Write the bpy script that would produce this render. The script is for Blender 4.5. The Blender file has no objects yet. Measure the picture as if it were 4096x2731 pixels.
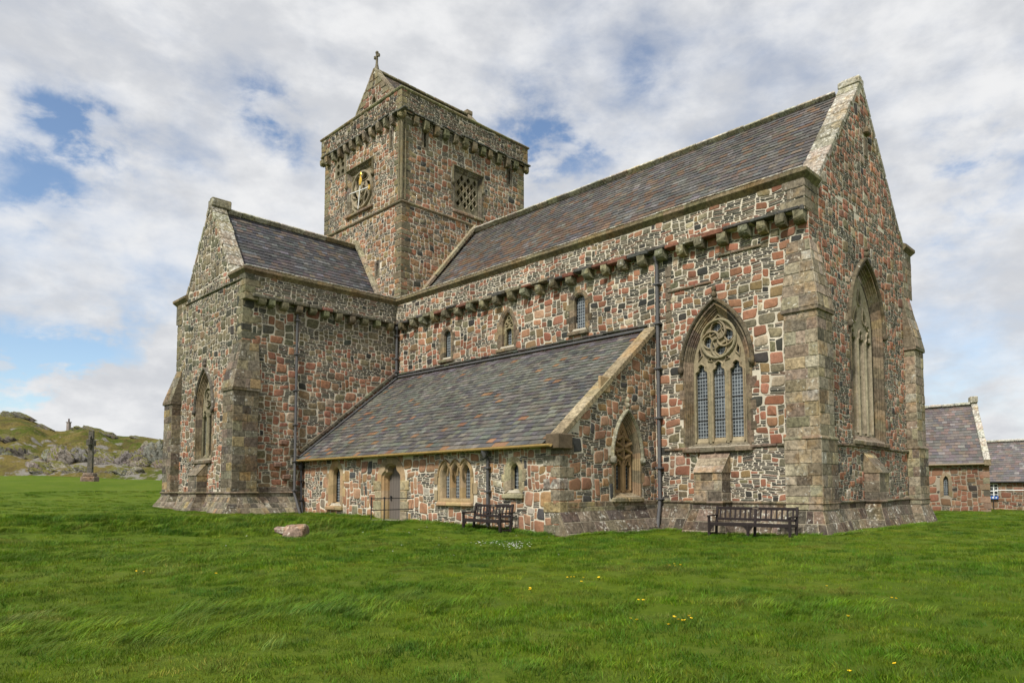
import bpy, math, random
import numpy as np
from mathutils import Vector, Matrix
from mathutils.geometry import tessellate_polygon
S = bpy.context.scene
COL = S.collection
RNG = np.random.default_rng(11)
rad = math.radians

# ------------------------------------------------------------------ camera
CAMPOS = np.array([31.477, -20.851, 1.600])
RT = np.array([0.73626124, 0.67667903, -0.00498735])
UP = np.array([0.04652318, -0.04326415, 0.99797986])
FW = np.array([-0.67509627, 0.73500592, 0.06333498])
FPX, PX, PY = 2802.9, 2279.4, 1773.0
cam_d = bpy.data.cameras.new('camera')
cam = bpy.data.objects.new('camera', cam_d)
COL.objects.link(cam)
cam.matrix_world = Matrix(((RT[0], UP[0], -FW[0], CAMPOS[0]), (RT[1], UP[1], -FW[1], CAMPOS[1]),
                           (RT[2], UP[2], -FW[2], CAMPOS[2]), (0, 0, 0, 1)))
cam_d.sensor_width = 36.0
cam_d.lens = FPX / 4096 * 36
cam_d.shift_x = (2048 - PX) / 4096
cam_d.shift_y = (PY - 1365.5) / 4096
cam_d.clip_start = 0.1
cam_d.clip_end = 8000
S.camera = cam

def pdir(u, v):
    r = FW + RT * (u - PX) / FPX - UP * (v - PY) / FPX
    return r / np.linalg.norm(r)

# ------------------------------------------------------------------ world, sun, exposure
SUN_EL, SUN_AZ = rad(50), rad(163)      # azimuth clockwise from +Y (north)
S.view_settings.view_transform = 'Standard'
S.view_settings.look = 'None'
S.view_settings.gamma = 1
S.view_settings.exposure = 0.33
world = bpy.data.worlds.new('World')
S.world = world
world.use_nodes = True

class NT:
    """small helper round a node tree"""
    def __init__(s, tree):
        s.t = tree
        s.n = tree.nodes
    def new(s, typ, **kw):
        nd = s.n.new(typ)
        ins = kw.pop('ins', {})
        for k, v in kw.items():
            setattr(nd, k, v)
        for k, v in ins.items():
            if hasattr(v, 'links') or hasattr(v, 'is_linked'):
                s.t.links.new(v, nd.inputs[k])
            else:
                nd.inputs[k].default_value = v
        return nd
    def link(s, a, b):
        s.t.links.new(a, b)
    def math(s, op, a, b=None, c=None, clamp=False):
        nd = s.n.new('ShaderNodeMath'); nd.operation = op; nd.use_clamp = clamp
        for i, v in enumerate((a, b, c)):
            if v is None: continue
            if hasattr(v, 'is_linked'): s.t.links.new(v, nd.inputs[i])
            else: nd.inputs[i].default_value = v
        return nd.outputs[0]
    def mix(s, fac, a, b, blend='MIX'):
        nd = s.n.new('ShaderNodeMix'); nd.data_type = 'RGBA'; nd.blend_type = blend
        for sock, v in ((nd.inputs[0], fac), (nd.inputs[6], a), (nd.inputs[7], b)):
            if hasattr(v, 'is_linked'): s.t.links.new(v, sock)
            else: sock.default_value = v if not isinstance(v, tuple) or len(v) == 4 else (*v, 1)
        return nd.outputs[2]
    def noise(s, vec, scale, detail=4, rough=.55, dist=0.0):
        nd = s.n.new('ShaderNodeTexNoise')
        nd.inputs['Scale'].default_value = scale; nd.inputs['Detail'].default_value = detail
        nd.inputs['Roughness'].default_value = rough; nd.inputs['Distortion'].default_value = dist
        if vec is not None: s.t.links.new(vec, nd.inputs['Vector'])
        return nd.outputs['Fac']
    def smooth(s, x, a, b):
        nd = s.n.new('ShaderNodeMapRange'); nd.interpolation_type = 'SMOOTHSTEP'
        s.t.links.new(x, nd.inputs[0]); nd.inputs[1].default_value = a; nd.inputs[2].default_value = b
        return nd.outputs[0]

def build_world():
    w = NT(world.node_tree)
    for n in list(w.n): w.n.remove(n)
    out = w.new('ShaderNodeOutputWorld')
    sky = w.new('ShaderNodeTexSky', sky_type='NISHITA', sun_disc=False, sun_elevation=SUN_EL,
                sun_rotation=SUN_AZ, altitude=20, air_density=1.0, dust_density=0.6, ozone_density=1.5)
    bg_sky = w.new('ShaderNodeBackground', ins={'Color': sky.outputs[0], 'Strength': 0.125})
    tc = w.new('ShaderNodeTexCoord')
    d = tc.outputs['Generated']
    sep = w.new('ShaderNodeSeparateXYZ', ins={0: d})
    comb = w.new('ShaderNodeCombineXYZ', ins={0: sep.outputs[0], 1: sep.outputs[1], 2: w.math('MULTIPLY', sep.outputs[2], 1.9)})
    v = comb.outputs[0]
    n1 = w.noise(v, 3.4, 9, .55, .15)
    n2 = w.noise(v, 11.0, 8, .58, .2)
    dens = w.math('ADD', w.math('MULTIPLY', n1, 0.66), w.math('MULTIPLY', n2, 0.50))
    brk = w.math('ADD', .25, w.math('MULTIPLY', w.smooth(w.noise(v, 13.0, 8, .60, .2), .36, .62), .95))
    # places where the cloud sheet thins and the blue shows (direction, width, depth)
    holes = [((290, 560), .0007, .34), ((410, 600), .0005, .24), ((170, 500), .0004, .16), ((90, 740), .0008, .22), ((200, 800), .0006, .20), ((1010, 450), .0006, .26),
             ((1120, 510), .0005, .24), ((1180, 600), .0004, .14), ((700, 650), .0008, .12), ((2130, 500), .0014, .26), ((2260, 640), .0012, .24), ((2420, 560), .0007, .18), ((2090, 650), .0007, .18),
             ((150, 1490), .0016, .42), ((400, 1490), .0014, .38), ((600, 1400), .0010, .26), ((20, 1550), .0012, .36), ((3950, 700), .0020, .18), ((3800, 620), .0010, .14),
             ((3890, 1560), .0022, .14), ((560, 1190), .0010, .14), ((2580, 300), .0007, .14), ((3700, 1000), .0014, .12)]
    wn = w.new('ShaderNodeTexNoise'); wn.inputs['Scale'].default_value = 9.0; wn.inputs['Detail'].default_value = 6; wn.inputs['Roughness'].default_value = .62
    w.link(d, wn.inputs['Vector'])
    off = w.new('ShaderNodeVectorMath', operation='SUBTRACT', ins={0: wn.outputs['Color']}); off.inputs[1].default_value = (.5, .5, .5)
    sc_ = w.new('ShaderNodeVectorMath', operation='SCALE', ins={0: off.outputs[0], 'Scale': .11})
    dd_ = w.new('ShaderNodeVectorMath', operation='ADD', ins={0: d, 1: sc_.outputs[0]})
    dn_ = w.new('ShaderNodeVectorMath', operation='NORMALIZE', ins={0: dd_.outputs[0]})
    d = dn_.outputs[0]
    for (u, vv), wd, dp in holes:
        dot = w.new('ShaderNodeVectorMath', operation='DOT_PRODUCT', ins={0: d})
        dot.inputs[1].default_value = tuple(pdir(u, vv))
        g = w.math('POWER', 2.718, w.math('DIVIDE', w.math('SUBTRACT', dot.outputs['Value'], 1.0), wd))
        dens = w.math('SUBTRACT', dens, w.math('MULTIPLY', w.math('MULTIPLY', g, brk), dp * 1.05))
    # heaped cloud low over the hill
    for (u, vv), wd, dp in [((330, 1690), .0010, .50), ((520, 1620), .0014, .50), ((660, 1520), .0016, .45), ((200, 1740), .0008, .35)]:
        dot = w.new('ShaderNodeVectorMath', operation='DOT_PRODUCT', ins={0: d})
        dot.inputs[1].default_value = tuple(pdir(u, vv))
        g = w.math('POWER', 2.718, w.math('DIVIDE', w.math('SUBTRACT', dot.outputs['Value'], 1.0), wd))
        dens = w.math('ADD', dens, w.math('MULTIPLY', g, dp))
    mask = w.smooth(dens, .12, .66)
    tone = w.math('ADD', w.math('MULTIPLY', w.noise(v, 4.4, 7, .56, .1), .6), w.math('MULTIPLY', w.noise(v, 14.0, 7, .58, .1), .4))
    ccol = w.mix(w.smooth(tone, .38, .60), (.70, .72, .76), (.96, .965, .975))
    bg_c = w.new('ShaderNodeBackground', ins={'Color': ccol, 'Strength': 0.72})
    ms = w.new('ShaderNodeMixShader', ins={0: mask, 1: bg_sky.outputs[0], 2: bg_c.outputs[0]})
    w.link(ms.outputs[0], out.inputs[0])
build_world()

sun_d = bpy.data.lights.new('sun', 'SUN')
sun_d.energy = 3.9
sun_d.angle = rad(8)
sun_d.color = (1.0, .95, .87)
sun = bpy.data.objects.new('sun', sun_d)
COL.objects.link(sun)
_sv = Vector((math.sin(SUN_AZ) * math.cos(SUN_EL), math.cos(SUN_AZ) * math.cos(SUN_EL), math.sin(SUN_EL)))
sun.rotation_euler = _sv.to_track_quat('Z', 'Y').to_euler()
sun.location = (0, -40, 60)
# ------------------------------------------------------------------ mesh building
class MB:
    def __init__(s):
        s.v = []; s.c = []; s.uv = []; s.f = []; s.n = 0
    def add(s, V, F, col, smooth=False, mat=0, uv=None):
        V = np.asarray(V, float).reshape(-1, 3)
        n = len(V)
        c = np.asarray(col, float)
        if c.ndim == 1: c = np.tile(c, (n, 1))
        s.v.append(V); s.c.append(c)
        s.uv.append(np.zeros((n, 3)) if uv is None else np.asarray(uv, float))
        if isinstance(F, np.ndarray): F = [F]
        groups = {}
        for x in F:
            a = np.asarray(x, int)
            if a.ndim == 1: groups.setdefault(len(a), []).append(a[None])
            else: groups.setdefault(a.shape[1], []).append(a)
        for k, lst in groups.items():
            s.f.append((np.concatenate(lst) + s.n, smooth, mat))
        s.n += n
        return s
    def build(s, name, mats, parent=None):
        me = bpy.data.meshes.new(name)
        V = np.concatenate(s.v); C = np.concatenate(s.c); U = np.concatenate(s.uv)
        me.vertices.add(len(V)); me.vertices.foreach_set('co', V.ravel().astype(np.float32))
        loops = np.concatenate([f.ravel() for f, _, _ in s.f])
        tot = np.concatenate([np.full(len(f), f.shape[1]) for f, _, _ in s.f])
        sm = np.concatenate([np.full(len(f), b) for f, b, _ in s.f])
        mi = np.concatenate([np.full(len(f), m) for f, _, m in s.f])
        st = np.concatenate([[0], np.cumsum(tot)[:-1]])
        me.loops.add(len(loops)); me.loops.foreach_set('vertex_index', loops.astype(np.int32))
        me.polygons.add(len(tot))
        me.polygons.foreach_set('loop_start', st.astype(np.int32))
        me.polygons.foreach_set('loop_total', tot.astype(np.int32))
        me.polygons.foreach_set('use_smooth', sm.astype(bool))
        me.polygons.foreach_set('material_index', mi.astype(np.int32))
        a = me.attributes.new('Col', 'FLOAT_COLOR', 'POINT'); a.data.foreach_set('color', C.ravel().astype(np.float32))
        if np.any(U):
            a = me.attributes.new('puv', 'FLOAT_VECTOR', 'POINT'); a.data.foreach_set('vector', U.ravel().astype(np.float32))
        me.update(calc_edges=True); me.validate()
        for m in (mats if isinstance(mats, (list, tuple)) else [mats]): me.materials.append(m)
        o = bpy.data.objects.new(name, me)
        COL.objects.link(o)
        if parent is not None: o.parent = parent
        return o

def thing(name, label, cat, loc=(0, 0, 0), group=None):
    o = bpy.data.objects.new(name, None); COL.objects.link(o)
    o.location = loc; o.empty_display_size = .3
    o['label'] = label; o['category'] = cat
    if group: o['group'] = group
    return o
def tag(o, label, cat, group=None):
    o['label'] = label; o['category'] = cat
    if group: o['group'] = group
    return o
def struct(o, kind='structure'):
    o['kind'] = kind
    return o

class Frame:
    """wall plane: point(u, v, h) = O + u*U + v*V + h*N"""
    def __init__(s, O, U, N, V=(0, 0, 1)):
        s.O = np.array(O, float); s.U = np.array(U, float); s.V = np.array(V, float); s.N = np.array(N, float)
    def __call__(s, p, h=0.0):
        p = np.asarray(p, float)
        h = np.asarray(h, float)
        return s.O + p[..., 0:1] * s.U + p[..., 1:2] * s.V + (h[..., None] if h.ndim else h) * s.N

# ---- generic solids
def cbox(mb, c, half, axes=None, bev=.02, col=(.3, .3, .3, 0), mat=0):
    """chamfered box"""
    c = np.array(c, float); hx, hy, hz = half
    A = np.eye(3) if axes is None else np.array(axes, float)
    b = min(bev, hx * .49, hy * .49, hz * .49)
    V = []; idx = {}
    for sx in (-1, 1):
        for sy in (-1, 1):
            for sz in (-1, 1):
                for ax in range(3):
                    p = np.array([sx * (hx - b), sy * (hy - b), sz * (hz - b)])
                    p[ax] = (sx * hx, sy * hy, sz * hz)[ax]
                    idx[sx, sy, sz, ax] = len(V); V.append(p)
    F = []
    def quad(keys, nrm):
        ids = [idx[k] for k in keys]
        p = [V[i] for i in ids]
        n = np.cross(p[1] - p[0], p[2] - p[0])
        F.append(ids if n @ np.array(nrm) > 0 else ids[::-1])
    for ax in range(3):
        o1, o2 = [a for a in range(3) if a != ax]
        for sg in (-1, 1):
            ks = []
            for s1, s2 in ((-1, -1), (1, -1), (1, 1), (-1, 1)):
                k = [0, 0, 0]; k[ax] = sg; k[o1] = s1; k[o2] = s2; ks.append((*k, ax))
            n = [0, 0, 0]; n[ax] = sg; quad(ks, n)
        for s1 in (-1, 1):
            for s2 in (-1, 1):
                ks = []
                for sg, an in ((-1, o1), (1, o1), (1, o2), (-1, o2)):
                    k = [0, 0, 0]; k[ax] = sg; k[o1] = s1; k[o2] = s2; ks.append((*k, an))
                n = [0, 0, 0]; n[o1] = s1; n[o2] = s2; quad(ks, n)
    for sx in (-1, 1):
        for sy in (-1, 1):
            for sz in (-1, 1):
                quad([(sx, sy, sz, 0), (sx, sy, sz, 1), (sx, sy, sz, 2)], (sx, sy, sz))
    mb.add(np.array(V) @ A + c, F, col, mat=mat)

def beam(mb, p0, p1, w, h, col, bev=.01, up=(0, 0, 1), mat=0):
    p0 = np.array(p0, float); p1 = np.array(p1, float)
    x = p1 - p0; L = np.linalg.norm(x); x = x / L
    y = np.cross(up, x); y /= np.linalg.norm(y); z = np.cross(x, y)
    cbox(mb, (p0 + p1) / 2, (L / 2, w / 2, h / 2), (x, y, z), bev, col, mat)

def tube(mb, pts, r, col, n=8, mat=0, caps=True):
    pts = [np.array(p, float) for p in pts]; V = []; F = []
    for i, p in enumerate(pts):
        a = pts[min(i + 1, len(pts) - 1)] - pts[max(i - 1, 0)]; a /= np.linalg.norm(a)
        ref = np.array([0, 0, 1.]) if abs(a[2]) < .9 else np.array([1., 0, 0])
        x = np.cross(ref, a); x /= np.linalg.norm(x); y = np.cross(a, x)
        rr = r[i] if isinstance(r, (list, tuple)) else r
        for k in range(n):
            t = 2 * math.pi * k / n
            V.append(p + rr * (math.cos(t) * x + math.sin(t) * y))
    for i in range(len(pts) - 1):
        for k in range(n):
            F.append([i * n + k, i * n + (k + 1) % n, (i + 1) * n + (k + 1) % n, (i + 1) * n + k])
    mb.add(V, F, col, smooth=True, mat=mat)
    if caps:
        mb.add(V[:n], [list(range(n))[::-1]], col, mat=mat); mb.add(V[-n:], [list(range(n))], col, mat=mat)

def jit(col, rng=RNG, a=.12):
    c = np.array(col, float); k = 1 + rng.uniform(-a, a)
    c[:3] = np.clip(c[:3] * k * (1 + rng.uniform(-a * .35, a * .35, 3)), 0, 1)
    return c

def chain(mb, p0, p1, seg, w, h, col, up=(0, 0, 1), bev=.02, a=.2, skew=0.012):
    """a run of separate dressed stones laid end to end"""
    p0 = np.array(p0, float); p1 = np.array(p1, float)
    L = np.linalg.norm(p1 - p0); n = max(1, round(L / seg))
    e = np.linspace(0, 1, n + 1)
    e[1:-1] += RNG.uniform(-.2, .2, n - 1) / n
    for i in range(n):
        off = RNG.uniform(-skew, skew, 3)
        q0 = p0 + (p1 - p0) * (e[i] + .004 / L) + off; q1 = p0 + (p1 - p0) * (e[i + 1] - .004 / L) + off
        beam(mb, q0, q1, w, h, jit(col, a=a), bev, up)

# ---- palettes (linear albedo, alpha = how much lichen sits on it)
MORTAR = (.58, .525, .42, .0)
def PAL(*rows):
    w = np.array([r[0] for r in rows], float); c = np.array([r[1] for r in rows], float)
    return w / w.sum(), c
PINK = [(4, (.300, .142, .100, .12)), (4, (.345, .185, .130, .12)), (2.5, (.255, .140, .095, .1)), (1.6, (.400, .245, .180, .15)),
        (1.2, (.240, .170, .105, .15)), (1.5, (.165, .145, .100, .2)), (1.3, (.075, .072, .066, .1)), (.7, (.36, .31, .22, .2))]
P_CHOIR = PAL((4.6, (0.295, 0.130, 0.081, 0.10)), (4, (0.338, 0.168, 0.104, 0.12)), (2.4, (0.223, 0.102, 0.065, 0.10)), (1.4, (0.388, 0.236, 0.154, 0.15)),
            (1.6, (0.231, 0.157, 0.081, 0.15)), (1.6, (0.165, 0.145, 0.095, 0.25)), (1.5, (0.049, 0.048, 0.043, 0.10)), (.9, (0.370, 0.310, 0.210, 0.25)))
P_GABLE = PAL(*[(5, (0.304, 0.144, 0.092, 0.45)), (4, (0.350, 0.177, 0.113, 0.50)), (2, (0.248, 0.130, 0.085, 0.40)), (1, (0.395, 0.303, 0.218, 0.50)),
                (1.6, (0.242, 0.187, 0.110, 0.40)), (1.6, (0.171, 0.154, 0.110, 0.40)), (1, (0.069, 0.067, 0.061, 0.30)), (.7, (0.396, 0.352, 0.264, 0.50))])
P_TRAN = PAL(*[(4, (0.276, 0.132, 0.086, 0.25)), (4, (0.322, 0.168, 0.106, 0.30)), (2.5, (0.239, 0.161, 0.099, 0.25)), (1.4, (0.190, 0.155, 0.095, 0.30)),
               (1.0, (0.145, 0.130, 0.090, 0.35)), (.8, (0.054, 0.054, 0.048, 0.10)), (.8, (0.359, 0.275, 0.198, 0.40))])
P_OLIVE = PAL(*[(4, (0.175, 0.155, 0.098, 0.30)), (3.5, (0.140, 0.132, 0.088, 0.35)), (3, (0.215, 0.185, 0.118, 0.30)), (1.5, (0.078, 0.081, 0.062, 0.30)),
                (.8, (0.257, 0.136, 0.092, 0.25)), (1, (0.063, 0.061, 0.050, 0.20)), (.6, (0.300, 0.260, 0.170, 0.40))])
P_TOWER = PAL(*[(4, (0.279, 0.141, 0.087, 0.42)), (4, (0.321, 0.182, 0.107, 0.45)), (3, (0.267, 0.184, 0.100, 0.42)), (1.5, (0.231, 0.187, 0.105, 0.40)),
                (1, (0.160, 0.143, 0.097, 0.40)), (.8, (0.067, 0.066, 0.059, 0.30)), (.8, (0.373, 0.285, 0.194, 0.50))])
P_PARA = PAL(*[(3, (0.200, 0.170, 0.112, 0.50)), (2.5, (0.155, 0.140, 0.098, 0.50)), (2, (0.269, 0.136, 0.089, 0.40)), (1.5, (0.240, 0.195, 0.125, 0.50)),
               (1.3, (0.072, 0.069, 0.060, 0.30)), (1, (0.330, 0.290, 0.215, 0.60))])
P_AISLE = PAL(*[(5, (0.320, 0.181, 0.113, 0.15)), (4, (0.361, 0.215, 0.134, 0.15)), (2.5, (0.277, 0.145, 0.091, 0.10)), (1.5, (0.308, 0.192, 0.096, 0.15)),
                (1.3, (0.200, 0.180, 0.130, 0.20)), (1.2, (0.076, 0.076, 0.072, 0.10)), (1, (0.380, 0.350, 0.280, 0.30))])
P_FAR = PAL(*[(5, (0.239, 0.115, 0.075, 0.10)), (4, (0.271, 0.150, 0.095, 0.10)), (2, (0.202, 0.124, 0.076, 0.10)), (.7, (0.065, 0.058, 0.050, 0.10)), (1, (0.310, 0.240, 0.160, 0.20))])
P_SLATE = PAL((4, (.070, .066, .057, .03)), (2.5, (.100, .090, .074, .06)), (1.5, (.125, .110, .080, .1)), (1, (.17, .10, .07, .06)), (.8, (.23, .19, .13, .1)))
P_SLATE_SM = PAL((4, (.075, .072, .060, .03)), (3, (.12, .105, .080, .06)), (2, (.21, .12, .085, .06)), (1.4, (.16, .14, .10, .1)))
P_ASH = PAL((4, (0.270, 0.226, 0.160, 0.50)), (3, (0.230, 0.189, 0.131, 0.50)), (2.4, (0.194, 0.160, 0.111, 0.50)), (1.0, (0.311, 0.253, 0.162, 0.44)), (.8, (0.143, 0.121, 0.090, 0.50)), (.5, (0.316, 0.276, 0.212, 0.60)))
P_ASH_DK = PAL((3, (0.173, 0.146, 0.106, 0.50)), (3, (0.141, 0.120, 0.088, 0.50)), (2.2, (0.209, 0.174, 0.121, 0.50)), (.8, (0.260, 0.193, 0.106, 0.38)), (1.0, (0.097, 0.084, 0.066, 0.50)), (.5, (0.240, 0.208, 0.162, 0.60)))
P_WEATH = PAL((3, (0.185, 0.145, 0.096, 0.35)), (3, (0.146, 0.115, 0.077, 0.35)), (2, (0.227, 0.177, 0.115, 0.30)), (1.2, (0.101, 0.081, 0.060, 0.30)), (.6, (0.258, 0.191, 0.110, 0.25)))
P_BATTER = PAL((3, (0.154, 0.124, 0.091, 0.60)), (3, (0.124, 0.100, 0.075, 0.60)), (2, (0.191, 0.153, 0.110, 0.62)), (1, (0.088, 0.072, 0.058, 0.50)))
P_BUFF = PAL((4, (.400, .275, .145, .05)), (3, (.365, .265, .150, .08)), (2, (.33, .25, .155, .12)), (1, (.42, .31, .185, .1)))
def pick(pal, n, rng=RNG, a=.13):
    w, c = pal
    r = c[rng.choice(len(w), n, p=w)].copy()
    k = 1 + rng.uniform(-a, a, (n, 1))
    r[:, :3] = np.clip(r[:, :3] * k * (1 + rng.uniform(-a * .4, a * .4, (n, 3))), 0, 1)
    return r

# ---- rubble: large rounded stones with stacks of thin slate pinned between them
def _pack(u0, v0, u1, v1, rng, sp, big, thin):
    """lay stones from the ground up: always into the lowest gap, so joints never run on"""
    sky = []
    x = u0
    while x < u1:                       # a ragged first bed
        w = rng.uniform(.5, 1.4); sky.append([x, min(u1, x + w), v0 - rng.uniform(0, .25)]); x += w
    SC = [(rng.uniform(u0, u1), rng.uniform(v0, v1), rng.uniform(.72, 1.32), rng.uniform(.80, 1.12)) for _ in range(max(2, int((u1 - u0) * (v1 - v0) / 5)))]
    for _ in range(60000):
        k = min(range(len(sky)), key=lambda q: sky[q][2])
        a, b, z = sky[k]
        if z >= v1: break
        Lk = b - a
        zl = sky[k - 1][2] if k > 0 else 1e9; zr = sky[k + 1][2] if k < len(sky) - 1 else 1e9
        gap = min(zl, zr) - z
        if Lk < .13 or gap < .045:
            hh = gap if gap < .20 else rng.uniform(.10, .2)
            hh = min(hh, .3)
            if Lk > .05 and hh > .02:
                (big if (Lk > .09 and hh > .10 and rng.random() < .6) else thin).append((a, z, b, z + hh))
            sky[k][2] = z + hh + 1e-6
        else:
            cx = (a + b) / 2
            _, f_, pf = min(((p - cx) ** 2 + (q - z) ** 2, s_, p_) for p, q, s_, p_ in SC)
            if rng.random() < sp['pb'] * pf:
                w = sp['mw'] * f_ * (.22 + .78 * rng.beta(1.6, 2.2)); hh = min(w * rng.uniform(.42, .98), sp['mh'] * f_)
                if rng.random() < sp.get('up', .08): w, hh = hh * .8, min(w, sp['mh'] * 1.15 * f_)
                hh = max(hh, .10); is_big = True
            else:
                w = rng.uniform(.22, .85); hh = rng.uniform(.05, .17); is_big = False
            if w > Lk - .11: w = Lk
            if gap < 9 and abs(gap - hh) < .075: hh = gap
            left = rng.random() < .5
            if w < Lk:
                # lean on the taller neighbour
                left = zl > zr if rng.random() < .6 else left
                p0 = a if left else b - w
            else: p0 = a
            (big if is_big else thin).append((p0, z, p0 + w, z + hh))
            new = []
            if p0 > a + 1e-6: new.append([a, p0, z])
            new.append([p0, p0 + w, z + hh + 1e-6])
            if p0 + w < b - 1e-6: new.append([p0 + w, b, z])
            sky[k:k + 1] = new
        # join beds that came level
        q = max(0, k - 1)
        while q < len(sky) - 1 and q <= k + 3:
            if abs(sky[q][2] - sky[q + 1][2]) < .016:
                zz = max(sky[q][2], sky[q + 1][2]); sky[q] = [sky[q][0], sky[q + 1][1], zz]; del sky[q + 1]
            else: q += 1

def _thin_rows(thin, rng, sp):
    out = []
    th, tw = sp['th'], sp['tw']
    for u0, v0, u1, v1 in thin:
        n = max(1, round((v1 - v0) / th))
        e = np.linspace(v0, v1, n + 1)
        if n > 1: e[1:-1] += rng.uniform(-.25, .25, n - 1) * (v1 - v0) / n
        for i in range(n):
            m = max(1, round((u1 - u0) / (tw * rng.uniform(.7, 1.9))))
            g = np.linspace(u0, u1, m + 1)
            if m > 1: g[1:-1] += rng.uniform(-.35, .35, m - 1) * (u1 - u0) / m
            for k in range(m): out.append((g[k], e[i], g[k + 1], e[i + 1]))
    return out

def _inside(P, poly):
    """P (...,2) in polygon"""
    x, y = P[..., 0], P[..., 1]
    r = np.zeros(x.shape, bool)
    n = len(poly)
    for i in range(n):
        x1, y1 = poly[i]; x2, y2 = poly[(i + 1) % n]
        if y1 == y2: continue
        c = (y1 > y) != (y2 > y)
        r ^= c & (x < (x2 - x1) * (y - y1) / (y2 - y1) + x1)
    return r

def _clip_convex(P, C, poly):
    """drop stones centred outside a convex polygon, clamp the rest inside"""
    poly = np.array(poly, float)
    area = sum(poly[i][0] * poly[(i + 1) % len(poly)][1] - poly[(i + 1) % len(poly)][0] * poly[i][1] for i in range(len(poly)))
    if area < 0: poly = poly[::-1]
    keep = np.ones(len(C), bool)
    for i in range(len(poly)):
        a = poly[i]; e = poly[(i + 1) % len(poly)] - a; L = np.hypot(*e)
        n = np.array([-e[1], e[0]]) / L
        keep &= ((C - a) @ n) > .015
    P = P[keep]
    for i in range(len(poly)):
        a = poly[i]; e = poly[(i + 1) % len(poly)] - a; L = np.hypot(*e)
        n = np.array([-e[1], e[0]]) / L
        dd = (P - a) @ n - .004
        P = P - np.minimum(dd, 0)[..., None] * n
    return P, keep

_W = [(RNG.uniform(0, 6.28), RNG.uniform(0, 6.28)) for _ in range(6)]
def _warp(P, a=.028):
    u, v = P[..., 0], P[..., 1]
    du = np.sin(v * 5.1 + _W[0][0]) * .6 + np.sin(v * 2.3 + u * 1.7 + _W[1][0]) + np.sin(u * 6.3 + v * 3.1 + _W[2][0]) * .5
    dv = np.sin(u * 4.3 + _W[3][0]) * .7 + np.sin(u * 1.9 - v * 2.1 + _W[4][0]) + np.sin(u * 7.7 - v * 2.7 + _W[5][0]) * .5
    return P + np.stack([du, dv], -1) * a

def stones(rects, n, rng, gap, noise, plo=0, phi=0):
    """irregular blocks: jittered corners, each knocked off by its own amount; n is 8 (thin slates) or 12"""
    R_ = np.array(rects, float)
    C = np.stack([(R_[:, 0] + R_[:, 2]) / 2, (R_[:, 1] + R_[:, 3]) / 2], -1)
    a = np.maximum((R_[:, 2] - R_[:, 0]) / 2 - gap, .012); b = np.maximum((R_[:, 3] - R_[:, 1]) / 2 - gap, .010)
    m = len(C)
    K = np.array([(-1, -1), (1, -1), (1, 1), (-1, 1)], float)[None] * np.stack([a, b], -1)[:, None]
    jx = rng.uniform(0, noise, (m, 4)) ** 1.3; jy = rng.uniform(0, noise, (m, 4)) ** 1.3
    K = K * (1 - np.stack([jx, jy], -1))
    cut = rng.uniform(.04, .36, (m, 4)) if n > 8 else rng.uniform(.05, .35, (m, 4))
    ca = np.minimum(cut * 1.0, .48)
    P = []
    s_ = np.minimum(a, b) * 2
    for q in range(4):
        p0, p1, p2 = K[:, q - 1], K[:, q], K[:, (q + 1) % 4]
        d0 = p0 - p1; d1 = p2 - p1
        l0 = np.linalg.norm(d0, axis=1); l1 = np.linalg.norm(d1, axis=1)
        k0 = np.minimum(ca[:, q] * s_ * rng.uniform(.5, 1.2, m), l0 * .46); k1 = np.minimum(ca[:, q] * s_ * rng.uniform(.5, 1.2, m), l1 * .46)
        A = p1 + d0 * (k0 / l0)[:, None]; B = p1 + d1 * (k1 / l1)[:, None]
        P.append(A)
        if n > 8: P.append((A + B) / 2 * .62 + p1 * .38)
        P.append(B)
    P = np.stack(P, 1) + C[:, None]
    P += rng.uniform(-1, 1, P.shape) * (np.minimum(a, b) * .045)[:, None, None]
    return P, C

def pillow(mb, fr, P, cols, relief, rings, mat=0, smooth=True, tilt=0.25):
    """raised stones: P (m,n,2); rings [(scale, height fraction)]"""
    if len(P) == 0: return
    m, n = P.shape[:2]
    C = P.mean(1, keepdims=True)
    rel = np.asarray(relief).reshape(-1, 1) if np.ndim(relief) else np.full((m, 1), relief)
    gx = RNG.uniform(-tilt, tilt, (m, 1)); gy = RNG.uniform(-tilt, tilt, (m, 1))
    Vs = []
    for sc, hf in rings:
        Q = C + (P - C) * sc
        d = Q - C
        h = rel * hf
        if hf > 0:
            wd = np.abs(P - C).max(1).max(1)[:, None] + 1e-6
            h = h * (1 + gx * d[..., 0] / wd + gy * d[..., 1] / wd)
        else: h = np.full((m, n), -.006)
        Vs.append(fr(Q, np.broadcast_to(h, (m, n))))
    k = len(rings)
    V = np.stack(Vs, 1).reshape(-1, 3)          # m, k, n
    base = np.arange(m)[:, None] * (k * n)
    i = np.arange(n)[None]; j = (np.arange(n) + 1)[None] % n
    F = []
    flip = np.dot(np.cross(fr.U, fr.V), fr.N) < 0
    for r_ in range(k - 1):
        q = np.stack([base + r_ * n + i, base + r_ * n + j, base + (r_ + 1) * n + j, base + (r_ + 1) * n + i], -1).reshape(-1, 4)
        F.append(q[:, ::-1] if flip else q)
    top = base + (k - 1) * n + i
    F.append(top[:, ::-1] if flip else top)
    mb.add(V, F, np.repeat(cols, k * n, 0), smooth=smooth, mat=mat)

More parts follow.
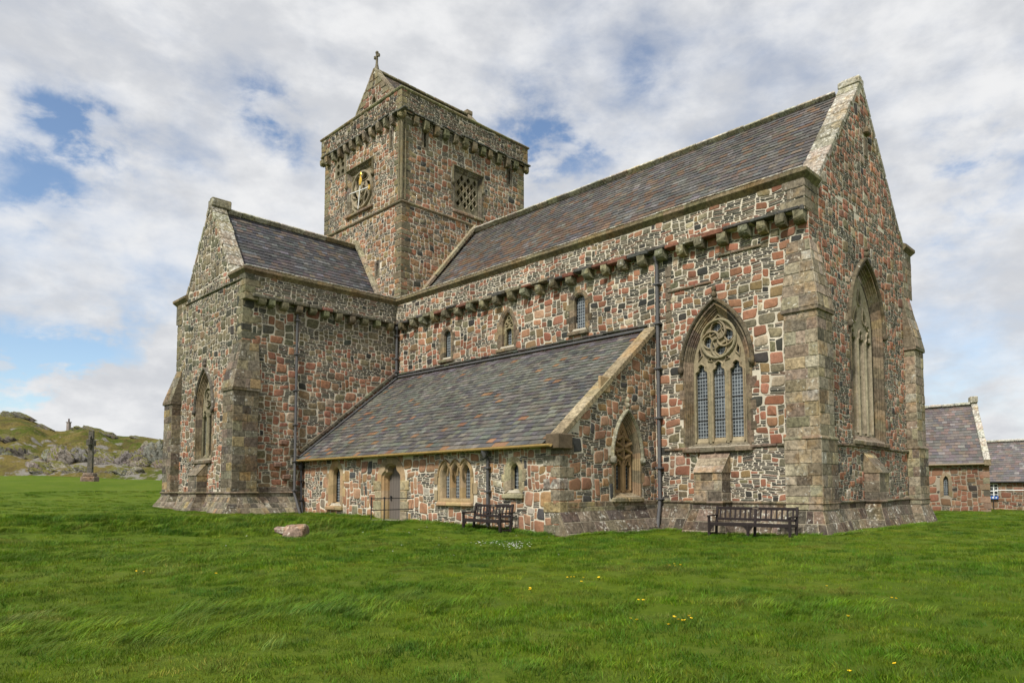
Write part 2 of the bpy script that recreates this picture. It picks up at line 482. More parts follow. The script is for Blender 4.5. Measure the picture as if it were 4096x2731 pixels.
SPEC = dict(mw=.60, mh=.40, pb=.66, band=.22, th=.058, tw=.20)
def rubble(mb, fr, poly, pal, holes=(), excl=(), spec=SPEC, zonefn=None, relief=.014, mortar=MORTAR, backing=True, seed=0, bigmul=1.0, slate=P_SLATE):
    """poly convex outline (u,v); holes: real openings; excl: outlines where no rubble is laid (dressed stone sits there)"""
    rng = np.random.default_rng(1000 + seed)
    poly = np.array(poly, float)
    if backing:
        loops = [[Vector((p[0], p[1], 0)) for p in poly]] + [[Vector((p[0], p[1], 0)) for p in h] for h in holes]
        pts = np.array([(p.x, p.y) for l in loops for p in l])
        tris = tessellate_polygon(loops)
        tr = np.array([list(t) for t in tris])
        A = pts[tr[:, 0]]; B = pts[tr[:, 1]]; Cc = pts[tr[:, 2]]
        cr = (B[:, 0] - A[:, 0]) * (Cc[:, 1] - A[:, 1]) - (B[:, 1] - A[:, 1]) * (Cc[:, 0] - A[:, 0])
        sgn = np.dot(np.cross(fr.U, fr.V), fr.N)
        tr = np.where((cr * sgn > 0)[:, None], tr, tr[:, ::-1])
        mb.add(fr(pts, 0.0), tr, mortar)
    u0, v0 = poly.min(0); u1, v1 = poly.max(0)
    big, thin = [], []
    _pack(u0 - .03, v0, u1 + .03, v1 + .02, rng, spec, big, thin)
    rows = _thin_rows(thin, rng, spec)
    for kind, rects in (('big', big), ('thin', rows)):
        if not rects: continue
        if kind == 'big': P, C = stones(rects, 12, rng, .0055, .30)
        else: P, C = stones(rects, 8, rng, .0045, .22)
        P = _warp(P); C = _warp(C)
        P, keep = _clip_convex(P, C, poly); C = C[keep]
        for ex in list(excl) + list(holes):
            ex = np.array(ex, float)
            ci = _inside(C, ex)
            P = P[~ci]; C = C[~ci]
            for _ in range(6):
                inn = _inside(P, ex)
                if not inn.any(): break
                P = np.where(inn[..., None], C[:, None] + (P - C[:, None]) * .72, P)
        if kind == 'big':
            cols = pick(pal, len(P), rng)
            if zonefn is not None: cols = zonefn(C, cols, rng)
            sz = np.ptp(P[..., 0], 1) * np.ptp(P[..., 1], 1)
            rel = relief * rng.uniform(.5, 1.25, len(P)) * np.clip(sz / .06, .6, 1.5)
            pillow(mb, fr, P, cols, rel, [(1.0, 0), (.965, .70), (.80, 1.0)])
        else:
            cols = pick(slate, len(P), rng)
            pillow(mb, fr, P, cols, relief * .6 * rng.uniform(.3, 1.2, len(P)), [(1.0, 0), (.90, 1.0)])

# ---- dressed masonry on any quad
def ashlar(mb, q, ch, bw, pal, relief=.012, gap=.007, mortar=(.30, .265, .195, .2), rng=RNG, base=True, jitter=.3, flipn=False):
    """q: bl, br, tr, tl"""
    bl, br, tr, tl = [np.array(p, float) for p in q]
    nrm = np.cross(br - bl, tl - bl); nrm /= np.linalg.norm(nrm)
    if flipn: nrm = -nrm
    if base: mb.add([bl, br, tr, tl], [[0, 1, 2, 3]] if not flipn else [[3, 2, 1, 0]], mortar)
    H = np.linalg.norm((tl + tr) / 2 - (bl + br) / 2); W = max(np.linalg.norm(br - bl), np.linalg.norm(tr - tl))
    n = max(1, round(H / ch)); e = np.linspace(0, 1, n + 1)
    if n > 1: e[1:-1] += rng.uniform(-.16, .16, n - 1) / n
    S0, T0, S1, T1 = [], [], [], []
    for i in range(n):
        m = max(1, round(W / (bw * rng.uniform(.75, 1.3))))
        g = np.linspace(0, 1, m + 1)
        if m > 1:
            g[1:-1] += rng.uniform(-jitter, jitter, m - 1) / m
            if i % 2: g[1:-1] = np.clip(g[1:-1] + .28 / m, 0, 1 - .2 / m)
        for k in range(m):
            S0.append(g[k]); S1.append(g[k + 1]); T0.append(e[i]); T1.append(e[i + 1])
    S0, S1, T0, T1 = map(np.array, (S0, S1, T0, T1))
    gs, gt = gap / W, gap / H
    def P(s, t):
        return ((1 - s) * (1 - t))[:, None] * bl + (s * (1 - t))[:, None] * br + (s * t)[:, None] * tr + ((1 - s) * t)[:, None] * tl
    def ring(x, y): return np.stack([P(S0 + x, T0 + y), P(S1 - x, T0 + y), P(S1 - x, T1 - y), P(S0 + x, T1 - y)], 1)
    bx, by = .012 / W, .012 / H
    m = len(S0)
    rel = relief * rng.uniform(.35, 1.2, m)[:, None, None]
    wob = rng.uniform(-.35, .35, (m, 4, 1)) * rel
    A = ring(gs, gt) - nrm * .004; B = ring(gs + bx, gt + by) + nrm * (rel + wob)
    V = np.concatenate([A, B], 1).reshape(-1, 3)
    o = np.arange(m)[:, None] * 8
    F = [np.concatenate([o + 4, o + 5, o + 6, o + 7], 1)]
    for i in range(4):
        j = (i + 1) % 4
        F.append(np.concatenate([o + i, o + j, o + 4 + j, o + 4 + i], 1))
    if flipn: F = [f[:, ::-1] for f in F]
    mb.add(V, F, np.repeat(pick(pal, m, rng, .16), 8, 0))

# ---- slates on a quad (bl, br at the eave; tr, tl at the ridge)
P_SL_AISLE = PAL((4, (0.073, 0.073, 0.075, 0.15)), (3.4, (0.112, 0.108, 0.087, 0.15)), (3, (0.088, 0.083, 0.073, 0.15)), (2, (0.071, 0.065, 0.064, 0.15)), (.9, (0.183, 0.102, 0.056, 0.05)), (1.4, (0.140, 0.134, 0.111, 0.20)))
P_SL_CHOIR = PAL((4, (0.080, 0.077, 0.076, 0.25)), (4, (0.088, 0.082, 0.075, 0.25)), (2.4, (0.106, 0.094, 0.079, 0.25)), (.3, (0.137, 0.102, 0.076, 0.15)), (1.4, (0.121, 0.118, 0.110, 0.30)))
P_SL_TRAN = PAL((4, (0.064, 0.065, 0.069, 0.12)), (3, (0.082, 0.075, 0.076, 0.12)), (1.6, (0.116, 0.095, 0.078, 0.15)), (1.6, (0.109, 0.113, 0.120, 0.20)), (1, (0.052, 0.053, 0.060, 0.10)))
P_SL_FAR = PAL((4, (0.110, 0.101, 0.101, 0.05)), (3, (0.132, 0.115, 0.108, 0.05)), (2, (0.159, 0.120, 0.103, 0.05)), (1, (0.183, 0.168, 0.164, 0.10)))
def slates(mb, q, rh, sw, pal, zone=None, rng=RNG, thick=.022):
    bl, br, tr, tl = [np.array(p, float) for p in q]
    nrm = np.cross(br - bl, tl - bl); nrm /= np.linalg.norm(nrm)
    mb.add([bl - nrm * .02, br - nrm * .02, tr - nrm * .02, tl - nrm * .02], [[0, 1, 2, 3]], (.03, .03, .032, 0))
    H = np.linalg.norm((tl + tr) / 2 - (bl + br) / 2); W = max(np.linalg.norm(br - bl), np.linalg.norm(tr - tl))
    n = round(H / rh)
    e = np.linspace(0, 1, n + 1)
    # courses diminish a little towards the ridge
    e = e * 1.12 - .12 * e * e
    S0, S1, T0, T1 = [], [], [], []
    for i in range(n):
        w_ = sw * (1.1 - .25 * i / n)
        m = max(1, round(W / w_)); g = np.linspace(0, 1, m + 1) + (.5 / m if i % 2 else 0) + rng.uniform(-.06, .06) / m
        g[1:-1] += rng.uniform(-.16, .16, m - 1) / m
        if i % 2: g = np.concatenate([[0], g])
        g = np.clip(g, 0, 1)
        for k in range(len(g) - 1):
            if g[k + 1] - g[k] > .1 / m:
                S0.append(g[k]); S1.append(g[k + 1]); T0.append(e[i]); T1.append(min(1, e[i + 1] + .35 / n))
    S0, S1, T0, T1 = map(np.array, (S0, S1, T0, T1))
    m = len(S0)
    def P(s, t):
        return ((1 - s) * (1 - t))[:, None] * bl + (s * (1 - t))[:, None] * br + (s * t)[:, None] * tr + ((1 - s) * t)[:, None] * tl
    g = .0025 / W
    dt = rng.uniform(-.05, .05, (2, m)) * rh / H * .5
    lift = thick * rng.uniform(1.2, 2.0, (4, m))
    top = [P(S0 + g, T0 + dt[0]) + nrm * lift[0][:, None], P(S1 - g, T0 + dt[0] * .5 + dt[1] * .5) + nrm * lift[1][:, None], P(S1 - g, T1) + nrm * .001, P(S0 + g, T1) + nrm * .001]
    bot = [top[0] - nrm * thick, top[1] - nrm * thick, top[2] - nrm * .012, top[3] - nrm * .012]
    V = np.stack(top + bot, 1).reshape(-1, 3)
    o = np.arange(m)[:, None] * 8
    F = [np.concatenate([o, o + 1, o + 2, o + 3], 1), np.concatenate([o + 4, o + 5, o + 1, o], 1), np.concatenate([o + 3, o + 7, o + 4, o], 1), np.concatenate([o + 5, o + 6, o + 2, o + 1], 1)]
    cols = pick(pal, m, rng, .17)
    if zone is not None: cols = zone((S0 + S1) / 2, T0, cols, rng)
    mb.add(V, F, np.repeat(cols, 8, 0))

# ---- runs of moulding: profile [(out, z)] swept along a plan polyline; outward = right of travel
def offset_path(path, d):
    path = [np.array(p, float) for p in path]; out = []
    for i, p in enumerate(path):
        ns = []
        for a, b in ((i - 1, i), (i, i + 1)):
            if a < 0 or b >= len(path): continue
            e = path[b] - path[a]; e = e / np.hypot(*e)
            ns.append(np.array([e[1], -e[0]]))
        if len(ns) == 1: out.append(p + ns[0] * d)
        else:
            m = ns[0] + ns[1]; k = 1 + ns[0] @ ns[1]
            out.append(p + m * d / max(k, .2))
    return np.array(out)
def moulding(mb, path, prof, col, seg=.8, a=.15, zfun=None, ends=True):
    R_ = [offset_path(path, o) for o, z in prof]
    n = len(path)
    for i in range(n - 1):
        L = np.hypot(*(np.array(path[i + 1], float) - np.array(path[i], float)))
        m = max(1, round(L / seg)); e = np.linspace(0, 1, m + 1)
        for k in range(m):
            c = jit(col, a=a)
            V = []
            dz = RNG.uniform(-.006, .006)
            for t in (e[k], e[k + 1]):
                for (o, z), rr in zip(prof, R_):
                    p = rr[i] * (1 - t) + rr[i + 1] * t
                    V.append((p[0], p[1], z + dz))
            K = len(prof)
            mb.add(V, [[j, K + j, K + j + 1, j + 1] for j in range(K - 1)], c)
    if ends:
        for i in (0, n - 1):
            V = [(rr[i][0], rr[i][1], z) for (o, z), rr in zip(prof, R_)]
            mb.add(V, [list(range(len(V)))], col)

# ---- arches
def arch(cu, w, v0, vs, va, n=9, kind='pointed', cusp=0.0):
    """outline from bottom left, up, over the head and down to bottom right"""
    L = []
    H = va - vs
    if kind == 'round':
        for i in range(n + 1):
            t = math.pi / 2 * i / n
            L.append((-w * math.cos(t), H * math.sin(t)))
    elif kind == 'flat':
        L = [(-w, H), (0, H)]
    else:
        r = (w * w + H * H) / (2 * w); c = -w + r
        a1 = math.atan2(H, -c)
        for i in range(n + 1):
            t = math.pi + (a1 - math.pi) * i / n
            x, y = c + r * math.cos(t), r * math.sin(t)
            if cusp:
                k = i / n
                x += w * cusp * math.exp(-((k - .42) / .13) ** 2)
                y -= H * cusp * .25 * math.exp(-((k - .42) / .13) ** 2)
            L.append((x, y))
        L[-1] = (0.0, H)
    left = [(-w, v0 - vs)] + L
    right = [(-x, y) for x, y in left[::-1]][1:]
    return [(cu + x, vs + y) for x, y in left + right]

def loft(mb, fr, rings, col, seg=None, a=.14, closed=False, pal=None, mat=0):
    """rings [(pts2d, h)] of equal length; one colour block per piece"""
    n = len(rings[0][0])
    P = [fr(np.array(p), float(h)) for p, h in rings]
    pts = np.array(rings[0][0])
    acc = 0; c = pick(pal, 1)[0] if pal else jit(col, a=a)
    flip = np.dot(np.cross(fr.U, fr.V), fr.N) < 0
    for i in range(n if closed else n - 1):
        j = (i + 1) % n
        d = np.hypot(*(pts[j] - pts[i]))
        m = max(1, round(d / seg)) if seg else 1
        e = np.linspace(0, 1, m + 1)
        for k in range(m):
            acc += d / m
            if seg and acc > seg * .8: acc = 0; c = pick(pal, 1)[0] if pal else jit(col, a=a)
            V = []
            for r_ in P:
                V.append(r_[i] * (1 - e[k]) + r_[j] * e[k]); V.append(r_[i] * (1 - e[k + 1]) + r_[j] * e[k + 1])
            F = [[2 * q, 2 * q + 1, 2 * q + 3, 2 * q + 2] for q in range(len(P) - 1)]
            if not flip: F = [f[::-1] for f in F]
            mb.add(V, F, c, mat=mat)

def plate(mb, fr, outer, holes, h, depth, col):
    loops = [[Vector((p[0], p[1], 0)) for p in outer]] + [[Vector((p[0], p[1], 0)) for p in q] for q in holes]
    pts = np.array([(p.x, p.y) for l in loops for p in l])
    tr = np.array([list(t) for t in tessellate_polygon(loops)])
    A = pts[tr[:, 0]]; B = pts[tr[:, 1]]; Cc = pts[tr[:, 2]]
    cr = (B[:, 0] - A[:, 0]) * (Cc[:, 1] - A[:, 1]) - (B[:, 1] - A[:, 1]) * (Cc[:, 0] - A[:, 0])
    sgn = np.dot(np.cross(fr.U, fr.V), fr.N)
    tr = np.where((cr * sgn > 0)[:, None], tr, tr[:, ::-1])
    mb.add(fr(pts, float(h)), tr, col)
    for q in holes:
        q = np.array(q); n = len(q)
        cc = q.mean(0); q1 = cc + (q - cc) * .93
        # splayed reveal of each opening
        V = np.concatenate([fr(q, float(h)), fr(q1, float(h - depth))])
        mb.add(V, [[i, (i + 1) % n, n + (i + 1) % n, n + i] for i in range(n)], col)

def sweep2(mb, fr, pts, w, h0, h1, col, closed=False, a=.08, round_=True):
    """a moulded rib laid on a wall plane along a 2D polyline"""
    pts = np.array(pts, float); n = len(pts)
    T = np.zeros_like(pts)
    for i in range(n):
        p = pts[(i - 1) % n] if (closed or i > 0) else pts[i]; q = pts[(i + 1) % n] if (closed or i < n - 1) else pts[i]
        t = q - p; T[i] = t / (np.hypot(*t) + 1e-9)
    Nn = np.stack([-T[:, 1], T[:, 0]], -1)
    prof = [(-.5, h0), (-.46, h0 + (h1 - h0) * .6), (-.2, h1), (.2, h1), (.46, h0 + (h1 - h0) * .6), (.5, h0)]
    K = len(prof)
    V = np.stack([fr(pts + Nn * (s * w), float(h)) for s, h in prof], 1).reshape(-1, 3)
    F = []
    for i in range(n if closed else n - 1):
        j = (i + 1) % n
        for k in range(K - 1): F.append([i * K + k, j * K + k, j * K + k + 1, i * K + k + 1])
    if not closed:
        F.append(list(range(K))); F.append([(n - 1) * K + k for k in range(K)][::-1])
    mb.add(V, F, jit(col, a=a), smooth=False)

def blob(mb, c, r, col, rng=RNG, n1=8, n2=6, amp=.25, axes=None, mat=0, smooth=True, freq=None):
    """lumpy rounded mass"""
    V = []; F = []
    ph = rng.uniform(0, 6.28, 6)
    for i in range(n2 + 1):
        th = math.pi * i / n2
        for k in range(n1):
            f = 2 * math.pi * k / n1
            d = np.array([math.sin(th) * math.cos(f), math.sin(th) * math.sin(f), math.cos(th)])
            s = 1 + amp * (math.sin(3 * d[0] + ph[0]) * math.sin(2.6 * d[1] + ph[1]) + .6 * math.sin(5 * d[2] + ph[2] + 3 * d[0]) * .7)
            V.append(d * s * np.array(r))
    V = np.array(V)
    if axes is not None: V = V @ np.array(axes, float)
    for i in range(n2):
        for k in range(n1):
            F.append([i * n1 + k, (i + 1) * n1 + k, (i + 1) * n1 + (k + 1) % n1, i * n1 + (k + 1) % n1])
    mb.add(V + np.array(c, float), F, col, smooth=smooth, mat=mat)
# ------------------------------------------------------------------ materials
def newmat(name):
    m = bpy.data.materials.new(name); m.use_nodes = True
    t = NT(m.node_tree)
    for n in list(t.n): t.n.remove(n)
    out = t.new('ShaderNodeOutputMaterial'); b = t.new('ShaderNodeBsdfPrincipled')
    t.link(b.outputs[0], out.inputs[0])
    return m, t, b
def stone_mat(name, grain=38, bump=.35, rough=.92, lich=(.50, .49, .43), spec=.2, lscale=9.0, dirt=(.72, 1.14)):
    m, t, b = newmat(name)
    at = t.new('ShaderNodeAttribute', attribute_name='Col')
    geo = t.new('ShaderNodeNewGeometry'); P = geo.outputs['Position']
    fine = t.noise(P, grain, 5, .7)
    mid = t.noise(P, 6.5, 5, .6)
    large = t.noise(P, .55, 4, .6)
    k = t.math('MULTIPLY', t.math('ADD', .52, t.math('MULTIPLY', fine, .96)), t.math('ADD', .74, t.math('MULTIPLY', mid, .52)))
    lg = t.new('ShaderNodeMapRange'); t.link(large, lg.inputs[0])
    lg.inputs[1].default_value = .33; lg.inputs[2].default_value = .67; lg.inputs[3].default_value = dirt[0]; lg.inputs[4].default_value = dirt[1]
    k = t.math('MULTIPLY', k, lg.outputs[0])
    kc = t.new('ShaderNodeCombineXYZ', ins={0: k, 1: k, 2: k})
    col = t.mix(1.0, at.outputs['Color'], kc.outputs[0], 'MULTIPLY')
    # lichen rosettes, size set by where two noises meet, amount by the stone's own alpha
    ln = t.math('ADD', t.math('MULTIPLY', t.noise(P, lscale, 6, .62), .75), t.math('MULTIPLY', t.noise(P, lscale * .22, 3, .5), .35))
    thr = t.math('SUBTRACT', .80, t.math('MULTIPLY', at.outputs['Alpha'], .32))
    lm = t.math('MULTIPLY', t.math('SUBTRACT', ln, thr), 14.0, clamp=True)
    lm = t.math('MULTIPLY', lm, .8)
    col = t.mix(lm, col, lich)
    # mottled weathering, strongest where the stone's alpha is high
    wt = t.math('MULTIPLY', at.outputs['Alpha'], 2.6, clamp=True)
    mo = t.noise(P, 7.5, 9, .74); mo2 = t.noise(P, 1.25, 5, .6)
    mr = t.new('ShaderNodeMapRange'); t.link(mo, mr.inputs[0]); mr.inputs[1].default_value = .36; mr.inputs[2].default_value = .64; mr.inputs[3].default_value = .42; mr.inputs[4].default_value = 1.5
    mk = t.math('ADD', 1.0, t.math('MULTIPLY', t.math('SUBTRACT', mr.outputs[0], 1.0), wt))
    mkc = t.new('ShaderNodeCombineXYZ', ins={0: mk, 1: mk, 2: mk})
    col = t.mix(1.0, col, mkc.outputs[0], 'MULTIPLY')
    oc = t.math('MULTIPLY', t.math('MULTIPLY', t.smooth(mo2, .52, .66), .45), wt)
    col = t.mix(oc, col, t.mix(1.0, col, (1.22, .95, .55), 'MULTIPLY'))
    # dark algae film in patches
    dn = t.noise(P, 2.2, 6, .65)
    dm = t.math('MULTIPLY', t.smooth(dn, .57, .72), .45)
    col = t.mix(dm, col, t.mix(1.0, col, (.40, .39, .36), 'MULTIPLY'))
    t.link(col, b.inputs['Base Color'])
    b.inputs['Roughness'].default_value = rough
    b.inputs['Specular IOR Level'].default_value = spec
    bp = t.new('ShaderNodeBump', ins={'Strength': bump, 'Distance': .02, 'Height': t.math('ADD', fine, t.math('MULTIPLY', mid, 1.3))})
    t.link(bp.outputs[0], b.inputs['Normal'])
    return m
M_STONE = stone_mat('stone masonry')
M_SLATE = stone_mat('roof slate', grain=26, bump=.16, rough=.66, lich=(.42, .41, .37), spec=.32, lscale=13, dirt=(.82, 1.16))
M_CRAG = stone_mat('crag rock', grain=3.5, bump=.9, rough=.95, lich=(.36, .345, .30), lscale=2.6)
def crag_turf():
    t = NT(M_CRAG.node_tree); b = [n for n in t.n if n.type == 'BSDF_PRINCIPLED'][0]
    old = b.inputs['Base Color'].links[0].from_socket
    geo = t.new('ShaderNodeNewGeometry'); sp = t.new('ShaderNodeSeparateXYZ', ins={0: geo.outputs['True Normal']})
    n = t.noise(geo.outputs['Position'], .9, 6, .65)
    k = t.smooth(t.math('ADD', sp.outputs[2], t.math('MULTIPLY', t.math('SUBTRACT', n, .5), 1.6)), .50, .68)
    turf = t.mix(t.noise(geo.outputs['Position'], 2.2, 5, .65), (.055, .070, .012), (.150, .130, .040))
    cr = t.noise(geo.outputs['Position'], 1.7, 8, .75)
    dk = t.smooth(cr, .40, .50)
    rock = t.mix(dk, t.mix(1.0, old, (.35, .34, .32), 'MULTIPLY'), old)
    t.link(t.mix(k, rock, turf), b.inputs['Base Color'])
crag_turf()

def plain(name, col, rough=.6, metal=0.0, var=.25, scale=14, spec=.4, bump=0.0):
    m, t, b = newmat(name)
    geo = t.new('ShaderNodeNewGeometry')
    n = t.noise(geo.outputs['Position'], scale, 5, .65)
    k = t.math('ADD', 1 - var, t.math('MULTIPLY', n, var * 2))
    kc = t.new('ShaderNodeCombineXYZ', ins={0: k, 1: k, 2: k})
    t.link(t.mix(1.0, (*col, 1), kc.outputs[0], 'MULTIPLY'), b.inputs['Base Color'])
    b.inputs['Roughness'].default_value = rough; b.inputs['Metallic'].default_value = metal
    b.inputs['Specular IOR Level'].default_value = spec
    if bump:
        bp = t.new('ShaderNodeBump', ins={'Strength': bump, 'Distance': .01, 'Height': n})
        t.link(bp.outputs[0], b.inputs['Normal'])
    return m
M_LEAD = plain('weathered lead', (.085, .084, .086), .7, 0, .45, 6)
M_IRON = plain('black painted iron', (.022, .022, .024), .5, 0, .2)
M_GUTTER = plain('cream painted gutter with rust', (.52, .35, .14), .55, 0, .42, 5)
M_BENCH = plain('dark brown painted timber', (.019, .0125, .012), .6, 0, .3, 22)
M_GOLD = plain('gilt', (.80, .50, .08), .35, .6, .15)
M_TAN = plain('tan painted gutter', (.24, .19, .125), .6, 0, .3, 6)
M_WHITE = plain('white paint', (.72, .72, .70), .5, 0, .1)
M_BLUE = plain('blue sign paint', (.03, .12, .42), .5, 0, .1)
M_PLAQUE = plain('dull brass plaque', (.16, .13, .10), .45, .3, .2)
M_DARK = plain('dark interior stone', (.02, .019, .017), .95, 0, .2)

def door_mat():
    m, t, b = newmat('grey weathered oak boards')
    at = t.new('ShaderNodeAttribute', attribute_name='puv')
    sp = t.new('ShaderNodeSeparateXYZ', ins={0: at.outputs['Vector']})
    fl = t.math('FRACT', t.math('MULTIPLY', sp.outputs[0], 5.6))
    gap = t.math('LESS_THAN', fl, .07)
    st = t.new('ShaderNodeMapping', ins={'Vector': at.outputs['Vector'], 'Scale': (40, 2.2, 1)})
    n = t.noise(st.outputs[0], 1.0, 6, .6)
    c = t.mix(n, (.085, .070, .058), (.17, .145, .125))
    c = t.mix(gap, c, (.02, .017, .015))
    t.link(c, b.inputs['Base Color']); b.inputs['Roughness'].default_value = .8
    bp = t.new('ShaderNodeBump', ins={'Strength': .4, 'Distance': .01, 'Height': n}); t.link(bp.outputs[0], b.inputs['Normal'])
    return m
M_DOOR = door_mat()

def glass_mat():
    m, t, b = newmat('leaded glass')
    at = t.new('ShaderNodeAttribute', attribute_name='puv')
    br = t.new('ShaderNodeTexBrick', offset=0.0, ins={'Vector': at.outputs['Vector'], 'Scale': 1.0, 'Mortar Size': .011, 'Mortar Smooth': 0.1,
               'Brick Width': .105, 'Row Height': .125, 'Color1': (.030, .036, .040, 1), 'Color2': (.075, .088, .098, 1), 'Mortar': (.30, .33, .345, 1)})
    geo = t.new('ShaderNodeNewGeometry')
    n = t.noise(geo.outputs['Position'], 1.6, 3, .5)
    c = t.mix(t.math('MULTIPLY', t.smooth(n, .42, .60), .55), br.outputs['Color'], t.mix(br.outputs['Fac'], (.012, .013, .013), (.22, .24, .25)))
    t.link(c, b.inputs['Base Color'])
    b.inputs['Roughness'].default_value = .22
    b.inputs['Specular IOR Level'].default_value = .55
    n2 = t.noise(geo.outputs['Position'], 5.0, 3, .5)
    bp = t.new('ShaderNodeBump', ins={'Strength': .25, 'Distance': .03, 'Height': n2}); t.link(bp.outputs[0], b.inputs['Normal'])
    return m
M_GLASS = glass_mat()

def ground_mat():
    m, t, b = newmat('lawn soil and thatch')
    geo = t.new('ShaderNodeNewGeometry'); P = geo.outputs['Position']
    a = t.noise(P, .22, 5, .6); f = t.noise(P, 9, 6, .7); g = t.noise(P, 1.4, 5, .6)
    c = t.mix(t.smooth(a, .35, .65), (.070, .116, .006), (.105, .150, .011))
    c = t.mix(t.math('MULTIPLY', t.smooth(g, .45, .7), .6), c, (.120, .150, .026))
    c = t.mix(t.math('MULTIPLY', t.smooth(f, .35, .7), .55), c, (.045, .085, .006))
    t.link(c, b.inputs['Base Color']); b.inputs['Roughness'].default_value = .95
    b.inputs['Specular IOR Level'].default_value = .1
    st = t.noise(P, 26, 5, .75)
    bp = t.new('ShaderNodeBump', ins={'Strength': .8, 'Distance': .05, 'Height': t.math('ADD', f, st)}); t.link(bp.outputs[0], b.inputs['Normal'])
    return m
M_GROUND = ground_mat()

def hill_mat():
    m, t, b = newmat('hill turf with bare rock')
    geo = t.new('ShaderNodeNewGeometry'); P = geo.outputs['Position']
    at = t.new('ShaderNodeAttribute', attribute_name='Col')
    n1 = t.noise(P, .14, 6, .6); n2 = t.noise(P, .9, 6, .65); n3 = t.noise(P, 4, 5, .7)
    c = t.mix(t.smooth(n1, .38, .62), (.070, .092, .014), (.150, .118, .036))
    c = t.mix(t.math('MULTIPLY', t.smooth(n2, .45, .66), .7), c, (.185, .145, .055))
    c = t.mix(t.math('MULTIPLY', t.smooth(n3, .48, .66), .75), c, (.048, .050, .014))
    c = t.mix(t.math('MULTIPLY', t.smooth(t.noise(P, .45, 5, .65), .50, .62), .7), c, (.075, .058, .024))
    rock = t.mix(n3, (.10, .095, .085), (.33, .31, .275))
    c = t.mix(t.smooth(t.math('ADD', at.outputs['Alpha'], t.math('MULTIPLY', t.math('SUBTRACT', n2, .5), 1.1)), .42, .58), c, rock)
    t.link(c, b.inputs['Base Color']); b.inputs['Roughness'].default_value = .95; b.inputs['Specular IOR Level'].default_value = .1
    bp = t.new('ShaderNodeBump', ins={'Strength': 1.0, 'Distance': .25, 'Height': t.math('ADD', n2, n3)}); t.link(bp.outputs[0], b.inputs['Normal'])
    return m
M_HILL = hill_mat()

def grass_mat():
    m, t, b = newmat('grass blades')
    geo = t.new('ShaderNodeNewGeometry'); P = geo.outputs['Position']
    at = t.new('ShaderNodeAttribute', attribute_name='Col')
    oi = t.new('ShaderNodeObjectInfo')
    n1 = t.noise(P, .23, 5, .6); n2 = t.noise(P, 1.5, 5, .6)
    c = t.mix(t.smooth(n1, .36, .64), (.080, .155, .004), (.122, .195, .009))
    c = t.mix(t.math('MULTIPLY', t.smooth(n2, .44, .66), .65), c, (.150, .185, .026))
    c = t.mix(t.math('MULTIPLY', t.smooth(t.noise(P, .5, 4, .6), .52, .66), .6), c, (.062, .140, .018))
    dkm = t.smooth(t.noise(P, 1.05, 6, .66), .44, .60)
    dkc = t.mix(dkm, (.70, .80, .60), (1.10, 1.06, .95))
    c = t.mix(1.0, c, dkc, 'MULTIPLY')
    c = t.mix(t.math('MULTIPLY', t.smooth(t.noise(P, .36, 5, .62), .55, .70), .5), c, (.165, .165, .040))
    k = t.math('ADD', .66, t.math('MULTIPLY', oi.outputs['Random'], .62))
    kc = t.new('ShaderNodeCombineXYZ', ins={0: k, 1: k, 2: k})
    c = t.mix(1.0, c, kc.outputs[0], 'MULTIPLY')
    c = t.mix(1.0, c, at.outputs['Color'], 'MULTIPLY')
    t.link(c, b.inputs['Base Color']); b.inputs['Roughness'].default_value = .6; b.inputs['Specular IOR Level'].default_value = .25
    out = [n for n in t.n if n.type == 'OUTPUT_MATERIAL'][0]
    tr = t.new('ShaderNodeBsdfTranslucent', ins={'Color': c})
    ms = t.new('ShaderNodeMixShader', ins={0: .28, 1: b.outputs[0], 2: tr.outputs[0]})
    t.link(ms.outputs[0], out.inputs[0])
    return m
M_GRASS = grass_mat()
M_YELLOW = plain('dandelion yellow', (.80, .52, .01), .7, 0, .1)
M_PETAL = plain('daisy white', (.80, .80, .76), .7, 0, .05)
M_STEM = plain('flower stem', (.08, .14, .03), .7, 0, .2)
# ------------------------------------------------------------------ terrain
_CP = np.array([(23.4, -1.0, .19), (23.4, 4.5, .19), (23.4, 10.3, .18), (19, -1.0, .10), (16.9, -5.6, .13), (14, -5.7, .19), (12.5, -5.4, .29), (8.4, -5.5, .36),
    (8.9, -6.9, .40), (4.3, -5.4, .47), (1, -5.6, .50), (1, -7, .52), (.9, -8.9, .57), (-4, -9, .63), (-8.8, -9, .72), (-9.5, -3, .8), (31.5, -20.9, .02), (24, -19.7, .0),
    (30, -14, .0), (27, -17, .0), (28, -.3, .10), (20, -10, .08), (17, -7.6, .08), (12.2, -12.1, .22), (7.8, -15.7, .30), (21, -3, .06), (34, -4, .08), (-38.7, -4.6, 2.35),
    (-20, -20, 1.2), (-25, -6, 1.5), (-70, 0, 3.3), (-75, -30, 3.3), (-60, 20, 3.0), (15, -30, .3), (40, -30, .0), (20, 29, -.03), (35, 29, -.1), (19, 44, -.38), (26, 18, .08), (60, 0, -.2),
    (60, 60, -.6), (0, 40, .4), (0, 5, .5), (12, 5, .3), (0, -22, .55), (-10, -35, .9)])
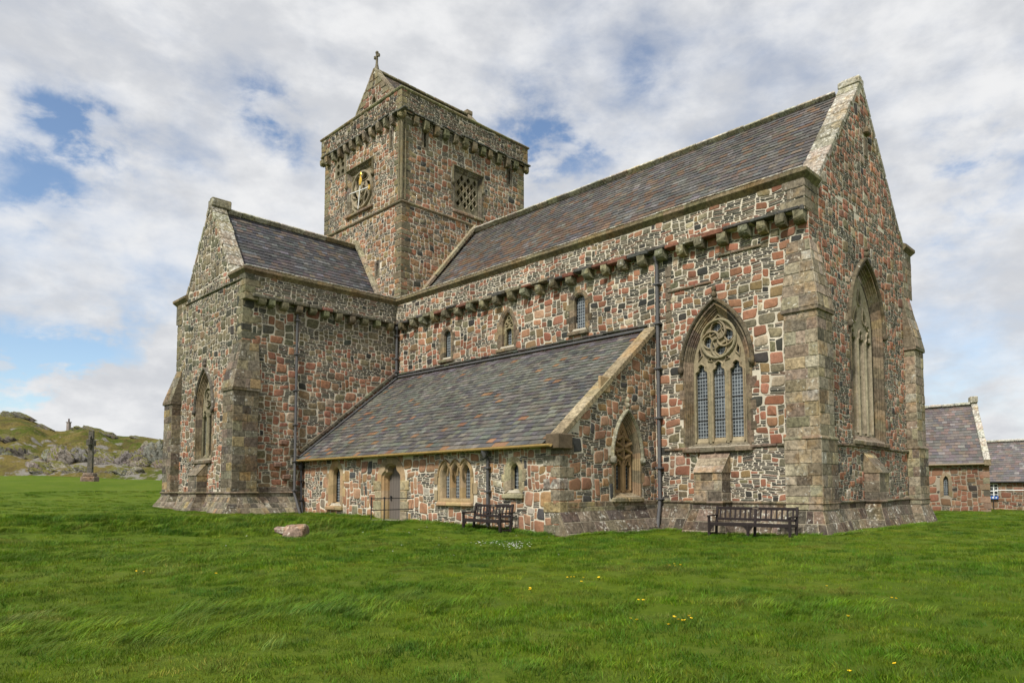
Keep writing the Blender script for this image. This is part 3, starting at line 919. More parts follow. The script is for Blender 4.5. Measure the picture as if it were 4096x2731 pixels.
def gz(x, y):
    x = np.asarray(x, float); y = np.asarray(y, float)
    num = np.zeros_like(x); den = np.zeros_like(x)
    for a, b, z in _CP:
        w = 1 / ((x - a) ** 2 + (y - b) ** 2 + .8) ** 1.7
        num = num + w * z; den = den + w
    z = num / den
    n = -(x - 7.76) * .63 + (y + 15.66) * .78
    s = (x - 7.76) * .78 + (y + 15.66) * .63
    def ss(t): t = np.clip(t, 0, 1); return t * t * (3 - 2 * t)
    win = ss((7.0 - s) / 2.0) * ss((s + 10) / 5)
    z = z - .60 * np.exp(-((n - 1.9) / 1.15) ** 2) * win + .16 * np.exp(-((n - 4.6) / 1.3) ** 2) * win + .10 * np.exp(-((n + .3) / .9) ** 2) * win
    z = z + .030 * (np.sin(x * 1.3 + y * .7) * np.sin(y * 1.1 - x * .4 + 1) + .6 * np.sin(x * 2.9 - y * 1.7) * np.sin(y * 3.1 + x * .9))
    return z
def build_ground():
    def axis(a, b, st, far):
        m = np.arange(a, b + .01, st)
        g = np.cumsum(st * 1.22 ** np.arange(1, 200)); g = g[g < far]
        return np.concatenate([(a - g)[::-1], m, b + g])
    xs = axis(-12, 42, .28, 3500); ys = axis(-32, 14, .28, 3500)
    X, Y = np.meshgrid(xs, ys)
    Z = gz(X, Y)
    d = np.hypot(X - 10, Y)
    Z = np.where(d > 120, Z * np.clip(1 - (d - 120) / 400, 0, 1), Z)
    V = np.stack([X, Y, Z], -1).reshape(-1, 3)
    nx, ny = len(xs), len(ys)
    i = (np.arange(ny - 1)[:, None] * nx + np.arange(nx - 1)[None]).ravel()
    F = np.stack([i, i + 1, i + nx + 1, i + nx], -1)
    mb = MB(); mb.add(V, F, (.1, .1, .1, 0), smooth=True)
    struct(mb.build('lawn_ground', M_GROUND))
build_ground()

# rocky hill far behind the cross; e1 to the right across the view, e2 away from the lawn
E1 = np.array([RT[0], RT[1]]) / np.hypot(RT[0], RT[1]); E2 = np.array([FW[0], FW[1]]) / np.hypot(FW[0], FW[1])
_SIL = [(-900, 1730), (-400, 1690), (0, 1654), (67, 1661), (116, 1680), (151, 1696), (200, 1722), (245, 1726), (281, 1716), (333, 1707), (393, 1714), (442, 1740),
        (491, 1746), (561, 1746), (631, 1758), (700, 1762), (900, 1785), (1500, 1850), (2400, 1935)]
def vnoise(x, y, seed=0):
    """cheap value noise in [-1, 1]"""
    xi = np.floor(x).astype(int); yi = np.floor(y).astype(int); fx = x - xi; fy = y - yi
    def h(a, b):
        n = (a * 374761393 + b * 668265263 + seed * 1442695041) & 0x7fffffff
        n = ((n ^ (n >> 13)) * 1274126177) & 0x7fffffff
        return ((n ^ (n >> 16)) & 0xffff) / 32767.5 - 1
    fx = fx * fx * (3 - 2 * fx); fy = fy * fy * (3 - 2 * fy)
    return (h(xi, yi) * (1 - fx) + h(xi + 1, yi) * fx) * (1 - fy) + (h(xi, yi + 1) * (1 - fx) + h(xi + 1, yi + 1) * fx) * fy
def fbm(x, y, seed=0, o=4):
    r = 0; a = 1; t = 0
    for k in range(o):
        r = r + a * vnoise(x * 2 ** k, y * 2 ** k, seed + k); t += a; a *= .55
    return r / t
D0, D1 = 79.0, 116.0
def hill_z(lat, D):
    u = lat / D * FPX + PX
    sv = np.interp(u, [p[0] for p in _SIL], [p[1] for p in _SIL])
    hor = PY + FPX * FW[2] / np.hypot(FW[0], FW[1]) + 5 + (2048 - u) * .0035
    top = 1.6 + D1 * (hor - sv) / FPX
    t = np.clip((D - D0) / (D1 - D0), 0, 1)
    zb = 3.1
    z = zb + (top - zb) * (t ** .72) + (fbm(lat / 9, D / 7, 3) * 1.0 + np.abs(fbm(lat / 4.5, D / 3.2, 9)) * 1.7 + np.abs(fbm(lat / 1.9, D / 1.6, 14)) * .7 - .7) * np.sin(np.pi * t) ** .7
    z = np.where(D > D1, top + (D - D1) * -.05, z)
    return np.where(D < D0, zb - (D0 - D) * .5, z)
def hill_pt(u, D):
    lat = (u - PX) / FPX * D
    p = CAMPOS[:2] + E1 * lat + E2 * D
    return p[0], p[1], float(hill_z(np.array([lat]), np.array([D]))[0])
def build_hill():
    la = np.arange(-150, 1, .55); D = np.concatenate([np.arange(76, 118, .5), np.arange(118, 180, 4)])
    LA, DD = np.meshgrid(la, D)
    Z = hill_z(LA, DD)
    XY = CAMPOS[None, None, :2] + LA[..., None] * E1 + DD[..., None] * E2
    V = np.concatenate([XY, Z[..., None]], -1).reshape(-1, 3)
    gy, gx = np.gradient(Z, .5, .55)
    slope = np.hypot(gx, gy)
    t = np.clip((DD - D0) / (D1 - D0), 0, 1)
    low = np.exp(-((t - .13) / .17) ** 2) * np.clip((LA + 78) / 12, 0, 1)
    rk = .16 + .55 * np.clip(slope - .5, 0, 1) + .42 * (fbm(LA / 5, DD / 4, 21) + .02) + .26 * low
    al = np.clip(rk, 0, 1)
    C = np.zeros((V.shape[0], 4)); C[:, 3] = al.ravel()
    nx, ny = len(la), len(D)
    i = (np.arange(ny - 1)[:, None] * nx + np.arange(nx - 1)[None]).ravel()
    mb = MB(); mb.add(V, np.stack([i, i + 1, i + nx + 1, i + nx], -1), C, smooth=True)
    struct(mb.build('hill', M_HILL))
build_hill()
# a gravel path in front of the far houses
def build_path():
    mb = MB(); V = []; xs = np.linspace(19.2, 60, 30)
    for x in xs:
        for y in (36.2, 38.0): V.append((x, y, float(gz(x, y)) + .012))
    mb.add(V, [[2 * k, 2 * k + 2, 2 * k + 3, 2 * k + 1] for k in range(len(xs) - 1)], (.34, .31, .26, .0))
    struct(mb.build('gravel_path', M_STONE))
build_path()
# ------------------------------------------------------------------ the abbey church
L, N_, W_, T_, A_, B_ = 22.5, 9.85, 8.05, 8.06, 5.12, 16.59
TX, TY, TDX, TDY = .29, -.06, 8.24, 9.0
ABBEY = thing('abbey_church', 'large rubble stone church with square tower, slate roofs and a lean-to aisle on the lawn', 'church', (0, 0, 0))
F_CS = Frame((0, 0, 0), (1, 0, 0), (0, -1, 0)); F_CE = Frame((L, 0, 0), (0, 1, 0), (1, 0, 0))
F_TE = Frame((0, 0, 0), (0, 1, 0), (1, 0, 0)); F_TS = Frame((0, -T_, 0), (1, 0, 0), (0, -1, 0))
F_AS = Frame((0, -A_, 0), (1, 0, 0), (0, -1, 0)); F_AE = Frame((B_, 0, 0), (0, 1, 0), (1, 0, 0))
F_WS = Frame((0, TY, 0), (1, 0, 0), (0, -1, 0)); F_WE = Frame((TX, 0, 0), (0, 1, 0), (1, 0, 0))
TAN = (.24, .193, .128, .35); TAN_D = (.168, .138, .096, .35); BUFF = (.38, .275, .155, .08); LICH = (.37, .345, .27, .75)
SP_CHOIR = dict(mw=.66, mh=.30, pb=.60, th=.050, tw=.26)
SP_TOWER = dict(mw=.62, mh=.33, pb=.66, th=.052, tw=.24)
SP_PARA = dict(mw=.50, mh=.26, pb=.34, th=.060, tw=.28)
SP_TRAN = dict(mw=.68, mh=.36, pb=.64, th=.050, tw=.24)
SP_GABLE = dict(mw=.52, mh=.40, pb=.66, th=.052, tw=.22, up=.3)
SP_AISLE = dict(mw=.66, mh=.50, pb=.66, th=.050, tw=.24, up=.28)
SP_OLIVE = dict(mw=.54, mh=.46, pb=.70, th=.060, tw=.20, up=.3)

# ---- windows
def ring_(spec, o):
    cu, w, v0, vs, va, kind = spec
    if kind == 'flat': return arch(cu, w + o, v0 - o * .55, vs, va + o, kind='flat')
    return arch(cu, w + o, v0 - o * .55, vs, va + o * (1.2 if kind == 'pointed' else 1.0), kind=kind)
def circle(cu, cv, r, n=14): return [(cu + r * math.cos(2 * math.pi * k / n), cv + r * math.sin(2 * math.pi * k / n)) for k in range(n)]
def tear(cu, cv, ang, ln, wd, n=14, bend=.35):
    """mouchette: a curved tear shape"""
    P = []
    for k in range(n):
        t = 2 * math.pi * k / n
        x = .5 * math.cos(t); y = .5 * math.sin(t) * (1 - .75 * (x + .5)) * 1.25
        y += bend * (x * x - .25)
        P.append((x * ln, y * wd))
    c, s = math.cos(ang), math.sin(ang)
    return [(cu + x * c - y * s, cv + x * s + y * c) for x, y in P]
def outline_excl(spec, o): return ring_(spec, o)

def window(fr, spec, prof, pal, seg=.42, lights=None, foils=(), trac=-.21, glass=True, hood=None, hoodcol=(.125, .105, .07, .4), sill=True, cusps=True, ribs=(), traccol=TAN, label=None, stops=True, glassy=.06, name='window', sillcol=TAN, lead=True, jambs=True):
    """surround with stepped mouldings; tracery, glass, hood mould and sill as sub-parts"""
    mb = MB()
    loft(mb, fr, [(ring_(spec, o), h) for o, h in prof], TAN, seg=seg, pal=pal)
    cu, w, v0, vs, va, kind = spec
    # sloping bottom of the opening
    o1 = prof[1][0]; h1 = prof[1][1]; hl = prof[-1][1]
    lo = [fr(np.array((cu - w - o1, v0 - o1 * .55)), h1), fr(np.array((cu + w + o1, v0 - o1 * .55)), h1), fr(np.array((cu + w, v0)), hl), fr(np.array((cu - w, v0)), hl)]
    mb.add(lo, [[0, 1, 2, 3]], jit(sillcol))
    if jambs:
        for sg in (-1, 1):
            z = v0 - .05; q = 0
            while z < vs + (va - vs) * .25:
                hh_ = RNG.uniform(.24, .42); ww_ = (.10, .22)[q % 2] * RNG.uniform(.8, 1.25); x_ = prof[1][0] - .03
                cbox(mb, fr(np.array((cu + sg * (w + x_ + ww_ / 2), z + hh_ / 2)), -.02), (ww_ / 2, .042, hh_ / 2 - .006) if abs(fr.U[0]) > .5 else (.042, ww_ / 2, hh_ / 2 - .006), bev=.012, col=pick(pal, 1)[0]); z += hh_; q += 1
    win = mb.build(name, M_STONE, ABBEY)
    if label: win['label'] = label
    op = ring_(spec, 0.0)
    if lights:
        tb = MB()
        big = ring_(spec, .02)
        plate(tb, fr, big, list(lights) + list(foils), trac, .13, traccol)
        for q in lights: sweep2(tb, fr, q, .075, trac - .01, trac + .055, traccol)
        for q in foils: sweep2(tb, fr, q, .055, trac - .01, trac + .05, traccol, closed=True)
        for pts, wd, hh, cl in ribs: sweep2(tb, fr, pts, wd, trac - .01, trac + hh, traccol, closed=cl)
        tb.build('tracery', M_STONE, win)
    if glass:
        gb = MB(); g = np.array(ring_(spec, .015)); hh = (trac - .11) if lights else hl - glassy
        gb.add(fr(g, hh), [list(range(len(g)))[::-1] if np.dot(np.cross(fr.U, fr.V), fr.N) > 0 else list(range(len(g)))], (0, 0, 0, 0), uv=np.stack([g[:, 0] - cu, g[:, 1] - v0, np.zeros(len(g))], -1))
        gb.build('glass', M_GLASS, win)
        if lead and lights:
            # saddle bars across the lights
            for q in lights:
                q = np.array(q); a, b = q[:, 0].min() - .02, q[:, 0].max() + .02
                for k in range(1, 4):
                    z = q[:, 1].min() + (q[:, 1].max() - q[:, 1].min()) * k / 3.6
                    lb = MB(); tube(lb, [fr(np.array((a, z)), hh + .015), fr(np.array((b, z)), hh + .015)], .014, (.3, .3, .3, 0), 5); lb.build('saddle_bar', M_LEAD, win)
    if hood:
        hb = MB(); ho, hw, hv = hood
        pts = [p for p in ring_(spec, ho) if p[1] >= hv - 1e-6]
        if kind == 'flat': pts = [(cu - w - ho, hv)] + [(cu - w - ho, va + ho), (cu + w + ho, va + ho)] + [(cu + w + ho, hv)]
        else: pts = [(cu - w - ho, hv)] + pts[0:] + [(cu + w + ho, hv)] if pts[0][1] > hv + .05 else pts
        sweep2(hb, fr, pts, hw, -.01, .115, hoodcol)
        if stops:
            for sgn in (-1, 1): blob(hb, fr(np.array((cu + sgn * (w + ho), hv - .07)), .07), (.11, .11, .14), jit(hoodcol))
            if kind == 'pointed':
                ap = fr(np.array((cu, va + ho * 1.2 + .05)), .05)
                blob(hb, ap + np.array((0, 0, .10)), (.11, .11, .13), jit(hoodcol)); blob(hb, ap + np.array((0, 0, .28)), (.10, .10, .12), jit(hoodcol))
        hb.build('hood_mould', M_STONE, win)
    if sill:
        sb = MB()
        a = fr(np.array((cu - w - prof[0][0] - .05, v0 - o1 * .55 - .09)), .05); b = fr(np.array((cu + w + prof[0][0] + .05, v0 - o1 * .55 - .09)), .05)
        chain(sb, a, b, .7, .20, .16, sillcol, bev=.03)
        sb.build('sill', M_STONE, win)
    return win

PROF = [(.27, -.02), (.26, .026), (.205, .028), (.19, -.03), (.155, -.035), (.14, -.07), (.105, -.075), (.09, -.12), (.05, -.125), (.035, -.16), (0, -.18)]
PROF_E = [(.40, -.02), (.39, .026), (.33, .028), (.31, -.06), (.26, -.06), (.24, -.11), (.19, -.12), (.17, -.17), (.11, -.18), (.09, -.21), (0, -.23)]
PROF_S = [(.24, -.02), (.23, .03), (.10, .032), (.02, -.03), (0, -.14)]
def light(cu, w, v0, vs, va): return arch(cu, w, v0, vs, va, n=8, kind='pointed', cusp=.30)

WIN = {}
# large south window of the choir
WIN['big'] = (19.12, 1.02, 3.10, 5.72, 7.62, 'pointed')
WIN['w1'] = (4.22, .24, 8.0, 9.02, 9.27, 'round'); WIN['w2'] = (8.57, .36, 7.95, 8.75, 9.42, 'pointed'); WIN['w3'] = (12.87, .27, 8.05, 9.10, 9.38, 'round')
WIN['east'] = (4.75, 1.20, 3.40, 7.20, 9.22, 'pointed')
WIN['south'] = (-4.08, .78, 3.15, 5.40, 7.02, 'pointed')
WIN['ais_e'] = (-1.74, .52, 1.42, 2.62, 3.92, 'pointed')
WIN['l1'] = (3.08, .29, 1.03, 2.18, 2.52, 'pointed')
WIN['t0'] = (10.89, .20, 1.24, 2.05, 2.40, 'pointed'); WIN['t1'] = (11.46, .20, 1.24, 2.05, 2.40, 'pointed'); WIN['t2'] = (12.03, .20, 1.24, 2.05, 2.40, 'pointed')
WIN['rl'] = (14.52, .165, 1.58, 2.20, 2.38, 'round')
WIN['door'] = (7.37, .56, .30, 1.95, 2.50, 'pointed')
WIN['ts'] = (-3.88, 1.14, 17.62, 18.6, 19.92, 'flat'); WIN['te'] = (4.45, .84, 17.58, 18.6, 19.76, 'flat')

def slit(fr, u, w, v0, v1, frame=.16):
    """narrow opening in a dressed surround"""
    sp = (u, w, v0, (v0 + v1) / 2, v1, 'flat')
    mb = MB(); loft(mb, fr, [(ring_(sp, frame), -.02), (ring_(sp, frame - .005), .02), (ring_(sp, .01), .022), (ring_(sp, 0), -.22)], TAN_D, seg=.4, pal=P_ASH_DK)
    a = [fr(np.array(p), hh) for p, hh in (((u - w - frame, v0 - frame * .55), .02), ((u + w + frame, v0 - frame * .55), .02), ((u + w, v0), .022), ((u - w, v0), .022))]
    mb.add(a, [[0, 1, 2, 3]], TAN_D)
    g = np.array(ring_(sp, 0)); mb.add(fr(g, -.22), [list(range(len(g)))[::-1]], (.02, .02, .02, 0))  # near-black back panel: the darkness inside the slit put into colour
    mb.build('slit_window', M_STONE, ABBEY)
    return ring_(sp, 0), ring_(sp, frame - .02)

# ---- the walls
def zone_tran_e(C, cols, rng):
    o = pick(P_OLIVE, len(C), rng); k = rng.random(len(C)) < np.clip((C[:, 1] - 7.7) / 1.8, 0, .93)
    return np.where(k[:, None], o, cols)
def zone_tran_s(C, cols, rng):
    o = pick(P_OLIVE, len(C), rng); k = rng.random(len(C)) < np.clip((C[:, 1] - 6.0) / 2.6, .06, .90)
    return np.where(k[:, None], o, cols)
def zone_choir(C, cols, rng):
    # rougher olive and dark stone toward the east end of the big window and near the plinth
    o = pick(P_OLIVE, len(C), rng); p = np.where(C[:, 1] < 3.0, .22, .10) + np.where((C[:, 0] > 20.3) & (C[:, 1] < 7), .16, 0)
    return np.where((rng.random(len(C)) < p)[:, None], o, cols)

def build_walls():
    big = WIN['big']
    mb = MB()
    cl = [WIN[k] for k in ('w1', 'w2', 'w3')]
    rubble(mb, F_CS, [(0, 7.2), (16.6, 7.2), (16.6, 10.25), (0, 10.25)], P_CHOIR, [ring_(k, .055) for k in cl], [ring_(k, .21) for k in cl], SP_CHOIR, zone_choir, seed=1)
    rubble(mb, F_CS, [(16.6, .95), (L, .95), (L, 10.25), (16.6, 10.25)], P_CHOIR, [ring_(big, .196)], [ring_(big, .25)], SP_CHOIR, zone_choir, seed=2)
    mb.add([F_CS(np.array(p)) for p in ((0, -.3), (16.6, -.3), (16.6, 7.2), (0, 7.2))], [[0, 1, 2, 3]], MORTAR)
    mb.add([F_CS(np.array(p)) for p in ((16.6, -.3), (L, -.3), (L, .95), (16.6, .95))], [[0, 1, 2, 3]], MORTAR)
    # long weathered courses that tie the wall beside the window
    for z, a, b in ((2.93, 16.95, 18.0), (2.93, 20.3, 21.8), (8.66, 17.2, 19.0), (9.5, 19.3, 20.9)):
        chain(mb, F_CS(np.array((a, z)), .01), F_CS(np.array((b, z)), .01), .55, .10, .10, TAN_D, bev=.025, a=.3)
    ashlar(mb, [F_CS(np.array(p), .03) for p in ((16.9, .6), (21.8, .6), (21.8, 1.05), (16.9, 1.05))], .22, .5, P_ASH_DK)
    # flat pilaster strips of dressed stone either side of the big window
    for k, z in enumerate(np.arange(7.3, 9.8, .42)):
        cbox(mb, F_CS(np.array((17.22, z)), .0), (.10 + .03 * (k % 2), .03, .19), bev=.015, col=jit(TAN_D))
    mb.build('choir_wall', M_STONE, ABBEY)

    mb = MB(); e = WIN['east']
    nich = [(5.02, 13.75), (5.02, 14.85), (5.40, 14.85), (5.40, 13.75)]
    rubble(mb, F_CE, [(0, .95), (N_, .95), (N_, 11.32), (0, 11.32)], P_GABLE, [ring_(e, .322)], [ring_(e, .38)], SP_GABLE, seed=3, slate=P_SLATE_SM)
    rubble(mb, F_CE, [(.66, 11.3), (9.12, 11.3), (4.92, 16.42)], P_GABLE, [], [nich], SP_GABLE, seed=4, slate=P_SLATE_SM)
    mb.add([F_CE(np.array(p)) for p in ((0, -.3), (N_, -.3), (N_, .95), (0, .95))], [[0, 1, 2, 3]], MORTAR)
    # back of the gable above the roof
    mb.add([(L - .75, .66, 11.3), (L - .75, 9.12, 11.3), (L - .75, 4.92, 16.42)], [[2, 1, 0]], MORTAR)
    mb.build('gable_wall', M_STONE, ABBEY)
    nb = MB()
    cbox(nb, F_CE(np.array((5.21, 14.12)), -.02), (.06, .17, .36), bev=.03, col=TAN_D); cbox(nb, F_CE(np.array((5.21, 14.72)), .06), (.12, .21, .12), bev=.05, col=TAN_D)
    nb.build('niche', M_STONE, ABBEY)

    mb = MB()
    rubble(mb, F_TE, [(-T_, 1.5), (0, 1.5), (0, 10.3), (-T_, 10.3)], P_TRAN, [], [], SP_TRAN, zone_tran_e, seed=5)
    mb.add([F_TE(np.array(p)) for p in ((-T_, -.3), (0, -.3), (0, 1.5), (-T_, 1.5))], [[0, 1, 2, 3]], MORTAR)
    ashlar(mb, [F_TE(np.array(p), .03) for p in ((-T_, 1.0), (-A_, 1.0), (-A_, 1.72), (-T_, 1.72))], .26, .55, P_ASH_DK)
    for y, z in ((-6.35, 2.72), (-5.95, 2.16), (-6.1, 3.75)): cbox(mb, F_TE(np.array((y, z)), .06), (.10, .17, .11), bev=.04, col=jit((.2, .12, .09, .2)))
    s = WIN['south']
    rubble(mb, F_TS, [(-W_, 1.5), (0, 1.5), (0, 11.5), (-W_, 11.5)], P_TRAN, [ring_(s, .196)], [ring_(s, .25)], SP_TRAN, zone_tran_s, seed=6)
    rubble(mb, F_TS, [(-6.66, 11.5), (-1.36, 11.5), (-4.03, 15.38)], P_OLIVE, [], [], SP_OLIVE, seed=7)
    mb.add([F_TS(np.array(p)) for p in ((-W_, -.3), (0, -.3), (0, 1.5), (-W_, 1.5))], [[0, 1, 2, 3]], MORTAR)
    mb.add([(-6.66, -T_ + .75, 11.5), (-1.36, -T_ + .75, 11.5), (-4.03, -T_ + .75, 15.38)], [[0, 1, 2]][0:1], MORTAR)
    # far side of the transept
    ashlar(mb, [(-W_, .5, -.3), (-W_, -T_, -.3), (-W_, -T_, 11.5), (-W_, .5, 11.5)], .4, .6, P_TRAN, mortar=MORTAR)
    # quoins
    for k, z in enumerate(np.arange(7.95, 10.25, .36)):
        a, b = ((.34, .22), (.22, .36))[k % 2]
        cbox(mb, (.02 - a + .0, -T_ - .02 + b, z + .17), (a, b, .165), bev=.03, col=pick(P_OLIVE, 1)[0])
        cbox(mb, (-W_ - .02 + a, -T_ - .02 + b, z + .17), (a, b, .165), bev=.03, col=pick(P_OLIVE, 1)[0])
    for k, z in enumerate(np.arange(10.35, 11.2, .3)):
        cbox(mb, (-W_ - .02 + .3, -T_ - .02 + .3, z + .14), (.3, .3, .14), bev=.03, col=pick(P_OLIVE, 1)[0])
    mb.build('transept_wall', M_STONE, ABBEY)

    mb = MB()
    aw = [WIN[k] for k in ('l1', 'rl')]
    tri = [(10.42, 1.08), (10.42, 2.28), (10.89, 2.66), (11.46, 2.66), (12.03, 2.66), (12.5, 2.28), (12.5, 1.08)]
    dr = WIN['door']
    rubble(mb, F_AS, [(0, -.2), (B_, -.2), (B_, 2.95), (0, 2.95)], P_AISLE, [ring_(k, .065) for k in aw] + [arch(dr[0], dr[1] + .118, dr[2], dr[3], dr[4] + .106, n=10, kind='pointed', cusp=.26 * .705)] + [ring_(WIN[k], .06) for k in ('t0', 't1', 't2')],
           [ring_(WIN['l1'], .30), ring_(WIN['rl'], .24), ring_(dr, .36), tri], SP_AISLE, seed=8)
    ae = WIN['ais_e']
    rubble(mb, F_AE, [(-A_, .85), (0, .85), (0, 7.42), (-A_, 3.0)], P_AISLE, [ring_(ae, .196)], [ring_(ae, .26)], dict(SP_AISLE, pb=.60, mw=.60), seed=9)
    mb.add([F_AE(np.array(p)) for p in ((-A_, -.3), (0, -.3), (0, .85), (-A_, .85))], [[0, 1, 2, 3]], MORTAR)
    for k, z in enumerate(np.arange(.12, 2.8, .36)):
        a, b = ((.36, .20), (.20, .34))[k % 2]
        cbox(mb, (B_ + .025 - a, -A_ - .025 + b, z + .17), (a, b, .168), bev=.02, col=pick(P_ASH_DK, 1)[0])
    ashlar(mb, [F_AE(np.array(p), .02) for p in ((-A_ + .3, .84), (-.05, .84), (-.05, 1.16), (-A_ + .3, 1.16))], .2, .55, P_ASH)
    cbox(mb, F_AE(np.array((-2.95, 5.05)), .02), (.05, .27, .26), bev=.02, col=BUFF)
    mb.build('aisle_wall', M_STONE, ABBEY)

    # hidden north side
    mb = MB()
    ashlar(mb, [(L, N_, -.3), (TX - 8, N_, -.3), (TX - 8, N_, 11.5), (L, N_, 11.5)], .45, .8, P_TRAN, mortar=MORTAR)
    mb.build('north_wall', M_STONE, ABBEY)
build_walls()
# ---- parapets, cornice and corbels
CORN = [(0, 11.18), (.05, 11.24), (.13, 11.33), (.155, 11.36), (.155, 11.47), (.02, 11.54), (-.28, 11.58)]
def corbel_mesh(w=.27, proj=.34, h=.34):
    mb = MB(); P = [(0, 0), (proj, 0)]
    for k in range(1, 6):
        t = math.pi / 2 * k / 6
        P.append((proj * (.62 + .38 * math.cos(t)) - .0, -h * .35 - h * .65 * math.sin(t) * .92))
    P.append((proj * .35, -h)); P.append((0, -h * .98))
    V = []
    for s in (-1, 1):
        for x, z in P: V.append((s * w / 2 * (.97 if z > -.05 else 1), -x, z))
    n = len(P)
    V = np.array(V)
    F = [list(range(n)), list(range(n, 2 * n))[::-1]] + [[i, n + i, n + (i + 1) % n, (i + 1) % n][::-1] for i in range(n)]
    return V, F
def corbels(parent, places, col, rotz, w=.27, proj=.34, h=.34, smooth=False):
    V, F = corbel_mesh(w, proj, h)
    protos = []
    for k in range(4):
        mb = MB(); q = V * np.array([RNG.uniform(.88, 1.12), RNG.uniform(.92, 1.06), RNG.uniform(.85, 1.12)]) + RNG.uniform(-.018, .018, V.shape)
        mb.add(q, F, jit(col, a=.25)); protos.append(mb)
    made = []
    for i, p in enumerate(places):
        k = i % 4
        if k >= len(made):
            o = protos[k].build('corbel', M_STONE, parent); made.append(o)
        else:
            o = made[k].copy(); COL.objects.link(o); o.parent = parent
        o.location = p; o.rotation_euler = (0, RNG.uniform(-.04, .04), rotz)

def build_parapets():
    ps, z0 = .25, 10.22
    F_PS = Frame((0, -ps, 0), (1, 0, 0), (0, -1, 0)); F_PT = Frame((ps, 0, 0), (0, 1, 0), (1, 0, 0))
    mb = MB()
    rubble(mb, F_PS, [(ps, z0), (L, z0), (L, 11.22), (ps, 11.22)], P_PARA, spec=dict(SP_PARA, mw=.6, pb=.46), seed=21, slate=P_SLATE_SM, zonefn=lambda C, c, r: np.where((r.random(len(C)) < .45)[:, None], pick(P_CHOIR, len(C), r), c))
    mb.add([(ps, -ps, z0), (L, -ps, z0), (L, 0, z0), (ps, 0, z0)], [[0, 3, 2, 1]], MORTAR)
    ashlar(mb, [(L, -ps, z0), (L, .75, z0), (L, .75, 11.25), (L, -ps, 11.25)], .34, .5, P_ASH)
    mb.add([(0, -ps, 11.45), (L, -ps, 11.45), (L, 1.1, 11.45), (0, 1.1, 11.45)], [[0, 1, 2, 3]], (.2, .18, .14, .4))
    for k, z in enumerate((10.28, 10.62, 10.94)):
        a = (.42, .30, .38)[k]
        cbox(mb, (L + .02 - a, -ps - .02 + .24, z + .15), (a, .24, .15), bev=.02, col=pick(P_ASH, 1)[0])
    # flat slabs bridging the corbels
    x = .35
    while x < 22.4:
        w = min(RNG.uniform(.55, 1.1), L - x); c = (.165, .075, .05, .2) if RNG.random() < .3 else ((.08, .078, .07, .3) if RNG.random() < .5 else (.17, .15, .105, .5))
        zz = 10.24 + RNG.uniform(-.05, .05)
        cbox(mb, (x + w / 2, -.18, zz), (w / 2 - .012, .165 + RNG.uniform(0, .03), .055 + RNG.uniform(0, .035)), bev=.025, col=jit(c)); x += w
    pc = mb.build('parapet', M_STONE, ABBEY)
    xs = [.76, 1.69, 2.55, 3.46, 4.39, 5.31, 6.28, 7.19, 8.12, 9.05, 9.93, 10.82, 11.7, 12.57, 13.52, 14.44, 15.31, 16.2, 17.05, 17.94, 18.71, 19.58, 20.42, 21.05, 21.72, 22.3]
    corbels(pc, [(x, 0, 10.20 + RNG.uniform(-.05, .03)) for x in xs], (.185, .160, .105, .5), 0, .32, .36, .37)
    mb = MB()
    rubble(mb, F_PT, [(-T_, z0), (-ps, z0), (-ps, 11.22), (-T_, 11.22)], P_OLIVE, spec=dict(SP_PARA, pb=.36), seed=22, slate=P_SLATE_SM)
    mb.add([(ps, -T_, z0), (ps, -ps, z0), (0, -ps, z0), (0, -T_, z0)], [[0, 3, 2, 1]][0:1], MORTAR)
    mb.add([(ps, -T_, z0), (0, -T_, z0), (0, -T_, 11.25), (ps, -T_, 11.25)], [[3, 2, 1, 0]], MORTAR)
    for k, z in enumerate((10.05, 10.36, 10.66, 10.94)):
        a, b = ((.30, .42), (.34, .24), (.26, .36), (.32, .22))[k]
        cbox(mb, (ps + .02 - a, -T_ - .03 + b, z + .15), (a, b, .15), bev=.025, col=pick(P_OLIVE, 1)[0])
    mb.add([(-1.8, -T_, 11.45), (ps, -T_, 11.45), (ps, 0, 11.45), (-1.8, 0, 11.45)], [[0, 1, 2, 3]], (.2, .18, .14, .4))
    mb.add([(-W_ - ps, -T_, 11.45), (-6.2, -T_, 11.45), (-6.2, 0, 11.45), (-W_ - ps, 0, 11.45)], [[0, 1, 2, 3]], (.2, .18, .14, .4))
    y = -7.75
    while y < -.6:
        w = RNG.uniform(.5, .9); c = (.2, .09, .07, .6) if RNG.random() < .15 else (.125, .115, .085, .5)
        cbox(mb, (.18, y + w / 2, 10.25 + RNG.uniform(-.03, .03)), (.165 + RNG.uniform(0, .03), w / 2 - .012, .08), bev=.03, col=jit(c)); y += w
    # raised band along the south face
    chain(mb, (-6.9, -T_ - .02, 11.04), (-.02, -T_ - .02, 11.02), .8, .10, .07, (.15, .135, .095, .4), bev=.02)
    pt = mb.build('parapet', M_STONE, ABBEY)
    corbels(pt, [(0, y, 10.18 + RNG.uniform(-.03, .03)) for y in (-7.30, -6.85, -6.25, -5.55, -4.88, -4.2, -3.53, -2.82, -2.1, -1.37, -.62)], (.20, .18, .115, .35), math.pi / 2, .29, .36, .36)
    cn = []
    for path in ([(-1.36, -T_), (ps, -T_), (ps, -ps), (L, -ps), (L, .72)], [(-W_ - ps, .5), (-W_ - ps, -T_), (-6.66, -T_)], [(L, 9.1), (L, N_ + ps), (TX - 8, N_ + ps)]):
        mb = MB(); moulding(mb, path, CORN, (.20, .162, .098, .35), seg=.9); cn.append(mb)
    mb = cn[0]
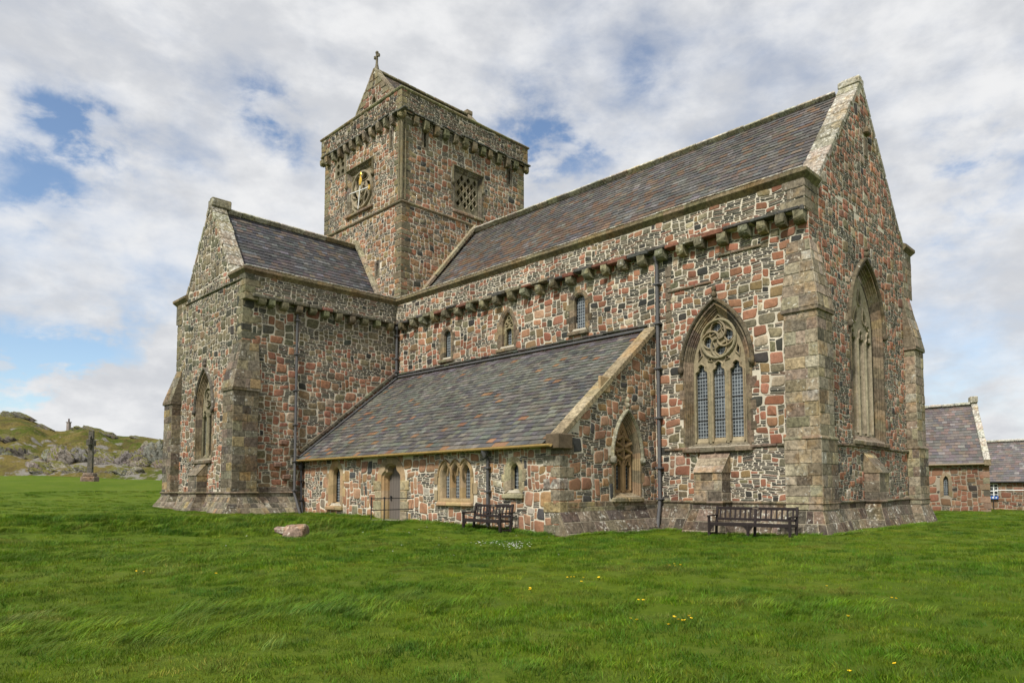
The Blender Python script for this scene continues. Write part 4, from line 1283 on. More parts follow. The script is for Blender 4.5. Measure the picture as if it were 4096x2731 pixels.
    # lichened top weathering
    for p0, p1, w in (((ps - .05, -T_ - .05), (ps - .05, -ps), 'y'), ((ps, -ps + .06), (L, -ps + .06), 'x')):
        chain(mb, (p0[0], p0[1], 11.54), (p1[0], p1[1], 11.54), .8, .36, .05, (.33, .29, .22, .85), bev=.02, a=.2)
    mb = cn[1]
    mb.add([(-W_ - ps, .5, z0), (-W_ - ps, -T_, z0), (-W_ - ps, -T_, 11.25), (-W_ - ps, .5, 11.25)], [[0, 1, 2, 3]], (.14, .13, .1, .3))
    mb.add([(-W_ - ps, -T_, z0), (-W_, -T_, z0), (-W_, -T_, 11.25), (-W_ - ps, -T_, 11.25)], [[0, 1, 2, 3]], (.14, .13, .1, .3))
    mb = cn[2]
    mb.add([(L, N_, z0 - .9), (L, N_ + ps, z0 - .9), (L, N_ + ps, 11.25), (L, N_, 11.25)], [[0, 1, 2, 3]], (.24, .2, .14, .4))
    ashlar(mb, [(L + .01, 9.0, z0 - .9), (L + .01, N_ + ps, z0 - .9), (L + .01, N_ + ps, 11.22), (L + .01, 9.0, 11.22)], .32, .5, P_ASH)
    for mb in cn: mb.build('cornice', M_STONE, ABBEY)
build_parapets()

# ---- roofs
def zone_choir_roof(s, t, cols, rng):
    brown = pick(PAL((1, (.115, .072, .047, .1)), (1, (.098, .070, .053, .1)), (.5, (.135, .088, .058, .1))), len(s), rng)
    p = .55 * np.exp(-((t - .35) / .22) ** 2) * np.exp(-((s - .34) / .30) ** 2) + .10 + .25 * np.exp(-((t - .62) / .1) ** 2) * np.exp(-((s - .5) / .3) ** 2)
    return np.where((rng.random(len(s)) < p)[:, None], brown, cols)
def zone_aisle_roof(s, t, cols, rng):
    pale = pick(PAL((2, (.115, .118, .10, .15)), (1, (.095, .10, .085, .15)), (.5, (.13, .125, .115, .2))), len(s), rng)
    purple = pick(PAL((2, (.088, .074, .078, .1)), (1, (.14, .13, .14, .1))), len(s), rng)
    p = .25 + .35 * np.exp(-((t - .70) / .18) ** 2)
    c = np.where((rng.random(len(s)) < p)[:, None], pale, cols)
    return np.where((rng.random(len(s)) < np.where(t > .93, .85, 0))[:, None], purple, c)
def build_roofs():
    mb = MB()
    slates(mb, [(TX, .62, 11.20), (L - .74, .62, 11.20), (L - .74, 4.92, 16.40), (TX, 4.92, 16.40)], .24, .36, P_SL_CHOIR, zone_choir_roof)
    slates(mb, [(L - .74, 9.22, 11.20), (TX, 9.22, 11.20), (TX, 4.92, 16.40), (L - .74, 4.92, 16.40)], .5, .6, P_SL_CHOIR)
    r = mb.build('roof', M_SLATE, ABBEY)
    rb = MB()
    n = 28
    for k in range(n):
        x0 = TX + .02 + (L - .9 - TX) * k / n; x1 = TX + .02 + (L - .9 - TX) * (k + 1) / n
        za = 16.58 - .22 * (k + .5) / n + RNG.uniform(-.012, .012)
        c = jit(LICH, a=.2)
        for sg in (-1, 1):
            beam(rb, (x0 + .006, 4.92 + sg * .11, za), (x1 - .006, 4.92 + sg * .11, za), .27, .11, c, .02, (0, -sg * .62, .78))
    rb.build('ridge', M_STONE, r)
    cb = MB()
    for sg, y0 in ((-1, .60), (1, 9.22)):
        chain(cb, (L - .36, y0, 11.30), (L - .36, 4.92, 16.52), 0.75, .78, .20, (.26, .235, .175, .75), bev=.03, a=.16, skew=.015)
    cbox(cb, (L - .36, 4.92, 16.55), (.40, .26, .13), bev=.04, col=LICH); cbox(cb, (L - .34, 4.92, 16.70), (.36, .14, .08), bev=.04, col=LICH)
    cbox(cb, (L - .36, .70, 11.36), (.40, .22, .16), bev=.04, col=LICH)
    cb.build('gable_coping', M_STONE, r)
    # roof of the transept
    mb = MB()
    slates(mb, [(-1.30, -T_ + .74, 11.22), (-1.30, TY, 11.22), (-4.03, TY, 15.25), (-4.03, -T_ + .74, 15.25)], .225, .34, P_SL_TRAN)
    slates(mb, [(-6.76, TY, 11.22), (-6.76, -T_ + .74, 11.22), (-4.03, -T_ + .74, 15.25), (-4.03, TY, 15.25)], .5, .6, P_SL_TRAN)
    r = mb.build('roof', M_SLATE, ABBEY)
    rb = MB()
    n = 11
    for k in range(n):
        y0 = -T_ + .8 + (T_ - .9) * k / n; y1 = -T_ + .8 + (T_ - .9) * (k + 1) / n; c = jit(LICH if k < 8 else (.30, .255, .17, .3), a=.18)
        for sg in (-1, 1): beam(rb, (-4.03 + sg * .10, y0 + .006, 15.37), (-4.03 + sg * .10, y1 - .006, 15.37), .26, .11, c, .02, (-sg * .7, 0, .72))
    rb.build('ridge', M_STONE, r)
    cb = MB()
    for sg, x0 in ((1, -1.22), (-1, -6.84)):
        chain(cb, (x0, -T_ + .33, 11.42), (-4.03, -T_ + .33, 15.50), .66, .74, .20, (.24, .21, .15, .8), bev=.03, a=.25, skew=.02)
    cbox(cb, (-4.0, -T_ + .42, 15.56), (.26, .46, .17), bev=.04, col=(.26, .24, .165, .6)); cbox(cb, (-4.0, -T_ + .46, 15.76), (.17, .46, .10), bev=.04, col=(.22, .205, .14, .5))
    cb.build('gable_coping', M_STONE, r)
    # lean-to roof of the aisle
    mb = MB()
    slates(mb, [(.05, -5.42, 2.96), (B_ - .42, -5.42, 2.96), (B_ - .42, -.02, 7.36), (.05, -.02, 7.36)], .235, .32, P_SL_AISLE, zone_aisle_roof)
    mb.add([(.05, -5.40, 2.93), (B_ - .42, -5.40, 2.93), (B_ - .42, -A_, 2.93), (.05, -A_, 2.93)], [[3, 2, 1, 0]], (.05, .05, .05, 0))
    r = mb.build('roof', M_SLATE, ABBEY)
    cb = MB()
    chain(cb, (B_ - .16, -5.18, 3.14), (B_ - .16, .0, 7.42), 1.15, .50, .19, (.285, .230, .145, .35), bev=.02, a=.12, skew=.005)
    cbox(cb, (B_ - .13, -5.0, 3.05), (.28, .34, .24), bev=.03, col=(.15, .115, .075, .2)); 
    cb.build('gable_coping', M_STONE, r)
    fb = MB()
    # lead flashing and the drip course above the roof
    beam(fb, (.05, -.07, 7.44), (B_ - .4, -.07, 7.44), .10, .10, (.2, .2, .2, 0), .02, mat=0)
    beam(fb, (.10, -5.35, 3.10), (.10, -.05, 7.46), .14, .06, (.2, .2, .2, 0), .01, mat=0)
    fb.build('lead_flashing', M_LEAD, r)
    db = MB()
    chain(db, (.1, -.06, 7.58), (B_ - .3, -.06, 7.58), .4, .12, .09, (.10, .095, .08, .2), bev=.02, a=.35)
    chain(db, (.05, -5.3, 3.36), (.05, -.1, 7.68), .6, .13, .16, (.16, .14, .10, .3), bev=.03, a=.25)
    db.build('drip_course', M_STONE, r)
build_roofs()

# ---- buttresses and plinths
PLINTH_C = [(16.62, 0), (18.50, 0), (18.50, -.58), (19.60, -.58), (19.60, 0), (21.84, 0), (21.84, -.5), (22.9, -.5), (22.9, .6), (L, .6), (L, 4.0), (23.05, 4.0), (23.05, 4.95), (L, 4.95), (L, 8.85), (22.9, 8.85), (22.9, 9.9), (21.9, 9.9)]
PLINTH_T = [(-W_, 0), (-W_, -7.38), (-8.35, -7.38), (-8.35, -8.48), (-7.25, -8.48), (-7.25, -T_), (-4.6, -T_), (-4.6, -8.55), (-3.5, -8.55), (-3.5, -T_), (-.8, -T_), (-.8, -8.48), (.3, -8.48), (.3, -7.38), (0, -7.38), (0, -A_)]
def batter(mb, path, zt, zm, run, zb, pal, ch=.34, bw=.55):
    """sloping plinth under a roll string"""
    moulding(mb, path, [(0, zt + .05), (.05, zt + .04), (.085, zt), (.06, zt - .045), (.0, zt - .06)], TAN_D, seg=.6, a=.25)
    a0 = offset_path(path, .015); a1 = offset_path(path, .03); a2 = offset_path(path, run)
    for i in range(len(path) - 1):
        q = lambda A, k, z: np.array((A[k][0], A[k][1], z))
        L_ = np.hypot(*(a0[i + 1] - a0[i]))
        ashlar(mb, [q(a1, i, zm), q(a1, i + 1, zm), q(a0, i + 1, zt - .05), q(a0, i, zt - .05)], .25, bw, pal, relief=.012)
        ashlar(mb, [q(a2, i, zb), q(a2, i + 1, zb), q(a1, i + 1, zm), q(a1, i, zm)], ch, bw, pal, relief=.016)
def buttress(x0, x1, y0, y1, z0, zd, zc, corner, pal, step=None):
    """clasping buttress; corner=(sx, sy): outward signs, wall corner at the inner side; sloping cap from zd up to zc"""
    mb = MB()
    def face(p, q, za, zb, off=0): ashlar(mb, [(p[0], p[1], za), (q[0], q[1], za), (q[0], q[1], zb), (p[0], p[1], zb)], .36, .52, pal, relief=.02, gap=.006)
    zs = [z0, zd] if step is None else [z0, step, zd]
    for k in range(len(zs) - 1):
        g = .05 if (step is not None and k == 0) else 0.0
        X0 = x0 - g; X1 = x1 + g; Y0 = y0 - g; Y1 = y1 + g
        face((X0, Y0), (X1, Y0), zs[k], zs[k + 1]); face((X1, Y0), (X1, Y1), zs[k], zs[k + 1])
        face((X1, Y1), (X0, Y1), zs[k], zs[k + 1]); face((X0, Y1), (X0, Y0), zs[k], zs[k + 1])
    if step is not None:
        moulding(mb, [(x0, y1), (x0, y0), (x1, y0), (x1, y1), (x0, y1)], [(0, step + .10), (.08, step + .03), (.09, step - .01), (.05, step - .05)], TAN_D, seg=.55, a=.25, ends=False)
    b = mb.build('buttress', M_STONE, ABBEY)
    cb = MB()
    sx, sy = corner
    e = .07
    X0, X1, Y0, Y1 = x0 - e, x1 + e, y0 - e, y1 + e
    # wall corner position
    cx = (x0 if sx < 0 else x1) - sx * (.40 if abs(x1) > 5 and x1 > 20 else .30); cy = (y0 if sy < 0 else y1) - sy * (.5 if y0 > -5 and sy < 0 else .42)
    if sy > 0: cy = N_
    ox, oy = (X0 if sx < 0 else X1), (Y0 if sy < 0 else Y1); ix, iy = (X1 if sx < 0 else X0), (Y1 if sy < 0 else Y0)
    A = (ix, oy, zd); B = (ox, oy, zd); C_ = (ox, iy, zd); D = (ix, cy, zc); E_ = (cx, cy, zc); G = (cx, iy, zc)
    fl = (sx * sy > 0)
    ashlar(cb, [A, B, E_, D], .42, .5, pal, relief=.02, flipn=fl); ashlar(cb, [B, C_, G, E_], .42, .5, pal, relief=.02, flipn=fl)
    moulding(cb, [(X0, Y1), (X0, Y0), (X1, Y0), (X1, Y1)], [(0, zd + .01), (0, zd - .10), (-.06, zd - .12)], TAN_D, seg=.5, a=.3, ends=False)
    cb.add([A, D, (ix, cy, zd)], [[0, 1, 2]], TAN_D); cb.add([C_, G, (cx, iy, zd)], [[0, 1, 2]], TAN_D)
    cb.build('buttress_cap', M_STONE, b)
def stub(x0, x1, y0, y1, z0, z1, z2, face, pal):
    """short buttress under a window with a sloping top; face 'S' or 'E'"""
    mb = MB()
    if face == 'S':
        ashlar(mb, [(x0, y0, z0), (x1, y0, z0), (x1, y0, z1), (x0, y0, z1)], .32, .5, pal); ashlar(mb, [(x1, y0, z0), (x1, y1, z0), (x1, y1, z1), (x1, y0, z1)], .32, .5, pal); ashlar(mb, [(x0, y1, z0), (x0, y0, z0), (x0, y0, z1), (x0, y1, z1)], .32, .5, pal)
        ashlar(mb, [(x0 - .04, y0 - .05, z1 - .03), (x1 + .04, y0 - .05, z1 - .03), (x1 + .04, y1, z2), (x0 - .04, y1, z2)], .34, .6, pal)
        mb.add([(x1 + .03, y0 - .05, z1 - .03), (x1 + .03, y1, z1 - .03), (x1 + .03, y1, z2)], [[0, 1, 2]], TAN); mb.add([(x0 - .03, y0 - .05, z1 - .03), (x0 - .03, y1, z1 - .03), (x0 - .03, y1, z2)], [[2, 1, 0]], TAN)
    else:
        ashlar(mb, [(x1, y0, z0), (x1, y1, z0), (x1, y1, z1), (x1, y0, z1)], .32, .5, pal); ashlar(mb, [(x0, y0, z0), (x1, y0, z0), (x1, y0, z1), (x0, y0, z1)], .32, .5, pal); ashlar(mb, [(x1, y1, z0), (x0, y1, z0), (x0, y1, z1), (x1, y1, z1)], .32, .5, pal)
        ashlar(mb, [(x1 + .05, y0 - .04, z1 - .03), (x1 + .05, y1 + .04, z1 - .03), (x0, y1 + .04, z2), (x0, y0 - .04, z2)], .34, .6, pal)
        mb.add([(x1 + .05, y0 - .03, z1 - .03), (x0, y0 - .03, z1 - .03), (x0, y0 - .03, z2)], [[2, 1, 0]], TAN); mb.add([(x1 + .05, y1 + .03, z1 - .03), (x0, y1 + .03, z1 - .03), (x0, y1 + .03, z2)], [[0, 1, 2]], TAN)
    mb.build('window_buttress', M_STONE, ABBEY)
def build_base():
    mb = MB()
    batter(mb, PLINTH_C, 1.10, .88, .42, -.25, P_BATTER, .36, .6)
    mb.build('plinth', M_STONE, ABBEY)
    mb = MB()
    batter(mb, PLINTH_T, 1.46, 1.28, .62, .25, P_ASH_DK, .30, .42)
    mb.build('plinth', M_STONE, ABBEY)
    mb = MB()
    ap = [(B_ - .35, -A_), (B_, -A_), (B_, 0)]
    a1 = offset_path(ap[1:], .02); 
    ashlar(mb, [(B_ + .54, -A_ - .03, -.12), (B_ + .54, 0, -.12), (B_ + .02, 0, .86), (B_ + .02, -A_ - .03, .86)], .36, .7, P_BATTER, relief=.018)
    mb.add([(B_ + .54, -A_ - .03, -.12), (B_, -A_ - .03, -.12), (B_, -A_ - .03, .86)], [[2, 1, 0]], TAN_D)
    mb.build('plinth', M_STONE, ABBEY)
    buttress(21.84, 22.9, -.5, .6, .9, 7.05, 9.35, (1, -1), P_ASH, step=3.05)
    buttress(21.84, 22.9, 8.85, 9.9, .9, 7.15, 9.2, (1, 1), P_ASH, step=3.1)
    buttress(-.8, .3, -8.48, -7.38, 1.3, 6.05, 8.15, (1, -1), P_ASH_DK)
    buttress(-8.35, -7.25, -8.48, -7.38, 1.3, 6.05, 7.7, (-1, -1), P_ASH_DK)
    stub(18.52, 19.58, -.56, 0, 1.1, 2.12, 2.80, 'S', P_ASH)
    stub(L, 23.03, 4.02, 4.93, 1.1, 2.10, 2.80, 'E', P_ASH)
    stub(-4.58, -3.52, -8.53, -T_, 1.4, 2.30, 2.90, 'S', P_ASH_DK)
    mb = MB()
    chain(mb, (L + .03, .62, 2.98), (L + .03, 8.84, 2.98), .7, .12, .10, TAN_D, bev=.03, a=.25)
    mb.build('string_course', M_STONE, ABBEY)
build_base()
# ---- tower
def build_tower():
    zb, zp, zt = 10.9, 21.78, 22.98
    x0, x1, y0, y1 = TX - TDX, TX, TY, TY + TDY
    sS = [slit(F_WS, -.74, .075, 20.16, 21.1), slit(F_WS, -1.98, .085, 13.28, 14.0)]
    sE = [slit(F_WE, 1.42, .075, 20.32, 21.2), slit(F_WE, 7.70, .075, 20.26, 21.15)]
    ts, te = WIN['ts'], WIN['te']
    quat = [(-6.66, 20.2), (-6.66, 21.5), (-5.46, 21.5), (-5.46, 20.2)]
    mb = MB()
    zf = lambda C, c, r: np.where((r.random(len(C)) < np.clip((C[:, 1] - 20.6) / 1.6, 0, .3))[:, None], pick(P_PARA, len(C), r), c)
    rubble(mb, F_WS, [(x0, zb), (x1, zb), (x1, zp), (x0, zp)], P_TOWER, [ring_(ts, .145), [(-6.62, 20.24), (-6.62, 21.46), (-5.5, 21.46), (-5.5, 20.24)]] + [a for a, b in sS], [ring_(ts, .22), quat] + [b for a, b in sS], SP_TOWER, zf, seed=31, slate=P_SLATE_SM)
    rubble(mb, F_WE, [(y0, zb), (y1, zb), (y1, zp), (y0, zp)], P_TOWER, [ring_(te, .145)] + [a for a, b in sE], [ring_(te, .22)] + [b for a, b in sE], SP_TOWER, zf, seed=32, slate=P_SLATE_SM)
    for q in ([(x0, y1), (x0, y0)], [(x1, y1), (x0, y1)]):
        a, b = q
        ashlar(mb, [(a[0], a[1], 9), (b[0], b[1], 9), (b[0], b[1], zp), (a[0], a[1], zp)], .4, .6, P_TOWER, mortar=MORTAR)
    mb.add([(x0, y0, 22.2), (x1, y0, 22.2), (x1, y1, 22.2), (x0, y1, 22.2)], [[0, 1, 2, 3]], (.15, .15, .15, 0))
    # near-black upright sheets behind the openings; their colour stands in for interior shade
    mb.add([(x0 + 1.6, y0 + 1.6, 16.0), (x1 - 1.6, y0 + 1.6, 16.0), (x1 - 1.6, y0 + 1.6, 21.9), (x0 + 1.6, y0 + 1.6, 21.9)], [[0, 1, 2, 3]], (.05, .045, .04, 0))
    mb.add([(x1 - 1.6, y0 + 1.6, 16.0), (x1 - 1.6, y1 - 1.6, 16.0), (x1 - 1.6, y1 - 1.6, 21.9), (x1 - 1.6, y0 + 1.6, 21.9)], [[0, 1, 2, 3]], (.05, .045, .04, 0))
    # quoins: long and short work at the corner, rolls above the string
    z = zb; k = 0
    while z < 21.5:
        h = RNG.uniform(.26, .42); a, b = ((.36, .24), (.24, .36), (.30, .30))[k % 3]
        for cx, cy, sx, sy in ((x1, y0, 1, -1), (x0, y0, -1, -1), (x1, y1, 1, 1)):
            cbox(mb, (cx + sx * (.02 - a), cy + sy * (.02 - b), z + h / 2), (a, b, h / 2 - .006), bev=.035, col=pick(PAL((3, (.20, .175, .11, .25)), (2, (.155, .14, .09, .25)), (1.2, (.24, .20, .115, .25))), 1)[0])
        z += h; k += 1
    for dx, dy, r in ((.015, -.015, .085), (-.20, -.03, .055), (.03, .20, .055)):
        tube(mb, [(x1 + dx, y0 + dy, 17.0), (x1 + dx, y0 + dy, 21.35)], r, (.185, .16, .10, .25), 8)
    t = mb.build('tower_wall', M_STONE, ABBEY)
    sb = MB()
    moulding(sb, [(x0, y1), (x0, y0), (x1, y0), (x1, y1), (x0, y1)], [(-.02, 16.99), (.07, 16.95), (.10, 16.89), (.07, 16.83), (-.02, 16.80)], (.21, .18, .115, .3), seg=.55, a=.22, ends=False)
    sb.build('string_course', M_STONE, ABBEY)
    # parapet
    q = .17
    P = [(x0 - q, y0 - q), (x1 + q, y0 - q), (x1 + q, y1 + q), (x0 - q, y1 + q)]
    mb = MB()
    F1 = Frame((0, y0 - q, 0), (1, 0, 0), (0, -1, 0)); F2 = Frame((x1 + q, 0, 0), (0, 1, 0), (1, 0, 0))
    rubble(mb, F1, [(x0 - q, zp), (x1 + q, zp), (x1 + q, zt), (x0 - q, zt)], P_PARA, spec=dict(SP_PARA, pb=.34), seed=33, slate=P_SLATE_SM, relief=.028)
    rubble(mb, F2, [(y0 - q, zp), (y1 + q, zp), (y1 + q, zt), (y0 - q, zt)], P_PARA, spec=dict(SP_PARA, pb=.34), seed=34, slate=P_SLATE_SM, relief=.028)
    for a, b in ((2, 3), (3, 0)):
        mb.add([(*P[a], zp), (*P[b], zp), (*P[b], zt), (*P[a], zt)], [[0, 1, 2, 3]], MORTAR)
    I = [(x0 + .35, y0 + .35), (x1 - .35, y0 + .35), (x1 - .35, y1 - .35), (x0 + .35, y1 - .35)]
    for k in range(4):
        a, b = I[k], I[(k + 1) % 4]
        mb.add([(*a, 22.2), (*b, 22.2), (*b, zt), (*a, zt)], [[3, 2, 1, 0]], MORTAR)
        a, b = P[k], P[(k + 1) % 4]; c, d = (x0, y0), (x1, y1)
    mb.add([(*P[0], zp), (*P[1], zp), (*P[2], zp), (*P[3], zp)], [[3, 2, 1, 0]], (.12, .115, .10, .2))
    for (cx, cy), (sx, sy) in zip(P[:3], ((-1, -1), (1, -1), (1, 1))):
        for k, zz in enumerate((zp, zp + .42, zp + .80)):
            cbox(mb, (cx - sx * (.2 + .08 * (k % 2) - .02), cy - sy * (.26 - .08 * (k % 2)), zz + .19), (.2 + .08 * (k % 2), .28 - .08 * (k % 2), .19), bev=.03, col=jit((.215, .18, .105, .4)))
    # ragged drip slabs along the foot of the parapet
    for ax in (0, 1):
        s = (x0 - .1 if ax == 0 else y0)
        e = (x1 if ax == 0 else y1 + .1)
        while s < e:
            w = RNG.uniform(.35, .75); zz = zp + RNG.uniform(-.06, .14); h = RNG.uniform(.03, .05); pr = RNG.uniform(.05, .13)
            c = (s + w / 2, y0 - q - pr + .08, zz) if ax == 0 else (x1 + q + pr - .08, s + w / 2, zz)
            cbox(mb, c, (w / 2 - .01, .12, h) if ax == 0 else (.12, w / 2 - .01, h), bev=.015, col=jit((.11, .11, .095, .6))); s += w
    pp = mb.build('parapet', M_STONE, ABBEY)
    corbels(pp, [(x, y0, zp - .01 + RNG.uniform(-.05, .04)) for x in (-7.39, -6.62, -5.88, -5.19, -4.53, -3.8, -3.12, -2.42, -1.7, -1.0, -.36)], (.185, .165, .11, .5), 0, .27, .30, .52)
    corbels(pp, [(x1, y, zp - .01 + RNG.uniform(-.05, .04)) for y in (.70, 1.38, 2.08, 2.74, 3.42, 4.11, 4.76, 5.43, 5.99, 6.69, 7.41, 8.07)], (.185, .165, .105, .4), math.pi / 2, .27, .30, .52)
    for cx, cy in ((x1, y0), (x0, y0), (x1, y1)):
        cb = MB()
        sx = 1 if cx == x1 else -1; sy = -1 if cy == y0 else 1
        cbox(cb, (cx + sx * .06, cy + sy * .06, zp - .16), (.20, .20, .17), bev=.06, col=jit((.20, .18, .105, .3)))
        blob(cb, (cx + sx * .12, cy + sy * .12, zp - .28), (.14, .14, .17), jit((.2, .18, .105, .3)))
        cb.build('corner_corbel', M_STONE, pp)
    cp = MB()
    moulding(cp, [P[3], P[0], P[1], P[2], P[3]], [(-.02, zt - .06), (.06, zt - .02), (.09, zt + .04), (.07, zt + .10), (-.3, zt + .20), (-.52, zt + .10), (-.54, zt - .05)], (.225, .20, .115, .5), seg=.75, a=.18, ends=False)
    cp.build('parapet_coping', M_STONE, pp)

    # cap house on the tower
    gx, gy, ga, gh = -4.16, .95, 26.42, 3.72
    F_G = Frame((0, gy, 0), (1, 0, 0), (0, -1, 0))
    lan = (gx + .02, .16, 23.6, 24.35, 24.75, 'pointed')
    mb = MB()
    rubble(mb, F_G, [(gx - gh, 22.3), (gx + gh, 22.3), (gx, ga)], PAL((4, (.25, .125, .085, .3)), (3, (.21, .15, .09, .3)), (1, (.14, .13, .09, .3))), [ring_(lan, .042)], [ring_(lan, .16)], dict(SP_TOWER, pb=.82, mw=.72, mh=.46), seed=35)
    loft(mb, F_G, [(ring_(lan, .20), -.02), (ring_(lan, .19), .03), (ring_(lan, .05), .032), (ring_(lan, 0), -.15)], TAN, seg=.3, pal=P_ASH)
    g = np.array(ring_(lan, 0)); mb.add(F_G(g, -.15), [list(range(len(g)))[::-1]], (.02, .02, .02, 0))  # lancet closed by a near-black panel, painted as the shade within
    for k in range(9):
        zz = 22.5 + k * .42; hw = (ga - zz) / (ga - 22.3) * gh
        for sg in (-1, 1): cbox(mb, (gx + sg * (hw - .32 - .08 * (k % 2)), gy - .0, zz + .16), (.26 + .08 * (k % 2), .035, .18), bev=.02, col=jit((.25, .215, .14, .3)))
    mb.build('cap_house_gable', M_STONE, ABBEY); mb = MB()
    mb.add([(gx + gh, gy + 7.1, 22.3), (gx - gh, gy + 7.1, 22.3), (gx, gy + 7.1, ga)], [[0, 1, 2]], MORTAR)
    mb.build('cap_house_gable', M_STONE, ABBEY)
    mb = MB(); yb = gy + 7.1
    slates(mb, [(gx + gh, gy + .1, 22.25), (gx + gh, yb, 22.25), (gx, yb, ga - .05), (gx, gy + .1, ga - .05)], .22, .3, PAL((3, (.17, .145, .125, .5)), (2, (.12, .105, .10, .4)), (1, (.075, .07, .07, .2))))
    slates(mb, [(gx - gh, yb, 22.25), (gx - gh, gy + .1, 22.25), (gx, gy + .1, ga - .05), (gx, yb, ga - .05)], .5, .6, P_SL_TRAN)
    r = mb.build('roof', M_SLATE, ABBEY)
    rb = MB(); chain(rb, (gx, gy + .2, ga + .03), (gx, yb, ga + .03), .7, .30, .14, (.24, .21, .13, .5), bev=.05)
    rb.build('ridge', M_STONE, r)
    for y in (gy + .12, yb):
        cb = MB()
        for sg in (-1, 1): chain(cb, (gx + sg * (gh + .05), y, 22.35), (gx, y, ga + .1), .7, .34, .16, (.235, .205, .14, .45), bev=.02)
        if y == yb: cbox(cb, (gx, yb, ga + .2), (.2, .25, .16), bev=.04, col=TAN)
        cb.build('gable_coping', M_STONE, r)
    cb = MB(); c = (.16, .14, .10, .35); bz = ga + .05
    tube(cb, [(gx, gy + .15, bz), (gx, gy + .15, bz + .22), (gx, gy + .15, bz + .42)], [.16, .11, .075], c, 8)
    cbox(cb, (gx, gy + .15, bz + .72), (.065, .06, .42), bev=.03, col=c); cbox(cb, (gx, gy + .15, bz + .86), (.23, .055, .065), bev=.03, col=c)
    cbox(cb, (gx, gy + .15, bz + 1.10), (.095, .07, .07), bev=.03, col=c)
    for sg in (-1, 1): cbox(cb, (gx + sg * .21, gy + .15, bz + .86), (.055, .065, .10), bev=.03, col=c)
    cb.build('cross_finial', M_STONE, ABBEY)
build_tower()

# sloping weather stones where the roofs die into the tower
def build_weatherings():
    mb = MB()
    for sg, y in ((-1, .70), (1, 9.1)): chain(mb, (TX + .12, y, 11.55), (TX + .12, 4.92, 16.85), .75, .30, .17, (.29, .245, .165, .3), bev=.02, a=.14)
    mb.build('weathering_stones', M_STONE, ABBEY); mb = MB()
    for sg, x in ((1, -1.22), (-1, -6.84)): chain(mb, (x, TY - .12, 11.55), (-4.03, TY - .12, 15.72), .7, .30, .18, (.30, .265, .185, .4), bev=.02, a=.14)
    mb.build('weathering_stones', M_STONE, ABBEY)
build_weatherings()

